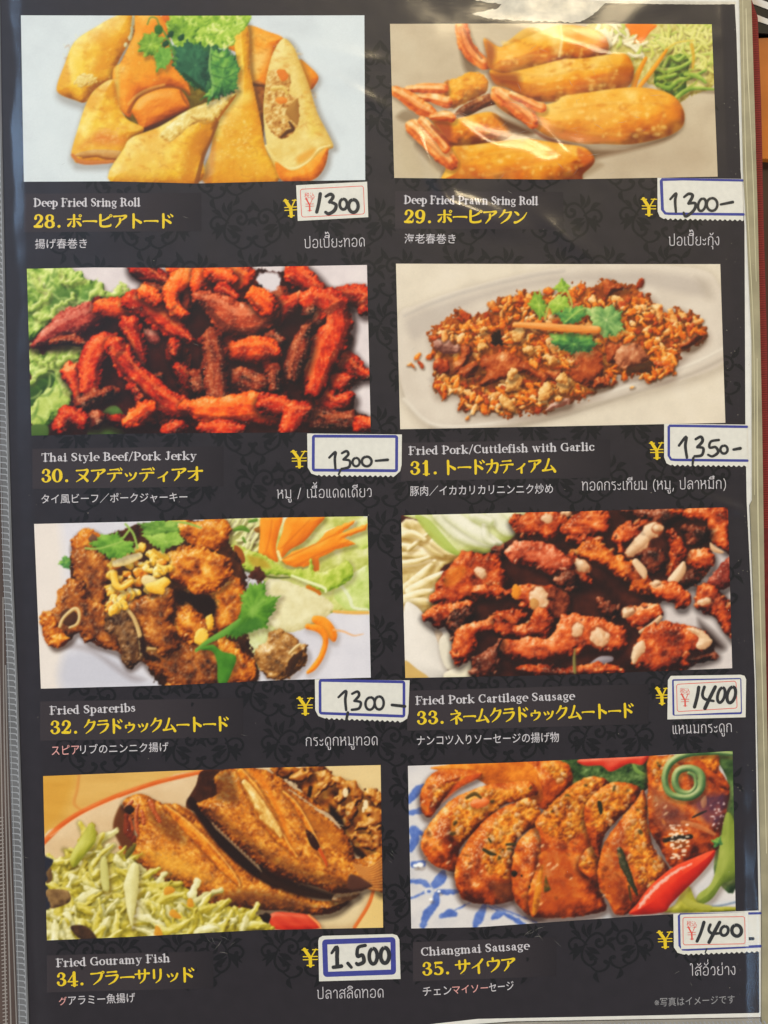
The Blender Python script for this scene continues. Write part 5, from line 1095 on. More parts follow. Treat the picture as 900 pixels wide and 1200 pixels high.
# ------------------------------------------------------------------ lettering
TK, TN = .2, .075
def arc(cx, cy, rx, ry, a0, a1, tk=TK, tn=TN, n=14):
    out = []
    for a in np.linspace(a0, a1, n):
        r = math.radians(a); out.append((cx + rx * math.cos(r), cy + ry * math.sin(r), tn + (tk - tn) * abs(math.cos(r)) ** 1.6))
    return out
def I(x, y0, y1, s='', w=TK):
    o = [[(x, y0, w), (x, y1, w)]]
    if 'b' in s: o.append([(x - .2, y0 + .03, .07), (x + .2, y0 + .03, .07)])
    if 't' in s: o.append([(x - .2, y1 - .03, .07), (x + .2, y1 - .03, .07)])
    if 'l' in s: o.append([(x - .19, y1 - .05, .07), (x, y1 - .03, .08)])
    return o
def Ln(x0, y0, x1, y1, w): return [[(x0, y0, w), (x1, y1, w)]]
X = .68
SERIF = {
 'D': (.92, I(.2, 0, 1, 'bt') + [arc(.3, .5, .48, .46, -90, 90)]),
 'F': (.78, I(.2, 0, 1, 'bt') + Ln(.2, .96, .7, .96, .075) + Ln(.7, 1, .7, .74, .07) + Ln(.25, .52, .52, .52, .07) + Ln(.52, .64, .52, .4, .06)),
 'S': (.68, [[(.58, .74, .07), (.56, .9, .09), (.36, .98, .08), (.14, .84, .17), (.18, .63, .2), (.44, .44, .22), (.56, .24, .19), (.36, .02, .08), (.14, .08, .09), (.08, .3, .06)]]),
 'R': (.9, I(.2, 0, 1, 'bt') + [arc(.34, .74, .3, .23, -90, 90)] + [[(.36, .5, .09), (.56, .44, .17), (.62, .16, .18), (.74, .03, .09), (.86, .1, .05)]]),
 'P': (.8, I(.2, 0, 1, 'bt') + [arc(.34, .7, .34, .27, -90, 90)] + Ln(.2, .43, .36, .43, .07)),
 'T': (.82, I(.41, 0, 1, 'b') + Ln(.06, .96, .76, .96, .075) + Ln(.06, 1, .06, .72, .07) + Ln(.76, 1, .76, .72, .07)),
 'B': (.84, I(.2, 0, 1, 'bt') + [arc(.34, .75, .28, .22, -90, 90), arc(.34, .27, .34, .25, -90, 90)] + Ln(.2, .52, .4, .52, .06)),
 'J': (.6, [[(.38, 1, .2), (.38, .3, .2), (.34, .08, .14), (.18, .02, .09), (.1, .14, .14)]] + Ln(.18, .97, .58, .97, .07)),
 'C': (.82, [arc(.46, .5, .36, .48, 50, 310)] + Ln(.72, 1, .72, .68, .07)),
 'G': (.92, [arc(.46, .5, .36, .48, 50, 320)] + Ln(.72, 1, .72, .7, .07) + I(.74, .05, .42, 't', .18)),
 'a': (.62, [[(.14, .5, .13), (.22, .64, .09), (.36, .65, .1), (.42, .5, .18), (.42, .14, .18), (.5, .02, .1), (.6, .06, .05)], [(.42, .4, .06), (.2, .32, .12), (.14, .16, .17), (.24, .03, .08), (.42, .14, .05)]]),
 'b': (.66, I(.16, 0, 1, 'l') + [arc(.34, .33, .24, .32, -120, 120)]),
 'c': (.58, [arc(.34, .33, .24, .33, 40, 320)] + [[(.5, .52, .14), (.49, .54, .14)]]),
 'd': (.7, I(.5, 0, 1, 'l') + [arc(.34, .33, .24, .32, 60, 300)] + Ln(.5, .03, .68, .03, .07)),
 'e': (.6, [arc(.34, .33, .24, .33, 8, 292)] + Ln(.12, .38, .58, .38, .06)),
 'f': (.44, I(.2, 0, .8, 'b') + [[(.2, .76, .19), (.24, .93, .12), (.36, .98, .09), (.44, .9, .12)]] + Ln(.04, .65, .4, .65, .065)),
 'g': (.64, [arc(.3, .44, .2, .22, 0, 360, .15)] + [[(.2, .24, .06), (.14, .12, .09), (.3, .04, .14), (.5, -.02, .14), (.52, -.18, .12), (.3, -.28, .07), (.1, -.2, .11), (.16, -.04, .06)]] + Ln(.44, .58, .6, .64, .09)),
 'h': (.74, I(.16, 0, 1, 'bl') + [[(.18, .48, .05), (.36, .64, .1), (.54, .52, .18), (.54, 0, .19)]] + Ln(.38, .03, .72, .03, .065)),
 'i': (.38, I(.19, 0, .66, 'bl') + [[(.17, .9, .2), (.185, .9, .2)]]),
 'k': (.74, I(.16, 0, 1, 'bl') + Ln(.2, .26, .56, .62, .06) + Ln(.3, .36, .6, .02, .17) + Ln(.44, .64, .7, .64, .06) + Ln(.48, .03, .74, .03, .065)),
 'l': (.38, I(.19, 0, 1, 'bl')),
 'm': (1.08, I(.16, 0, .66, 'bl') + [[(.18, .48, .05), (.34, .64, .1), (.5, .52, .18), (.5, 0, .18)], [(.52, .48, .05), (.7, .64, .1), (.86, .52, .18), (.86, 0, .18)]] + Ln(.36, .03, .64, .03, .065) + Ln(.72, .03, 1.04, .03, .065)),
 'n': (.74, I(.16, 0, .66, 'bl') + [[(.18, .48, .05), (.36, .64, .1), (.54, .52, .18), (.54, 0, .19)]] + Ln(.38, .03, .72, .03, .065)),
 'o': (.64, [arc(.32, .33, .24, .33, 0, 360)]),
 'p': (.68, I(.16, -.3, .66, 'bl') + [arc(.34, .33, .24, .32, -120, 120)]),
 'r': (.54, I(.16, 0, .66, 'bl') + [[(.2, .44, .05), (.32, .62, .1), (.44, .58, .16)]]),
 's': (.52, [[(.42, .5, .06), (.36, .63, .08), (.18, .6, .12), (.14, .46, .15), (.34, .32, .16), (.42, .16, .15), (.28, .02, .08), (.1, .06, .08), (.08, .2, .05)]]),
 't': (.44, [[(.2, .9, .06), (.2, .6, .18), (.2, .14, .18), (.28, .02, .1), (.42, .1, .05)]] + Ln(.04, .65, .4, .65, .065)),
 'u': (.74, [[(.16, .66, .18), (.16, .16, .18), (.28, .02, .11), (.5, .14, .06)]] + I(.54, 0, .66, 'l') + Ln(.02, .63, .18, .63, .065) + Ln(.54, .03, .72, .03, .065)),
 'w': (.98, Ln(.14, .66, .32, .02, .17) + Ln(.32, .02, .5, .6, .06) + Ln(.46, .66, .64, .02, .17) + Ln(.64, .02, .84, .66, .06) + Ln(.02, .64, .3, .64, .065) + Ln(.7, .64, .96, .64, .065)),
 'y': (.68, Ln(.14, .66, .36, .04, .17) + [[(.56, .64, .06), (.36, .02, .07), (.26, -.22, .08), (.12, -.24, .13)]] + Ln(.02, .64, .3, .64, .065) + Ln(.42, .64, .68, .64, .065)),
 '/': (.5, Ln(.06, -.1, .44, 1.05, .1)), ' ': (.34, []), '.': (.5, [[(.2, .1, .2), (.215, .1, .2)]]),
 '0': (.74, [arc(.36, .5, .25, .47, 0, 360, .23)]),
 '1': (.66, I(.34, 0, .96, 'b', .23) + Ln(.14, .82, .34, .94, .08)),
 '2': (.72, [[(.16, .7, .2), (.2, .9, .12), (.38, .97, .1), (.56, .8, .2), (.5, .54, .18), (.14, .12, .08)], [(.1, .1, .16), (.4, .1, .2), (.6, .1, .12), (.64, .3, .05)]]),
 '3': (.7, [[(.16, .74, .18), (.22, .92, .1), (.38, .97, .09), (.54, .8, .2), (.46, .58, .11), (.3, .52, .07)], [(.34, .53, .07), (.54, .44, .15), (.58, .24, .22), (.4, .04, .1), (.2, .08, .1), (.14, .24, .2)]]),
 '4': (.74, I(.48, 0, .96, 'b', .21) + Ln(.48, .94, .08, .32, .07) + Ln(.06, .3, .7, .3, .09)),
 '5': (.7, [[(.2, .94, .06), (.18, .56, .06)], [(.18, .9, .16), (.58, .9, .16)], [(.18, .54, .06), (.36, .6, .1), (.58, .4, .21), (.54, .14, .18), (.34, .03, .09), (.14, .12, .16)]]),
 '8': (.74, [arc(.36, .74, .2, .22, 0, 360, .19), arc(.36, .26, .25, .25, 0, 360, .22)]),
 '9': (.74, [arc(.36, .66, .24, .31, 0, 360, .22), [(.6, .62, .2), (.54, .22, .18), (.34, .03, .1), (.16, .1, .17)]]),
 '¥': (1.0, Ln(.16, 1, .5, .48, .2) + Ln(.84, 1, .52, .48, .08) + I(.5, 0, .5, 'b', .2) + Ln(.02, .97, .36, .97, .06) + Ln(.64, .97, .98, .97, .06) + Ln(.08, .56, .92, .56, .06) + Ln(.08, .38, .92, .38, .06)),
}
KANA = {   # brush katakana, y down in a unit square
 'ー': [[(.08, .52, .1), (.2, .5, .07), (.8, .5, .1), (.92, .52, .13)]],
 'ポ': [[(.06, .38, .07), (.5, .36, .06), (.88, .36, .1)], [(.48, .1, .13), (.48, .5, .12), (.48, .84, .12), (.36, .84, .05)], [(.3, .5, .05), (.22, .66, .11), (.1, .8, .13)], [(.66, .52, .07), (.8, .64, .14), (.9, .78, .14)], [(.86, .06, .05), (.96, .13, .05), (.88, .22, .05), (.8, .15, .05), (.86, .06, .05)]],
 'ピ': [[(.2, .1, .14), (.2, .7, .13), (.28, .84, .12), (.55, .86, .11), (.84, .8, .11), (.88, .7, .04)], [(.22, .48, .08), (.5, .4, .08), (.74, .26, .12)], [(.86, .06, .05), (.96, .13, .05), (.88, .22, .05), (.8, .15, .05), (.86, .06, .05)]],
 'ア': [[(.08, .2, .1), (.5, .17, .07), (.88, .16, .13), (.7, .36, .09), (.56, .46, .04)], [(.48, .34, .12), (.46, .6, .12), (.2, .92, .05)]],
 'ト': [[(.36, .06, .13), (.37, .5, .14), (.36, .94, .12)], [(.4, .36, .06), (.6, .46, .12), (.82, .6, .16)]],
 'ド': [[(.3, .06, .13), (.31, .5, .14), (.3, .94, .12)], [(.34, .38, .06), (.56, .48, .12), (.76, .62, .15)], [(.6, .14, .06), (.7, .26, .1)], [(.78, .06, .06), (.9, .19, .1)]],
 'ク': [[(.44, .06, .12), (.32, .3, .1), (.08, .54, .04)], [(.36, .22, .06), (.7, .2, .07), (.86, .2, .12), (.66, .6, .12), (.2, .94, .04)]],
 'ン': [[(.1, .16, .06), (.24, .24, .13), (.34, .34, .13)], [(.12, .86, .14), (.3, .82, .11), (.66, .56, .09), (.9, .2, .04)]],
 'ヌ': [[(.14, .18, .09), (.5, .16, .07), (.82, .16, .13), (.62, .56, .12), (.12, .92, .04)], [(.3, .42, .06), (.56, .6, .12), (.8, .86, .15)]],
 'デ': [[(.22, .16, .08), (.46, .14, .06), (.66, .13, .1)], [(.06, .42, .08), (.5, .38, .06), (.9, .38, .11)], [(.5, .4, .12), (.46, .66, .11), (.24, .94, .04)], [(.72, .08, .06), (.78, .2, .09)], [(.86, .04, .06), (.94, .16, .09)]],
 'ッ': [[(.16, .42, .06), (.26, .56, .12)], [(.42, .38, .06), (.5, .52, .12)], [(.82, .4, .12), (.68, .7, .1), (.34, .92, .04)]],
 'ィ': [[(.76, .36, .1), (.54, .58, .09), (.18, .74, .04)], [(.54, .58, .11), (.54, .94, .12)]],
 'オ': [[(.06, .32, .08), (.5, .3, .07), (.92, .29, .12)], [(.6, .06, .13), (.6, .5, .13), (.6, .88, .13), (.46, .86, .05)], [(.58, .36, .1), (.36, .62, .09), (.08, .8, .04)]],
 'カ': [[(.08, .34, .09), (.5, .3, .07), (.84, .3, .12), (.8, .7, .12), (.7, .9, .11), (.58, .84, .05)], [(.46, .06, .13), (.42, .5, .11), (.1, .92, .04)]],
 'テ': [[(.2, .16, .08), (.5, .14, .06), (.78, .13, .11)], [(.06, .42, .08), (.5, .38, .06), (.92, .38, .12)], [(.52, .4, .12), (.48, .66, .11), (.26, .94, .04)]],
 'ム': [[(.48, .08, .12), (.36, .46, .1), (.18, .8, .1)], [(.06, .82, .13), (.4, .8, .08), (.84, .72, .07)], [(.62, .5, .06), (.76, .68, .12), (.9, .9, .15)]],
 'ラ': [[(.2, .14, .09), (.5, .12, .07), (.78, .12, .12)], [(.1, .38, .09), (.5, .36, .07), (.86, .36, .13), (.66, .72, .11), (.26, .95, .04)]],
 'ゥ': [[(.48, .3, .11), (.49, .44, .11)], [(.22, .6, .12), (.2, .46, .06), (.5, .45, .06), (.82, .44, .12), (.7, .74, .1), (.36, .94, .04)]],
 'ネ': [[(.44, .06, .07), (.56, .16, .13)], [(.12, .32, .09), (.5, .29, .06), (.8, .28, .12), (.5, .54, .09), (.06, .74, .04)], [(.5, .52, .12), (.5, .95, .13)], [(.62, .54, .06), (.76, .64, .12), (.88, .74, .14)]],
 'プ': [[(.12, .2, .1), (.5, .18, .07), (.8, .18, .13), (.7, .56, .12), (.26, .92, .04)], [(.88, .04, .05), (.98, .11, .05), (.9, .2, .05), (.82, .13, .05), (.88, .04, .05)]],
 'サ': [[(.04, .34, .09), (.5, .31, .07), (.95, .3, .12)], [(.3, .1, .12), (.3, .34, .12), (.31, .6, .12)], [(.68, .06, .12), (.68, .4, .12), (.6, .7, .1), (.34, .94, .04)]],
 'リ': [[(.28, .1, .12), (.28, .34, .12), (.28, .62, .13)], [(.72, .08, .12), (.72, .46, .12), (.64, .74, .1), (.38, .95, .04)]],
 'イ': [[(.8, .08, .12), (.54, .38, .1), (.1, .62, .04)], [(.54, .38, .12), (.54, .95, .14)]],
 'ウ': [[(.48, .04, .12), (.49, .22, .12)], [(.16, .5, .12), (.14, .26, .07), (.5, .24, .07), (.86, .23, .13), (.76, .6, .12), (.34, .95, .04)]],
}
THAI = {   # monoline letters, y up, (advance, strokes)
 'ก': (.74, [[(.1, 0), (.1, .56), (.2, .66), (.07, .78), (.2, .96), (.42, 1), (.6, .86), (.62, .6), (.62, 0)]]),
 'ป': (.78, [[(.02, 1), (.1, .98), (.1, .2), (.2, .02), (.5, .02), (.62, .2), (.62, 1.4)]]),
 'อ': (.74, [[(.08, .76), (.2, .97), (.42, 1), (.6, .82), (.62, .4), (.54, .05), (.3, 0), (.1, .1), (.1, .36), (.28, .42)]]),
 'เ': (.34, [[(.1, 1), (.1, .14), (.2, .02), (.28, .04)]]), 'แ': (.62, [[(.1, 1), (.1, .14), (.2, .02), (.26, .04)], [(.4, 1), (.4, .14), (.5, .02), (.56, .04)]]),
 'ย': (.74, [[(.2, 1), (.08, .86), (.12, .7), (.26, .6), (.1, .46), (.1, .14), (.26, 0), (.5, .02), (.62, .18), (.62, 1)]]),
 'ะ': (.5, [[(.06, .68), (.14, .58), (.3, .58), (.38, .76)], [(.06, .16), (.14, .06), (.3, .06), (.38, .24)]]),
 'ท': (.76, [[(.0, 1), (.1, .96), (.1, 0)], [(.1, .5), (.26, .86), (.44, 1), (.6, .88), (.62, .6), (.62, 0)]]),
 'ด': (.74, [[(.3, .4), (.3, .1), (.2, .0), (.1, .2), (.08, .7), (.24, .97), (.44, 1), (.6, .84), (.62, .5), (.62, 0)]]),
 'ง': (.6, [[(.02, .5), (.2, .1), (.32, 0), (.44, .12), (.46, .7), (.38, .98), (.24, .92)]]),
 'ห': (.78, [[(.0, 1), (.1, .96), (.1, 0)], [(.1, .34), (.3, .6), (.56, .76), (.6, .95), (.5, 1.0), (.46, .84)], [(.42, .66), (.58, .56), (.62, .4), (.62, 0)]]),
 'ม': (.78, [[(.0, 1), (.12, .96), (.12, .26), (.06, .08), (.18, .02), (.24, .14), (.14, .22)], [(.22, .1), (.62, .02)], [(.62, 0), (.62, 1)]]),
 'น': (.78, [[(.0, 1), (.12, .96), (.12, .0)], [(.12, .22), (.4, .06), (.5, .2), (.62, .24)], [(.56, 1), (.56, .14), (.66, .02)]]),
 'ว': (.62, [[(.08, .74), (.2, .98), (.4, .98), (.5, .76), (.5, .2), (.42, .02), (.3, .04)]]),
 'ร': (.6, [[(.46, 1), (.3, .92), (.12, .96), (.1, .74), (.36, .6), (.46, .44), (.46, .14), (.36, .0), (.26, .06)]]),
 'ล': (.74, [[(.08, .8), (.22, .98), (.42, 1), (.6, .84), (.62, .5), (.62, 0)], [(.6, .52), (.36, .62), (.1, .44), (.08, .14), (.2, .0), (.32, .1), (.28, .3)]]),
 'ส': (.74, [[(.08, .8), (.22, .98), (.42, 1), (.6, .84), (.62, .5), (.62, 0)], [(.6, .52), (.36, .62), (.1, .44), (.08, .14), (.2, .0), (.32, .1), (.28, .3)], [(.5, .9), (.74, 1.14)]]),
 'า': (.58, [[(.06, .76), (.18, .98), (.36, .98), (.46, .76), (.46, 0)]]),
 'ไ': (.4, [[(.24, 0), (.24, 1.14), (.18, 1.4), (.04, 1.42), (.02, 1.26)]]),
 '(': (.4, [[(.3, 1.2), (.12, .8), (.12, .2), (.3, -.25)]]), ')': (.4, [[(.1, 1.2), (.28, .8), (.28, .2), (.1, -.25)]]),
 ',': (.3, [[(.14, .1), (.06, -.24)]]), '/': (.5, [[(.06, -.1), (.4, 1.2)]]), ' ': (.36, []),
}
THAIMARK = {'ี': [[(-.62, 1.2), (-.5, 1.4), (-.22, 1.4), (-.1, 1.2), (-.62, 1.2)], [(-.1, 1.2), (-.1, 1.52)]], 'ื': [[(-.62, 1.2), (-.5, 1.4), (-.22, 1.4), (-.1, 1.2), (-.62, 1.2)], [(-.1, 1.2), (-.1, 1.52)], [(-.28, 1.3), (-.28, 1.52)]],
 'ึ': [[(-.62, 1.2), (-.5, 1.4), (-.22, 1.4), (-.1, 1.2), (-.62, 1.2)], [(-.16, 1.36), (-.06, 1.44), (-.14, 1.54), (-.24, 1.46), (-.16, 1.36)]], 'ิ': [[(-.62, 1.2), (-.5, 1.4), (-.22, 1.4), (-.1, 1.2), (-.62, 1.2)]],
 'ั': [[(-.5, 1.46), (-.44, 1.26), (-.28, 1.24), (-.1, 1.5)]], 'ุ': [[(-.3, -.16), (-.16, -.18), (-.14, -.5)]], 'ู': [[(-.46, -.16), (-.36, -.18), (-.36, -.46), (-.14, -.46), (-.12, -.16)]]}
THAITONE = {'๊': [[(-.5, .0), (-.52, .24), (-.4, .06), (-.28, .24), (-.14, .0)]], '้': [[(-.44, .22), (-.36, .04), (-.2, .06), (-.08, .26)]], '่': [[(-.16, 0), (-.14, .26)]]}
def place(strokes, x0, y0, x1, y1, natural, hgt, flip, mb, z, wk=1, n=4):
    """lay glyph strokes (unit height, along x) on the line from (x0, y0) to (x1, y1)"""
    L = math.hypot(x1 - x0, y1 - y0); ux, uy = (x1 - x0) / L, (y1 - y0) / L; sx = L / natural
    for s in strokes:
        q = []
        for p in s:
            a = p[0] * sx; b = p[1] * hgt * flip; w = (p[2] if len(p) > 2 else .13) * hgt * wk
            q.append((x0 + a * ux + b * uy, y0 + a * uy - b * ux, w))   # b measured upward from the line
        mb.ribbon(q, z, n=n, smooth=len(q) > 2)
def serif_line(text, x0, y0, x1, y1, cap, mb, z, wk=1.0):
    x = 0; S = []
    for ch in text:
        adv, st = SERIF[ch]
        for s in st: S.append([(p[0] + x, p[1], p[2]) for p in s])
        x += adv + .04
    place(S, x0, y0, x1, y1, x - .08, cap, 1, mb, z, wk)
def title_line(num, kana, x0, y0, x1, y1, cap, mb, z):
    L = math.hypot(x1 - x0, y1 - y0); ux, uy = (x1 - x0) / L, (y1 - y0) / L
    nw = cap * (2 * .8 + .62)
    serif_line(num, x0, y0, x0 + ux * nw, y0 + uy * nw, cap, mb, z, 1.1)
    k0 = nw + cap * .3; cell = (L - k0) / len(kana); S = []
    for i, ch in enumerate(kana):
        for s in KANA[ch]: S.append([(p[0] + i, 1 - p[1], p[2]) for p in s])
    place(S, x0 + ux * k0 - uy * 0, y0 + uy * k0 + 1.2, x1, y1 + 1.2, len(kana), cap * 1.13, 1, mb, z, 1.22, n=5)
def thai_line(text, x0, y0, x1, y1, hgt, mb, z):
    x = 0; S = []; high = False
    for ch in text:
        if ch in THAI:
            adv, st = THAI[ch]; S += [[(p[0] + x, p[1]) for p in s] for s in st]; x += adv + .1; high = False
        elif ch in THAIMARK:
            S += [[(p[0] + x - .1, p[1]) for p in s] for s in THAIMARK[ch]]; high = ch in 'ีืึิั'
        else: S += [[(p[0] + x - .1, p[1] + (1.62 if high else 1.2)) for p in s] for s in THAITONE[ch]]
    place(S, x0, y0, x1, y1, x - .12, hgt, 1, mb, z, .72)
def font_mesh(text, x0, y0, x1, y1, hgt, z, name, m, parent, bold=.012, squash=True):
    """Japanese small print, set in Blender's own font, centred on the line (x0, y0)-(x1, y1)"""
    cu = bpy.data.curves.new(name, 'FONT'); cu.body = text; cu.size = 1; cu.offset = bold; cu.resolution_u = 3
    tmp = bpy.data.objects.new('lettering_source', cu); C.objects.link(tmp)
    dg = bpy.context.evaluated_depsgraph_get(); me = bpy.data.meshes.new_from_object(tmp.evaluated_get(dg))
    bpy.data.objects.remove(tmp); bpy.data.curves.remove(cu); me.name = name
    n = len(me.vertices); v = np.empty(n * 3, 'f'); me.vertices.foreach_get('co', v); v = v.reshape(-1, 3)
    lo, hi = v.min(0), v.max(0); L = math.hypot(x1 - x0, y1 - y0); ux, uy = (x1 - x0) / L, (y1 - y0) / L
    a = (v[:, 0] - lo[0]) / (hi[0] - lo[0]) * L; b = (v[:, 1] - (lo[1] + hi[1]) / 2) / (hi[1] - lo[1]) * hgt
    px = x0 + a * ux + b * uy; py = y0 + a * uy - b * ux
    out = np.stack([(px - 450) * U, (600 - py) * U, np.full(n, z)], 1).astype('f'); me.vertices.foreach_set('co', out.ravel()); me.materials.clear(); me.update()
    return link(name, me, m, parent)

# ------------------------------------------------------------------ the table and what lies round the page
def below(pts, z):
    """outline measured at page level, moved to where it lies at depth z below the page"""
    k = (.6 - z) / .6; return [(450 + (x - 450) * k, 600 + (y - 600) * k) for x, y in pts]
wood = mat('orange_wood', (196, 112, 34), .35, .4, .18, 60, .2, 200)
mb = MB(); mb.slab([(-900, -1100), (1900, -1100), (1900, 2300), (-900, 2300)], -.035, -.014)
mb.build('table_top', mat('dark_table', (70, 46, 34), .4, .4, .25, 40, .1, 120), kind='structure')
mb = MB(); mb.slab(below([(889, 45), (1080, 35), (1090, 190), (893, 186)], -.008), -.0139, -.008)
mb.build('wooden_tray', wood, label='orange wooden tray showing at the right edge beside the maroon cover', cat='tray')
t = empty('black_napkin_holder', 0, 0, 'black holder with white stripes in the top right corner', 'holder')
mb = MB(); mb.slab(below([(868, -60), (1000, -70), (1000, 46), (880, 38)], -.006), -.0139, -.006); mb.build('body', mat('black_plastic', (18, 17, 17), .3), t)
for q in ([(872, -8), (930, 14), (930, 22), (876, 2)], [(884, 16), (930, 34), (930, 39), (886, 24)], [(868, -30), (930, -14), (930, -6), (870, -20)]):
    mb = MB(); mb.slab(below(q, -.0055), -.0059, -.0055); mb.build('stripe', mat('white_plastic', (214, 208, 196), .4), t)
mb = MB(); mb.slab(below([(893, 1019), (960, 1016), (960, 1030), (894, 1031)], -.0022), -.0139, -.0022)
mb.build('yellow_tab', mat('yellow_tab', (206, 190, 30), .5), label='small yellow tab sticking out at the lower right edge', cat='tab')

# the maroon cover board under the sleeve, with its stitched edge
cover = empty('menu_cover', 0, 0, 'maroon menu cover showing along the right edge behind the clear sleeve', 'menu cover')
CE = [(874, -20), (888, 20), (892, 120), (895, 260), (899, 400), (901, 600), (903, 900), (905, 1230)]
CE = below(CE, -.0024)
mb = MB(); mb.slab([(-16, -40), (870, -40)] + CE + [(10, 1240)], -.0052, -.0024); mb.build('board', mat('maroon_leather', (112, 30, 30), .5, .3, .2, 500, .35, 1400), cover)
mb = MB()
for k in range(300):
    y = -10 + k * 2.1; xe = np.interp(y, [p[1] for p in CE], [p[0] for p in CE])
    mb.ribbon([(xe - 8.0, y, 1.05), (xe - .6, y + .4, 1.05)], -.00232, smooth=False, cap=False)
mb.build('stitching', mat('maroon_thread', (150, 52, 44), .6), cover, kind='stuff')
# another clear sleeve lying under this one, its edge showing at the lower left
under = empty('page_sleeve', 0, 0, 'second clear page sleeve lying under the menu page at lower left', 'page sleeve')
mb = MB(); mb.slab([(-60, -30), (14, -30), (21, 600), (23, 800), (34, 1230), (-60, 1230)], -.0024, -.0021); mb.build('film', mat('dusky_film', (92, 76, 68), .25, .6, .15, 30), under)
mb = MB()
for q in ([(2, 700), (4, 900), (12, 1230)], [(5, 780), (9, 960), (19, 1230)], [(-4, 700), (0, 900), (6, 1230)]): mb.ribbon([(x, y, 1.6) for x, y in q], -.00205, cap=False)
mb.build('edge_line', mat('pale_film_edge', (150, 140, 130), .3, .6), under)
mb = MB()
for k in range(60): y = 960 + k * 4.4; x = np.interp(y, [960, 1230], [0, 6]); mb.ribbon([(x - 3, y, 1.3), (x + 2, y - 1, 1.3)], -.00203, smooth=False)
mb.build('weld_ridge', mat('pale_film_edge', (150, 140, 130), .3, .6), under, kind='stuff')

# ------------------------------------------------------------------ the menu page
page = empty('menu_page', 0, 0, 'black menu page with a damask pattern and eight printed dish pictures', 'menu page')
LE = [(-1, -12), (0, 0), (2, 133), (7.5, 400), (15, 667), (21, 800), (34.5, 1212)]
RE = [(861, 3), (863, 40), (868, 200), (872.5, 265), (873.5, 500), (875, 587), (880, 690), (884.5, 800), (887, 950), (889, 1060), (890, 1186)]
mb = MB(); mb.slab(LE[::-1] + [(400, -14), (866, -6)] + [(870.5, 200), (874.5, 265), (880.5, 400), (881, 586), (878, 592), (886, 800), (889, 950), (892, 1060), (891.5, 1192), (600, 1197), (400, 1212)], -.0008, -.00002)
mb.build('paper_sheet', mat('white_paper', (226, 220, 206), .6, .3, .05, 300), page)
mb = MB(); mb.sheet(LE[::-1] + [(160, -12), (560, -10), (640, 1), (700, 3.5)] + RE + [(889, 1187), (760, 1190), (560, 1194), (400, 1212)], 0)
mb.build('printed_ground', mat('black_print', (36, 30, 34), .45, .25, .12, 260), page)
# damask scrolls printed a little darker than the ground
def scroll(mb, ox, oy, s, fl, z, rot=0):
    cr, sr = math.cos(rot), math.sin(rot)
    def T(p):
        x, y = p[0] * fl * s, p[1] * s; return (ox + x * cr - y * sr, oy + x * sr + y * cr, p[2] * s * 1.25)
    R = [[(0, 0, 2.2), (6, -10, 2.6), (16, -16, 3), (26, -12, 3), (29, -3, 3), (24, 4, 3.4), (17, 2, 3.6), (16, -4, 4), (20, -6, 5)],
         [(2, 2, 2), (-8, -6, 2.6), (-18, -6, 3), (-24, 2, 3), (-20, 10, 3.4), (-13, 8, 4), (-14, 4, 5)],
         [(0, 0, 2.4), (-4, 12, 3), (-2, 24, 3), (8, 32, 3), (16, 28, 3.4), (15, 21, 4), (10, 22, 5)],
         [(6, -10, 1), (4, -20, 6), (8, -30, 1)], [(4, -8, 1), (-4, -18, 5), (-4, -28, 1)], [(-6, -4, 1), (-14, -14, 6), (-22, -16, 1)],
         [(2, 6, 1), (12, 10, 7), (22, 14, 1)], [(0, 10, 1), (10, 18, 6), (20, 22, 1)], [(-2, 8, 1), (-12, 16, 6), (-16, 26, 1)], [(-1, 4, 1), (-12, 10, 5), (-22, 18, 1)],
         [(8, 32, 2), (20, 40, 2.4), (32, 36, 3), (36, 28, 4), (31, 25, 5)], [(20, 40, 1), (18, 48, 6), (24, 56, 1)], [(26, -12, 1), (34, -18, 6), (40, -28, 1)], [(29, -3, 1), (38, 0, 5), (44, 8, 1)]]
    for r in R: mb.ribbon([T(p) for p in r], z, n=4, dz=2e-6)
mb = MB(); rng = random.Random(3)
for j in range(20):
    for i in range(15):
        x = 26 + i * 60 + (30 if j % 2 else 0); y = 12 + j * 61 - (x - 450) * .02
        if 44 < y < 1150 and 22 + y * .014 < x - 32 and x + 34 < 862 + y * .02: scroll(mb, x, y, .8, -1 if (i + j // 2) % 2 else 1, .000018, rng.uniform(-.12, .12))
mb.build('damask_print', mat('damask_black', (7, 5, 8), .5, .25), page)
# worn white patch at the head of the page
rr = random.Random(4); edge = [(862, 5), (806, 5.2), (708, 3.8), (703, 9), (699, 14), (690, 20), (682, 24.5), (668, 26.5), (650, 25), (630, 25.5), (606, 24), (578, 22.5), (566, 20), (553, 16.5), (566, 13.5), (582, 10), (588, 5), (575, 3), (556, 0)]
rag = []
for a, c_ in zip(edge[:-1], edge[1:]):
    n = max(2, int(math.hypot(c_[0] - a[0], c_[1] - a[1]) / 2.2))
    rag += [(a[0] + (c_[0] - a[0]) * q / n + (rr.uniform(-.7, .7) if q else 0), a[1] + (c_[1] - a[1]) * q / n + rr.uniform(-.9, .9) * (1 if a[0] < 710 else .25)) for q in range(n)]
mb = MB(); mb.slab([(556, -9), (700, 1), (862, 2)] + rag + [(548, -4)], .0000, .00009)
mb.build('worn_patch', mat('worn_paper', (206, 196, 174), .6, .3, .22, 260), page)

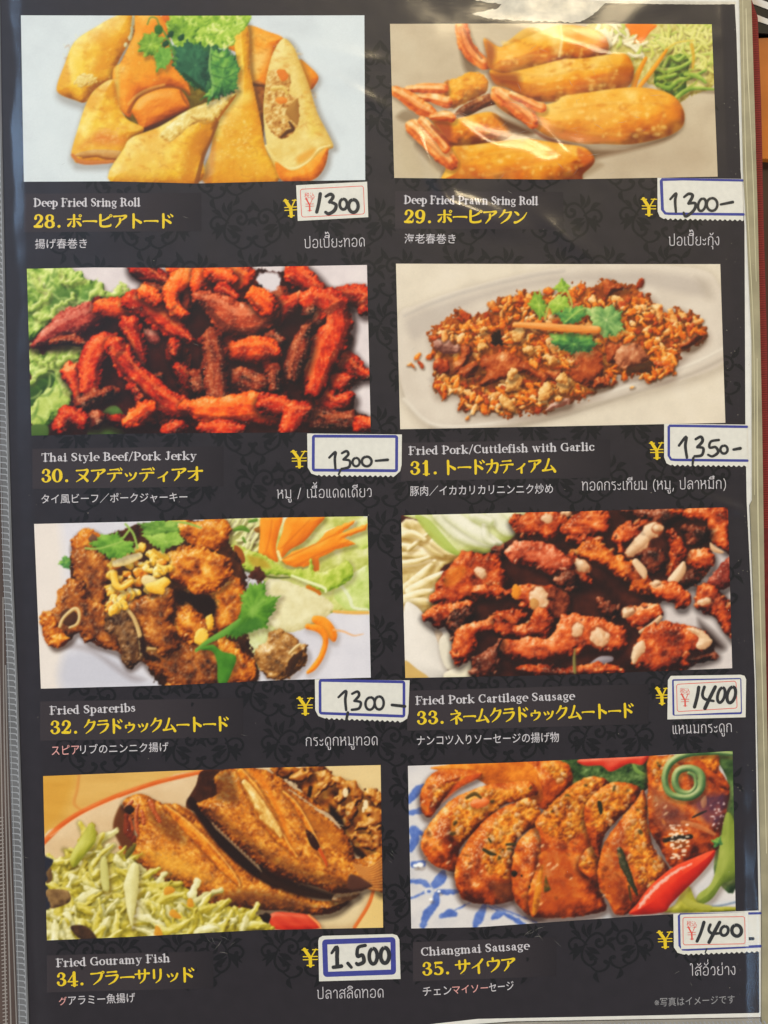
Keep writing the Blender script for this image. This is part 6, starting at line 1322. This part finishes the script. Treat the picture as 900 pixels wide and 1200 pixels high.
# printed pictures
def dish_photo(p, gain, label, names):
    """the picture's grid of inks, cut along the outlines of what it shows: the picture itself and a mesh for each printed thing"""
    ink = lin(p.col * 255) * np.array(gain); ink = np.clip(ink, 0, .93)
    rgba = np.concatenate([ink, np.ones((*ink.shape[:2], 1))], -1).astype('f').reshape(-1, 4)
    co = np.stack([(p.X - 450) * U, (600 - p.Y) * U, np.full(p.X.shape, .00006)], -1).astype('f').reshape(-1, 3)
    nx, ny = p.nx, p.ny; idx = np.arange(nx * ny).reshape(ny, nx)
    quads = np.stack([idx[1:, :-1], idx[1:, 1:], idx[:-1, 1:], idx[:-1, :-1]], -1).reshape(-1, 4)
    reg = p.reg[:-1, :-1].reshape(-1); root = None
    for r in range(len(p.names)):
        q = quads[reg == r]
        if r and len(q) < 12: continue
        u, inv = np.unique(q, return_inverse=True); inv = inv.reshape(-1)
        me = bpy.data.meshes.new(p.names[r]); me.vertices.add(len(u)); me.vertices.foreach_set('co', co[u].ravel())
        me.loops.add(len(q) * 4); me.loops.foreach_set('vertex_index', inv.astype(np.int32))
        me.polygons.add(len(q)); me.polygons.foreach_set('loop_start', np.arange(0, len(q) * 4, 4, dtype=np.int32)); me.polygons.foreach_set('loop_total', np.full(len(q), 4, np.int32))
        at = me.color_attributes.new('ink', 'FLOAT_COLOR', 'POINT'); at.data.foreach_set('color', rgba[u].ravel()); me.update(); me.validate()
        if r == 0: root = link('dish_photo', me, ink_mat(), page, label=label)
        else: link(p.names[r], me, ink_mat(), root)
for pic, gain, label in PICTURES: dish_photo(pic(), gain, label, None)

# titles, small print, yen signs
white = mat('white_print', (206, 198, 196), .5); yellow = mat('yellow_print', (232, 196, 22), .5); pink = mat('faded_pink_print', (226, 160, 150), .5)
def panel(x0, y0, x1, y1, sl):
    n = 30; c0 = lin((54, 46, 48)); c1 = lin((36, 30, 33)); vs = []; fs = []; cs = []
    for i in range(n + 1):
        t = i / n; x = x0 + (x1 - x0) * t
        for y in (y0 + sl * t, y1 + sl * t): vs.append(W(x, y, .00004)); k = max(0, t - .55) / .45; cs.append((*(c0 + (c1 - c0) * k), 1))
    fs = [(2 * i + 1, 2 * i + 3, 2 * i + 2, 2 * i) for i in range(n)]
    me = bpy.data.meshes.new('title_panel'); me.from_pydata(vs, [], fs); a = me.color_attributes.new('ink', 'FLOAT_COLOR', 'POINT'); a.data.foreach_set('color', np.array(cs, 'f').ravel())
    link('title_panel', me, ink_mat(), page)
ROWS = [
 ('Deep Fried Sring Roll', (39.5, 242, 164, 241.6), '28.', 'ポーピアトード', (39, 267, 204, 266.5), (28, 227, 236, 272, -1), [('揚げ春巻き', 41, 285.8, 102, 285.2, 11.6, 0)], (333, 254, 349, 253), 19, ('ปอเปี๊ยะทอด', 357, 290.6, 428, 288.4)),
 ('Deep Fried Prawn Sring Roll', (473.5, 238.6, 630, 240), '29.', 'ポーピアクン', (473, 261.5, 619, 262), (463, 224, 660, 268, 1), [('海老春巻き', 474, 279.6, 534, 279.8, 11.6, 0)], (751, 252, 769, 252), 19, ('ปอเปี๊ยะกุ้ง', 784, 287.6, 843.5, 287)),
 ('Thai Style Beef/Pork Jerky', (48.6, 540.7, 230, 538.4), '30.', 'ヌアデッディアオ', (48, 565.3, 238.5, 563), (38, 526, 262, 573, -3), [('タイ風ビーフ／ポークジャーキー', 48.5, 584.8, 219.5, 582.2, 11.4, 0)], (341, 547.5, 360, 547), 18.5, ('หมู / เนื้อแดดเดียว', 325, 584, 436, 582)),
 ('Fried Pork/Cuttlefish with Garlic', (479, 532.8, 696, 527.8), '31.', 'トードカティアム', (480, 556.4, 652, 553), (470, 519, 715, 563.5, -4), [('豚肉／イカカリカリニンニク炒め', 480.5, 575.4, 648, 572.4, 12, 0)], (761, 537.4, 778, 537), 18.5, ('ทอดกระเทียม (หมู, ปลาหมึก)', 682, 574.5, 851, 572.4)),
 ('Fried Spareribs', (58.5, 837.2, 158.5, 833.6), '32.', 'クラドゥックムートード', (58.5, 860.3, 269, 855.6), (47, 822, 285, 868, -4), [('スピア', 60.5, 879.4, 93, 878.2, 11.4, 1), ('リブのニンニク揚げ', 94, 878.2, 197.5, 874.9, 11.6, 0)], (348, 837, 367, 836.6), 19, ('กระดูกหมูทอด', 358, 874, 443, 872.8)),
 ('Fried Pork Cartilage Sausage', (487, 825.6, 673, 819.8), '33.', 'ネームクラドゥックムートード', (488, 849.2, 743.5, 839.8), (477, 809.5, 760, 856.5, -8), [('ナンコツ入りソーセージの揚げ物', 488.5, 867.8, 655, 863.6, 12, 0)], (768, 825, 783, 824.6), 18.5, ('แหนมกระดูก', 788, 860, 858, 857.4)),
 ('Fried Gouramy Fish', (66, 1133, 199, 1127), '34.', 'プラーサリッド', (66, 1155.6, 229, 1149.6), (55, 1119.5, 250, 1163, -5), [('グ', 69, 1173.4, 78.5, 1172.6, 9.6, 1), ('アラミー魚揚げ', 80, 1172.4, 158.5, 1168.8, 11.6, 0)], (354, 1132, 373, 1131.6), 19.5, ('ปลาสลิดทอด', 372, 1170.2, 450, 1168.4)),
 ('Chiangmai Sausage', (493.5, 1120, 620, 1112.4), '35.', 'サイウア', (494.5, 1143.4, 605.5, 1137), (484, 1104, 652, 1150, -6), [('チェン', 495.5, 1162, 529, 1160.2, 10.4, 0), ('マイソー', 530, 1160, 572, 1157.4, 9.6, 1), ('セージ', 573, 1157.2, 602, 1154.6, 10.4, 0)], (770, 1110.6, 788.5, 1110), 18.5, ('ไส้อั่วย่าง', 809, 1143, 862.5, 1141.8)),
]
for eng, e, num, kana, k, pn, subs, yn, yh, th in ROWS:
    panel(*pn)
    mb = MB(); serif_line(eng, *e, 9.3, mb, .00008, 1.05); mb.build('english_title', white, page)
    mb = MB(); title_line(num, kana, *k, 15.6, mb, .00008); mb.build('dish_title', yellow, page)
    for tx, x0, y0, x1, y1, h, faded in subs: font_mesh(tx, x0, y0, x1, y1, h, .00008, 'japanese_subtitle', pink if faded else white, page, .0025)
    mb = MB(); serif_line('¥', *yn, yh, mb, .00008); mb.build('yen_sign', yellow, page)
    mb = MB(); thai_line(th[0], *th[1:], 9.6, mb, .00008); mb.build('thai_title', white, page)
font_mesh('※写真はイメージです', 767, 1174.6, 861, 1170.8, 10.4, .00008, 'footnote', mat('grey_print', (150, 146, 144), .5), page, .0)

# ------------------------------------------------------------------ price stickers
paper = mat('sticker_paper', (222, 216, 200), .5, .3, .04, 700); blue = mat('blue_border', (58, 62, 138), .5, .3, .08, 900); red = mat('red_border', (224, 84, 70), .5); ink = mat('marker_ink', (40, 40, 40), .5, .3, .15, 900)
G = 'price stickers on the menu page'
def perforate(a, b, n=15, r=1.1):
    out = []
    for i in range(n * 4 + 1):
        t = i / (n * 4); out.append((a[0] + (b[0] - a[0]) * t, a[1] + (b[1] - a[1]) * t + (r * math.sin(i * math.pi / 2 + .4) if 0 < i < n * 4 else 0)))
    return out
def sticker(outline, label, z=.0001): 
    mb = MB(); mb.slab(outline, z, z + .00012); return mb.build('price_sticker', paper, label=label, cat='price sticker', group=G)
def on(st, name, strokes, m, z, tx=None, smooth=True):
    mb = MB()
    for s in strokes:
        q = [(tx[0] + p[0] / tx[2], tx[1] + p[1] / tx[2], p[2] / tx[2]) for p in s] if tx else s
        mb.ribbon(q, z, smooth=smooth)
    return mb.build(name, m, st)
def ring(cx, cy, rx, ry, w, a0=-100, tilt=0):
    out = []; ct, s_ = math.cos(math.radians(tilt)), math.sin(math.radians(tilt))
    for a in np.linspace(a0, a0 + 360, 13):
        x, y = rx * math.cos(math.radians(a)), ry * math.sin(math.radians(a)); out.append((cx + x * ct - y * s_, cy + x * s_ + y * ct, w))
    return out
def framed(st, name, q, w, r, m, z):
    """a printed rounded frame inside a quad (TL, TR, BR, BL), line width w"""
    def warp(pts):
        o = []
        for u, v in pts:
            o.append(tuple((1 - v) * ((1 - u) * q[0][i] + u * q[1][i]) + v * ((1 - u) * q[3][i] + u * q[2][i]) for i in (0, 1)))
        return o
    Wd = q[1][0] - q[0][0]; H = q[3][1] - q[0][1]
    def nr(x0, y0, x1, y1, rr): return warp([(x / Wd, y / H) for x, y in rrect(x0, y0, x1, y1, rr)])
    mb = MB(); mb.frame(nr(0, 0, Wd, H, r), nr(w, w, Wd - w, H - w, max(r - w, .3)), z); return mb.build(name, m, st)
ZB, ZI = .00024, .00027
def tax_mark(st, x, y, z, s=1.0, tilt=0):
    font_mesh('税込', x, y, x + 12 * s, y - tilt, 6.6 * s, z, 'tax_mark', red, st, .0)
    mb = MB(); serif_line('¥', x + .6, y + 18.5 * s, x + 11.4 * s, y + 18.2 * s, 14.5 * s, mb, z, .62); mb.build('yen_mark', red, st)
# 28
s = sticker([(347, 217.2), (430.2, 213), (431.6, 254.6), (349, 259)], 'red framed price sticker reading 1300 beside the deep fried spring roll title')
framed(s, 'border', [(351.5, 221.6), (426.2, 217.6), (427.6, 251.2), (353.2, 255)], .75, 3, red, ZB); tax_mark(s, 356.8, 229, ZB)
T = (320, 200, 7.5)
on(s, 'handwritten_price', [[(415, 205, 32), (402, 290, 30), (384, 365, 30)], [(464, 228, 24), (505, 208, 30), (528, 232, 30), (496, 278, 28)], [(500, 276, 24), (552, 300, 30), (540, 350, 32), (490, 380, 30), (462, 366, 26)], ring(618, 296, 32, 46, 26), ring(706, 312, 42, 56, 30)], ink, ZI, T)
# 29
s = sticker([(770.3, 208.4), (869.6, 209.8), (871.2, 258)] + perforate((871, 258.4), (778, 256.8), 16)[1:] + [(773, 254), (770.6, 248)], 'blue bordered price sticker reading 1300 beside the deep fried prawn spring roll title')
on(s, 'border', [[(869.6, 211.6, 2.8), (800, 210.2, 2.8), (775.4, 210.6, 3.4), (774.8, 212, 3.6), (776.2, 246, 3.4), (779.6, 250.2, 3.2), (784, 250.6, 3), (870.8, 251.4, 3.2)]], blue, ZB, smooth=False)
T = (740, 195, 6.43)
on(s, 'handwritten_price', [[(292, 248, 18), (336, 204, 20), (328, 260, 22), (334, 345, 18)], [(396, 232, 18), (430, 208, 22), (460, 222, 24), (430, 280, 24)], [(430, 280, 22), (480, 280, 22), (470, 330, 24), (410, 378, 22), (392, 350, 18)], ring(530, 290, 28, 48, 20, tilt=15), ring(606, 288, 40, 48, 20), [(672, 288, 18), (762, 270, 22)]], ink, ZI, T)
# 30
s = sticker([(360, 508), (471, 509.2), (470.6, 545), (469, 552), (463, 557.6)] + perforate((462, 558.2), (372, 557.4), 15)[1:] + [(365, 555), (360.6, 548)], 'blue bordered price sticker reading 1300 beside the beef or pork jerky title')
framed(s, 'border', [(365.6, 509.4), (466.6, 509.8), (466.4, 553.4), (365.4, 552.6)], 3.4, 3.5, blue, ZB)
T = (310, 500, 5.294)
on(s, 'handwritten_price', [[(402, 192, 15), (440, 158, 17), (436, 200, 17), (440, 262, 15)], [(480, 165, 14), (508, 152, 17), (520, 172, 17), (490, 204, 16)], [(490, 204, 15), (528, 212, 16), (524, 250, 17), (478, 262, 15)], ring(568, 220, 22, 26, 15), ring(634, 216, 30, 30, 16), [(690, 212, 14), (764, 206, 18)], [(470, 272, 14), (460, 296, 12)]], ink, ZI, T)
# 31
s = sticker([(778.2, 496.6), (875, 497.6), (876.4, 546)] + perforate((876, 546.4), (786, 545.4), 15)[1:] + [(781, 543), (778.2, 536)], 'blue bordered price sticker reading 1350 beside the fried pork or cuttlefish title')
on(s, 'border', [[(875, 500.2, 3), (790, 499, 3), (784.6, 499, 3), (783.6, 500, 3), (783.6, 534, 3), (786.4, 538.4, 3), (791, 539, 3), (875.6, 539.8, 3)]], blue, ZB, smooth=False)
T = (670, 490, 4.286)
on(s, 'handwritten_price', [[(538, 138, 13), (574, 94, 15), (570, 140, 15), (578, 198, 14)], [(622, 106, 13), (648, 94, 15), (656, 116, 16), (630, 146, 15)], [(630, 146, 13), (660, 152, 14), (652, 186, 15), (616, 192, 13)], [(738, 110, 13), (698, 118, 13), (692, 148, 13), (722, 146, 14), (734, 172, 15), (706, 192, 13), (684, 184, 11)], ring(764, 158, 18, 20, 13), [(812, 158, 13), (846, 152, 16)], [(610, 200, 13), (606, 234, 11)]], ink, ZI, T)
# 32
s = sticker([(369, 796), (480, 797.2), (478.6, 836), (477, 842), (472, 845.4)] + perforate((470, 845.6), (381, 842), 15)[1:] + [(373, 839), (369.4, 832)], 'blue bordered price sticker reading 1300 beside the fried spareribs title')
framed(s, 'border', [(373.4, 795.6), (475, 797.4), (475, 841), (373.6, 837.2)], 3.2, 3.5, blue, ZB)
T = (340, 785, 6)
on(s, 'handwritten_price', [[(340, 192, 16), (392, 148, 20), (388, 210, 20), (394, 282, 18)], [(436, 168, 17), (474, 152, 19), (484, 180, 20), (452, 218, 18)], [(452, 218, 17), (496, 228, 19), (484, 270, 20), (434, 280, 18)], ring(562, 236, 32, 44, 18, tilt=8), ring(626, 232, 32, 46, 18), [(716, 246, 20), (806, 256, 22)], [(406, 300, 20), (396, 348, 18)]], ink, ZI, T)
# 33: a red framed sticker stuck on a blue bordered one
s = sticker([(786, 792), (868, 790.6), (872.4, 792), (874.2, 796), (873.6, 840.4), (782, 843), (782.6, 797)], 'white price sticker under the red framed 1400 one by the pork cartilage sausage title')
framed(s, 'border', [(787.4, 796), (868.6, 794.4), (869.4, 836.8), (788, 838.6)], 2.2, 2, blue, ZB)
s = sticker([(789.4, 797.8), (867.2, 795.8), (868, 834), (790.4, 837.6)], 'red framed price sticker reading 1400 beside the pork cartilage sausage title', .00026)
framed(s, 'border', [(792.2, 801.4), (862.6, 797.6), (864, 830), (793, 834.2)], .8, 3, red, ZB + .00016); tax_mark(s, 796.6, 809.4, ZB + .00016, .98)
T = (755, 780, 6.92)
on(s, 'handwritten_price', [[(440, 175, 28), (428, 250, 28), (406, 334, 28)], [(486, 172, 24), (470, 232, 24), (490, 270, 24), (560, 286, 20)], [(574, 172, 28), (530, 260, 30), (490, 346, 30)], ring(622, 238, 28, 62, 24, tilt=14), ring(704, 236, 32, 66, 26, tilt=14)], ink, ZI + .00016, T)
# 34
s = sticker([(378, 1096.6), (460, 1094.4), (465.4, 1096), (468, 1101), (469.4, 1147), (374, 1149.8), (373, 1103), (374, 1099)], 'blue bordered price sticker reading 1.500 beside the fried gouramy fish title')
framed(s, 'border', [(377.4, 1100.8), (463.4, 1097.8), (464.2, 1141.8), (378.8, 1144.8)], 6, 4.5, blue, ZB)
T = (340, 1085, 6)
on(s, 'handwritten_price', [[(292, 190, 18), (328, 148, 28), (330, 220, 28), (332, 284, 28)], [(304, 290, 26), (360, 282, 28)], [(406, 262, 24), (430, 290, 22)], [(528, 136, 24), (478, 152, 24), (474, 212, 26), (508, 204, 26), (518, 250, 28), (480, 270, 26), (466, 262, 22)], ring(584, 212, 28, 54, 26), ring(666, 206, 30, 54, 28)], ink, ZI, T)
# 35: a red framed sticker stuck on a long blue bordered one
s = sticker([(789, 1070.6), (891, 1066.8), (891.6, 1115)] + perforate((891, 1115.2), (802, 1118.6), 15)[1:] + [(794, 1116.4), (789.6, 1110)], 'long blue bordered price sticker under the red framed 1400 one by the Chiangmai sausage title')
on(s, 'border', [[(891, 1070, 2.8), (860, 1070.6, 2.8), (797, 1071.4, 2.4), (795.4, 1073, 2.6), (796.2, 1108, 2.6), (800, 1112.4, 3), (806, 1112.6, 3), (891, 1108.6, 3.2)]], blue, ZB, smooth=False)
on(s, 'handwritten_dash', [[(787, 256, 24), (818, 256, 24)], [(470, 330, 12), (458, 362, 10)]], ink, ZI, (755, 1060, 6.43))
s = sticker([(797.2, 1071.6), (876.6, 1068.8), (877.2, 1108.6), (798, 1112)], 'red framed price sticker reading 1400 beside the Chiangmai sausage title', .00026)
framed(s, 'border', [(799.6, 1074.4), (872.8, 1073.4), (873.4, 1106), (800, 1107.4)], .8, 3, red, ZB + .00016); tax_mark(s, 804.4, 1082.2, ZB + .00016, 1.0)
T = (755, 1060, 6.43)
on(s, 'handwritten_price', [[(448, 132, 26), (424, 210, 24), (396, 274, 24)], [(496, 150, 22), (484, 190, 22), (510, 216, 22), (566, 214, 20)], [(566, 132, 26), (524, 210, 28), (486, 282, 26)], ring(602, 196, 28, 36, 22, tilt=20), ring(694, 194, 36, 42, 26, tilt=-12)], ink, ZI + .00016, T)

# ------------------------------------------------------------------ the clear sleeve over the page
def film_mat():
    m = bpy.data.materials.new('clear_film'); m.use_nodes = True; nt = m.node_tree; nt.nodes.clear()
    N = lambda t, **k: [setattr(n, a, b) for n in [nt.nodes.new(t)] for a, b in k.items()] and n if k else nt.nodes.new(t)
    out = nt.nodes.new('ShaderNodeOutputMaterial'); mix = nt.nodes.new('ShaderNodeMixShader'); tr = nt.nodes.new('ShaderNodeBsdfTransparent'); gl = nt.nodes.new('ShaderNodeBsdfGlossy')
    lw = nt.nodes.new('ShaderNodeFresnel'); geo = nt.nodes.new('ShaderNodeNewGeometry'); io = nt.nodes.new('ShaderNodeMapRange'); io.inputs['To Min'].default_value = 1.5; io.inputs['To Max'].default_value = 1 / 1.5; nt.links.new(geo.outputs['Backfacing'], io.inputs['Value']); nt.links.new(io.outputs[0], lw.inputs['IOR'])
    tc = nt.nodes.new('ShaderNodeTexCoord'); mp = nt.nodes.new('ShaderNodeMapping'); mp.inputs['Scale'].default_value = (130, 520, 200); mp.inputs['Rotation'].default_value = (0, 0, .35)
    n1 = nt.nodes.new('ShaderNodeTexNoise'); n1.inputs['Scale'].default_value = 3.2; n1.inputs['Detail'].default_value = 4; n1.inputs['Roughness'].default_value = .6
    b = nt.nodes.new('ShaderNodeBump'); b.inputs['Strength'].default_value = .07; b.inputs['Distance'].default_value = .0002
    L = nt.links.new; L(tc.outputs['Object'], mp.inputs['Vector']); L(mp.outputs[0], n1.inputs['Vector']); L(n1.outputs['Fac'], b.inputs['Height'])
    L(b.outputs[0], gl.inputs['Normal']); gl.inputs['Roughness'].default_value = .13; gl.inputs['Color'].default_value = (1, 1, 1, 1)
    mul = nt.nodes.new('ShaderNodeMath'); mul.operation = 'MULTIPLY'; mul.inputs[1].default_value = .95; L(lw.outputs[0], mul.inputs[0]); L(mul.outputs[0], mix.inputs[0])
    g2 = nt.nodes.new('ShaderNodeBsdfGlossy'); g2.inputs['Roughness'].default_value = .4; L(b.outputs[0], g2.inputs['Normal']); gm = nt.nodes.new('ShaderNodeMixShader'); gm.inputs[0].default_value = .55; L(gl.outputs[0], gm.inputs[1]); L(g2.outputs[0], gm.inputs[2])
    L(tr.outputs[0], mix.inputs[1]); L(gm.outputs[0], mix.inputs[2]); L(mix.outputs[0], out.inputs[0]); return m
FM = film_mat()
sleeve = empty('plastic_sleeve', 0, 0, 'clear glossy plastic sleeve with welded ribbed edges over the menu page', 'plastic sleeve')
def film_height(x, y):
    """the film's own creases and swells over the page, in page units"""
    h = 3.4 + 1.6 * fbm(x / 230, y / 170, 11, 2) + .35 * fbm(x / 46, y / 38, 12, 2)
    top = np.clip(1 - y / 330, 0, 1) * np.clip((x - 250) / 250, 0, 1)
    h = h + top * (.8 * fbm(x / 70 + y / 110, y / 60, 21, 2) + .12 * fbm(x / 22, y / 30, 22, 2))
    for cx, cy, ang, ln, wd, a in ((508, 200, 66, 40, 9, 3.0), (556, 250, 20, 46, 13, 3.4), (600, 176, 12, 50, 14, 1.9), (640, 196, -20, 46, 14, 2.3), (664, 176, 40, 50, 9, 1.4), (670, 285, 40, 40, 10, 2.2), (760, 60, -10, 70, 10, 1.6), (560, 160, 35, 60, 8, .8), (820, 500, -35, 30, 8, 1.4), (868, 598, 20, 44, 6, 1.4), (700, 60, 15, 90, 12, 1.2), (640, 392, -30, 34, 18, 1.3), (390, 60, 12, 60, 8, .9), (420, 110, 30, 40, 8, .9)):
        c, s = math.cos(math.radians(ang)), math.sin(math.radians(ang)); u = (x - cx) * c + (y - cy) * s; v = -(x - cx) * s + (y - cy) * c
        h = h + a * np.exp(-(u / ln) ** 2 - (v / wd) ** 2)
    xl = np.interp(y, [p[1] for p in LE], [p[0] for p in LE]); xr = np.interp(y, [p[1] for p in RE], [p[0] for p in RE])
    h = h * np.clip((x - xl) / 26, .1, 1) ** .7 * np.clip((xr + 6 - x) / 22, .1, 1) ** .7
    return np.clip(h, 1.5, None)
nx, ny = 330, 450
vv = np.linspace(0, 1, ny)[:, None]; yy = -22 + vv * 1242 + np.zeros((1, nx))
xl = np.interp(yy[:, 0], [p[1] for p in LE], [p[0] for p in LE]); xr = np.interp(yy[:, 0], [p[1] for p in RE], [p[0] for p in RE]) + 5
xx = xl[:, None] + (xr - xl)[:, None] * np.linspace(0, 1, nx)
hh = film_height(xx, yy)
me = bpy.data.meshes.new('front_film'); co_ = np.stack([(xx - 450) * U, (600 - yy) * U, hh * U], -1).reshape(-1, 3).astype('f'); idx = np.arange(nx * ny).reshape(ny, nx)
qd = np.stack([idx[1:, :-1], idx[1:, 1:], idx[:-1, 1:], idx[:-1, :-1]], -1).reshape(-1, 4)
me.vertices.add(nx * ny); me.vertices.foreach_set('co', co_.ravel()); me.loops.add(qd.size); me.loops.foreach_set('vertex_index', qd.ravel().astype(np.int32))
me.polygons.add(len(qd)); me.polygons.foreach_set('loop_start', np.arange(0, qd.size, 4, dtype=np.int32)); me.polygons.foreach_set('loop_total', np.full(len(qd), 4, np.int32)); me.polygons.foreach_set('use_smooth', np.ones(len(qd), bool)); me.update()
film = link('front_film', me, FM, sleeve)
# fine scratches and scuffs on the film
rng = random.Random(9); mb = MB()
def scratch(x, y, a, l, w):
    q = []
    for i in range(5): t = (i / 4 - .5) * l; q.append((x + t * math.cos(a) + rng.uniform(-1, 1) * l * .05, y + t * math.sin(a) + rng.uniform(-1, 1) * l * .05, w * (1 - abs(i / 2 - 1) * .8)))
    zz = float(film_height(np.array([[x]]), np.array([[y]]))[0, 0]) * U
    mb.ribbon(q, zz + .00022, n=2, cap=False)
for k in range(24):
    scratch(rng.uniform(40, 860), rng.uniform(20, 1180), rng.uniform(-.6, .6) + (0 if rng.random() < .7 else 1.4), rng.uniform(3, 9), rng.uniform(.1, .22))
for cx, cy, sp, n in ((255, 1104, 16, 6), (632, 1096, 13, 6), (25, 1010, 6, 3), (458, 1000, 6, 3), (640, 190, 60, 18), (560, 130, 50, 8), (690, 120, 60, 14)):
    for k in range(n): scratch(cx + rng.gauss(0, sp), cy + rng.gauss(0, sp * .5), rng.uniform(-1, 1.2), rng.uniform(4, 15), rng.uniform(.14, .3))
mb.build('scratch', mat('scuffed_film', (150, 144, 132), .4, .5), film, kind='stuff')
mb = MB()
for k in range(150):
    x = rng.uniform(846, 884) if rng.random() < .6 else rng.uniform(30, 880); y = rng.uniform(20, 1180); r = rng.uniform(.2, .45)
    zz = float(film_height(np.array([[x]]), np.array([[y]]))[0, 0]) * U + .0002
    mb.sheet([(x + r * math.cos(a), y + r * math.sin(a)) for a in np.linspace(0, 6.28, 7)[:-1]], zz)
mb.build('dust_speck', mat('pale_dust', (176, 166, 146), .7), film, kind='stuff')
# welded edges
strip = mat('milky_weld', (104, 103, 102), .5, .25, .15, 60, .15, 700); rib = mat('weld_rib', (150, 150, 150), .4, .3); rstrip = mat('yellowed_weld', (150, 140, 110), .35, .4, .2, 90, .25, 500)
mb = MB(); lo = [(x - 9.5 - (.0 if y < 800 else 3), y) for x, y in LE]; mb.slab(lo + LE[::-1], -.0004, .0004); e = mb.build('edge_weld', strip, sleeve)
mb = MB()
for k in range(176):
    y = 4 + k * 6.9; x = float(np.interp(y, [p[1] for p in LE], [p[0] for p in LE]))
    mb.ribbon([(x - 11.5, y - .6, 1.0), (x - 3.6, y + .4, 1.5), (x - 3.4, y + 2.4, 1.2)], .00042, cap=True, n=3)
mb.ribbon([(x - 2.2, y, .8) for x, y in LE], .00043, cap=False); mb.ribbon([(x - 10.4, y, .7) for x, y in LE], .00043, cap=False)
mb.build('weld_rib', rib, e, kind='stuff')
RI = [(866, -6), (870.5, 200), (874.6, 265), (880.5, 400), (881, 586), (878.6, 592), (886.4, 800), (889.4, 950), (892.4, 1060), (892, 1230)]
RO = [(880, -8), (884, 120), (888, 260), (893, 500), (896, 700), (900, 900), (906, 1230)]
mb = MB(); mb.slab(RI[::-1] + RO, -.0006, .0003); e = mb.build('edge_weld', rstrip, sleeve)
mb = MB(); mb.ribbon([(874, 10, 1.0), (876, 80, 1.6), (880, 160, .8), (883, 230, 1.2), (886, 330, .7)], .00033, cap=False); mb.ribbon([(887, 420, 1.0), (888, 600, 1.8), (893, 800, 1.2), (898, 1000, 1.0)], .00033, cap=False); mb.ribbon([(870, -5, .8), (874, 200, 1.2), (883, 400, 1.0), (884, 580, .8)], .00033, cap=False)
mb.build('weld_ridge', mat('clear_ridge', (196, 186, 150), .2, .6), e)
mb = MB(); mb.slab([(30, 1213), (400, 1213), (600, 1198), (891, 1193), (893, 1260), (30, 1260)], -.0004, .0003); e = mb.build('edge_weld', mat('bottom_weld', (150, 142, 128), .4, .4, .15, 80, .3, 600), sleeve)
mb = MB()
for k in range(60): mb.ribbon([(600 + k * 5, 1200.5 - k * .07, 1.5), (602 + k * 5, 1203.5 - k * .07, 1.2)], .00033)
mb.build('weld_rib', rib, e, kind='stuff')
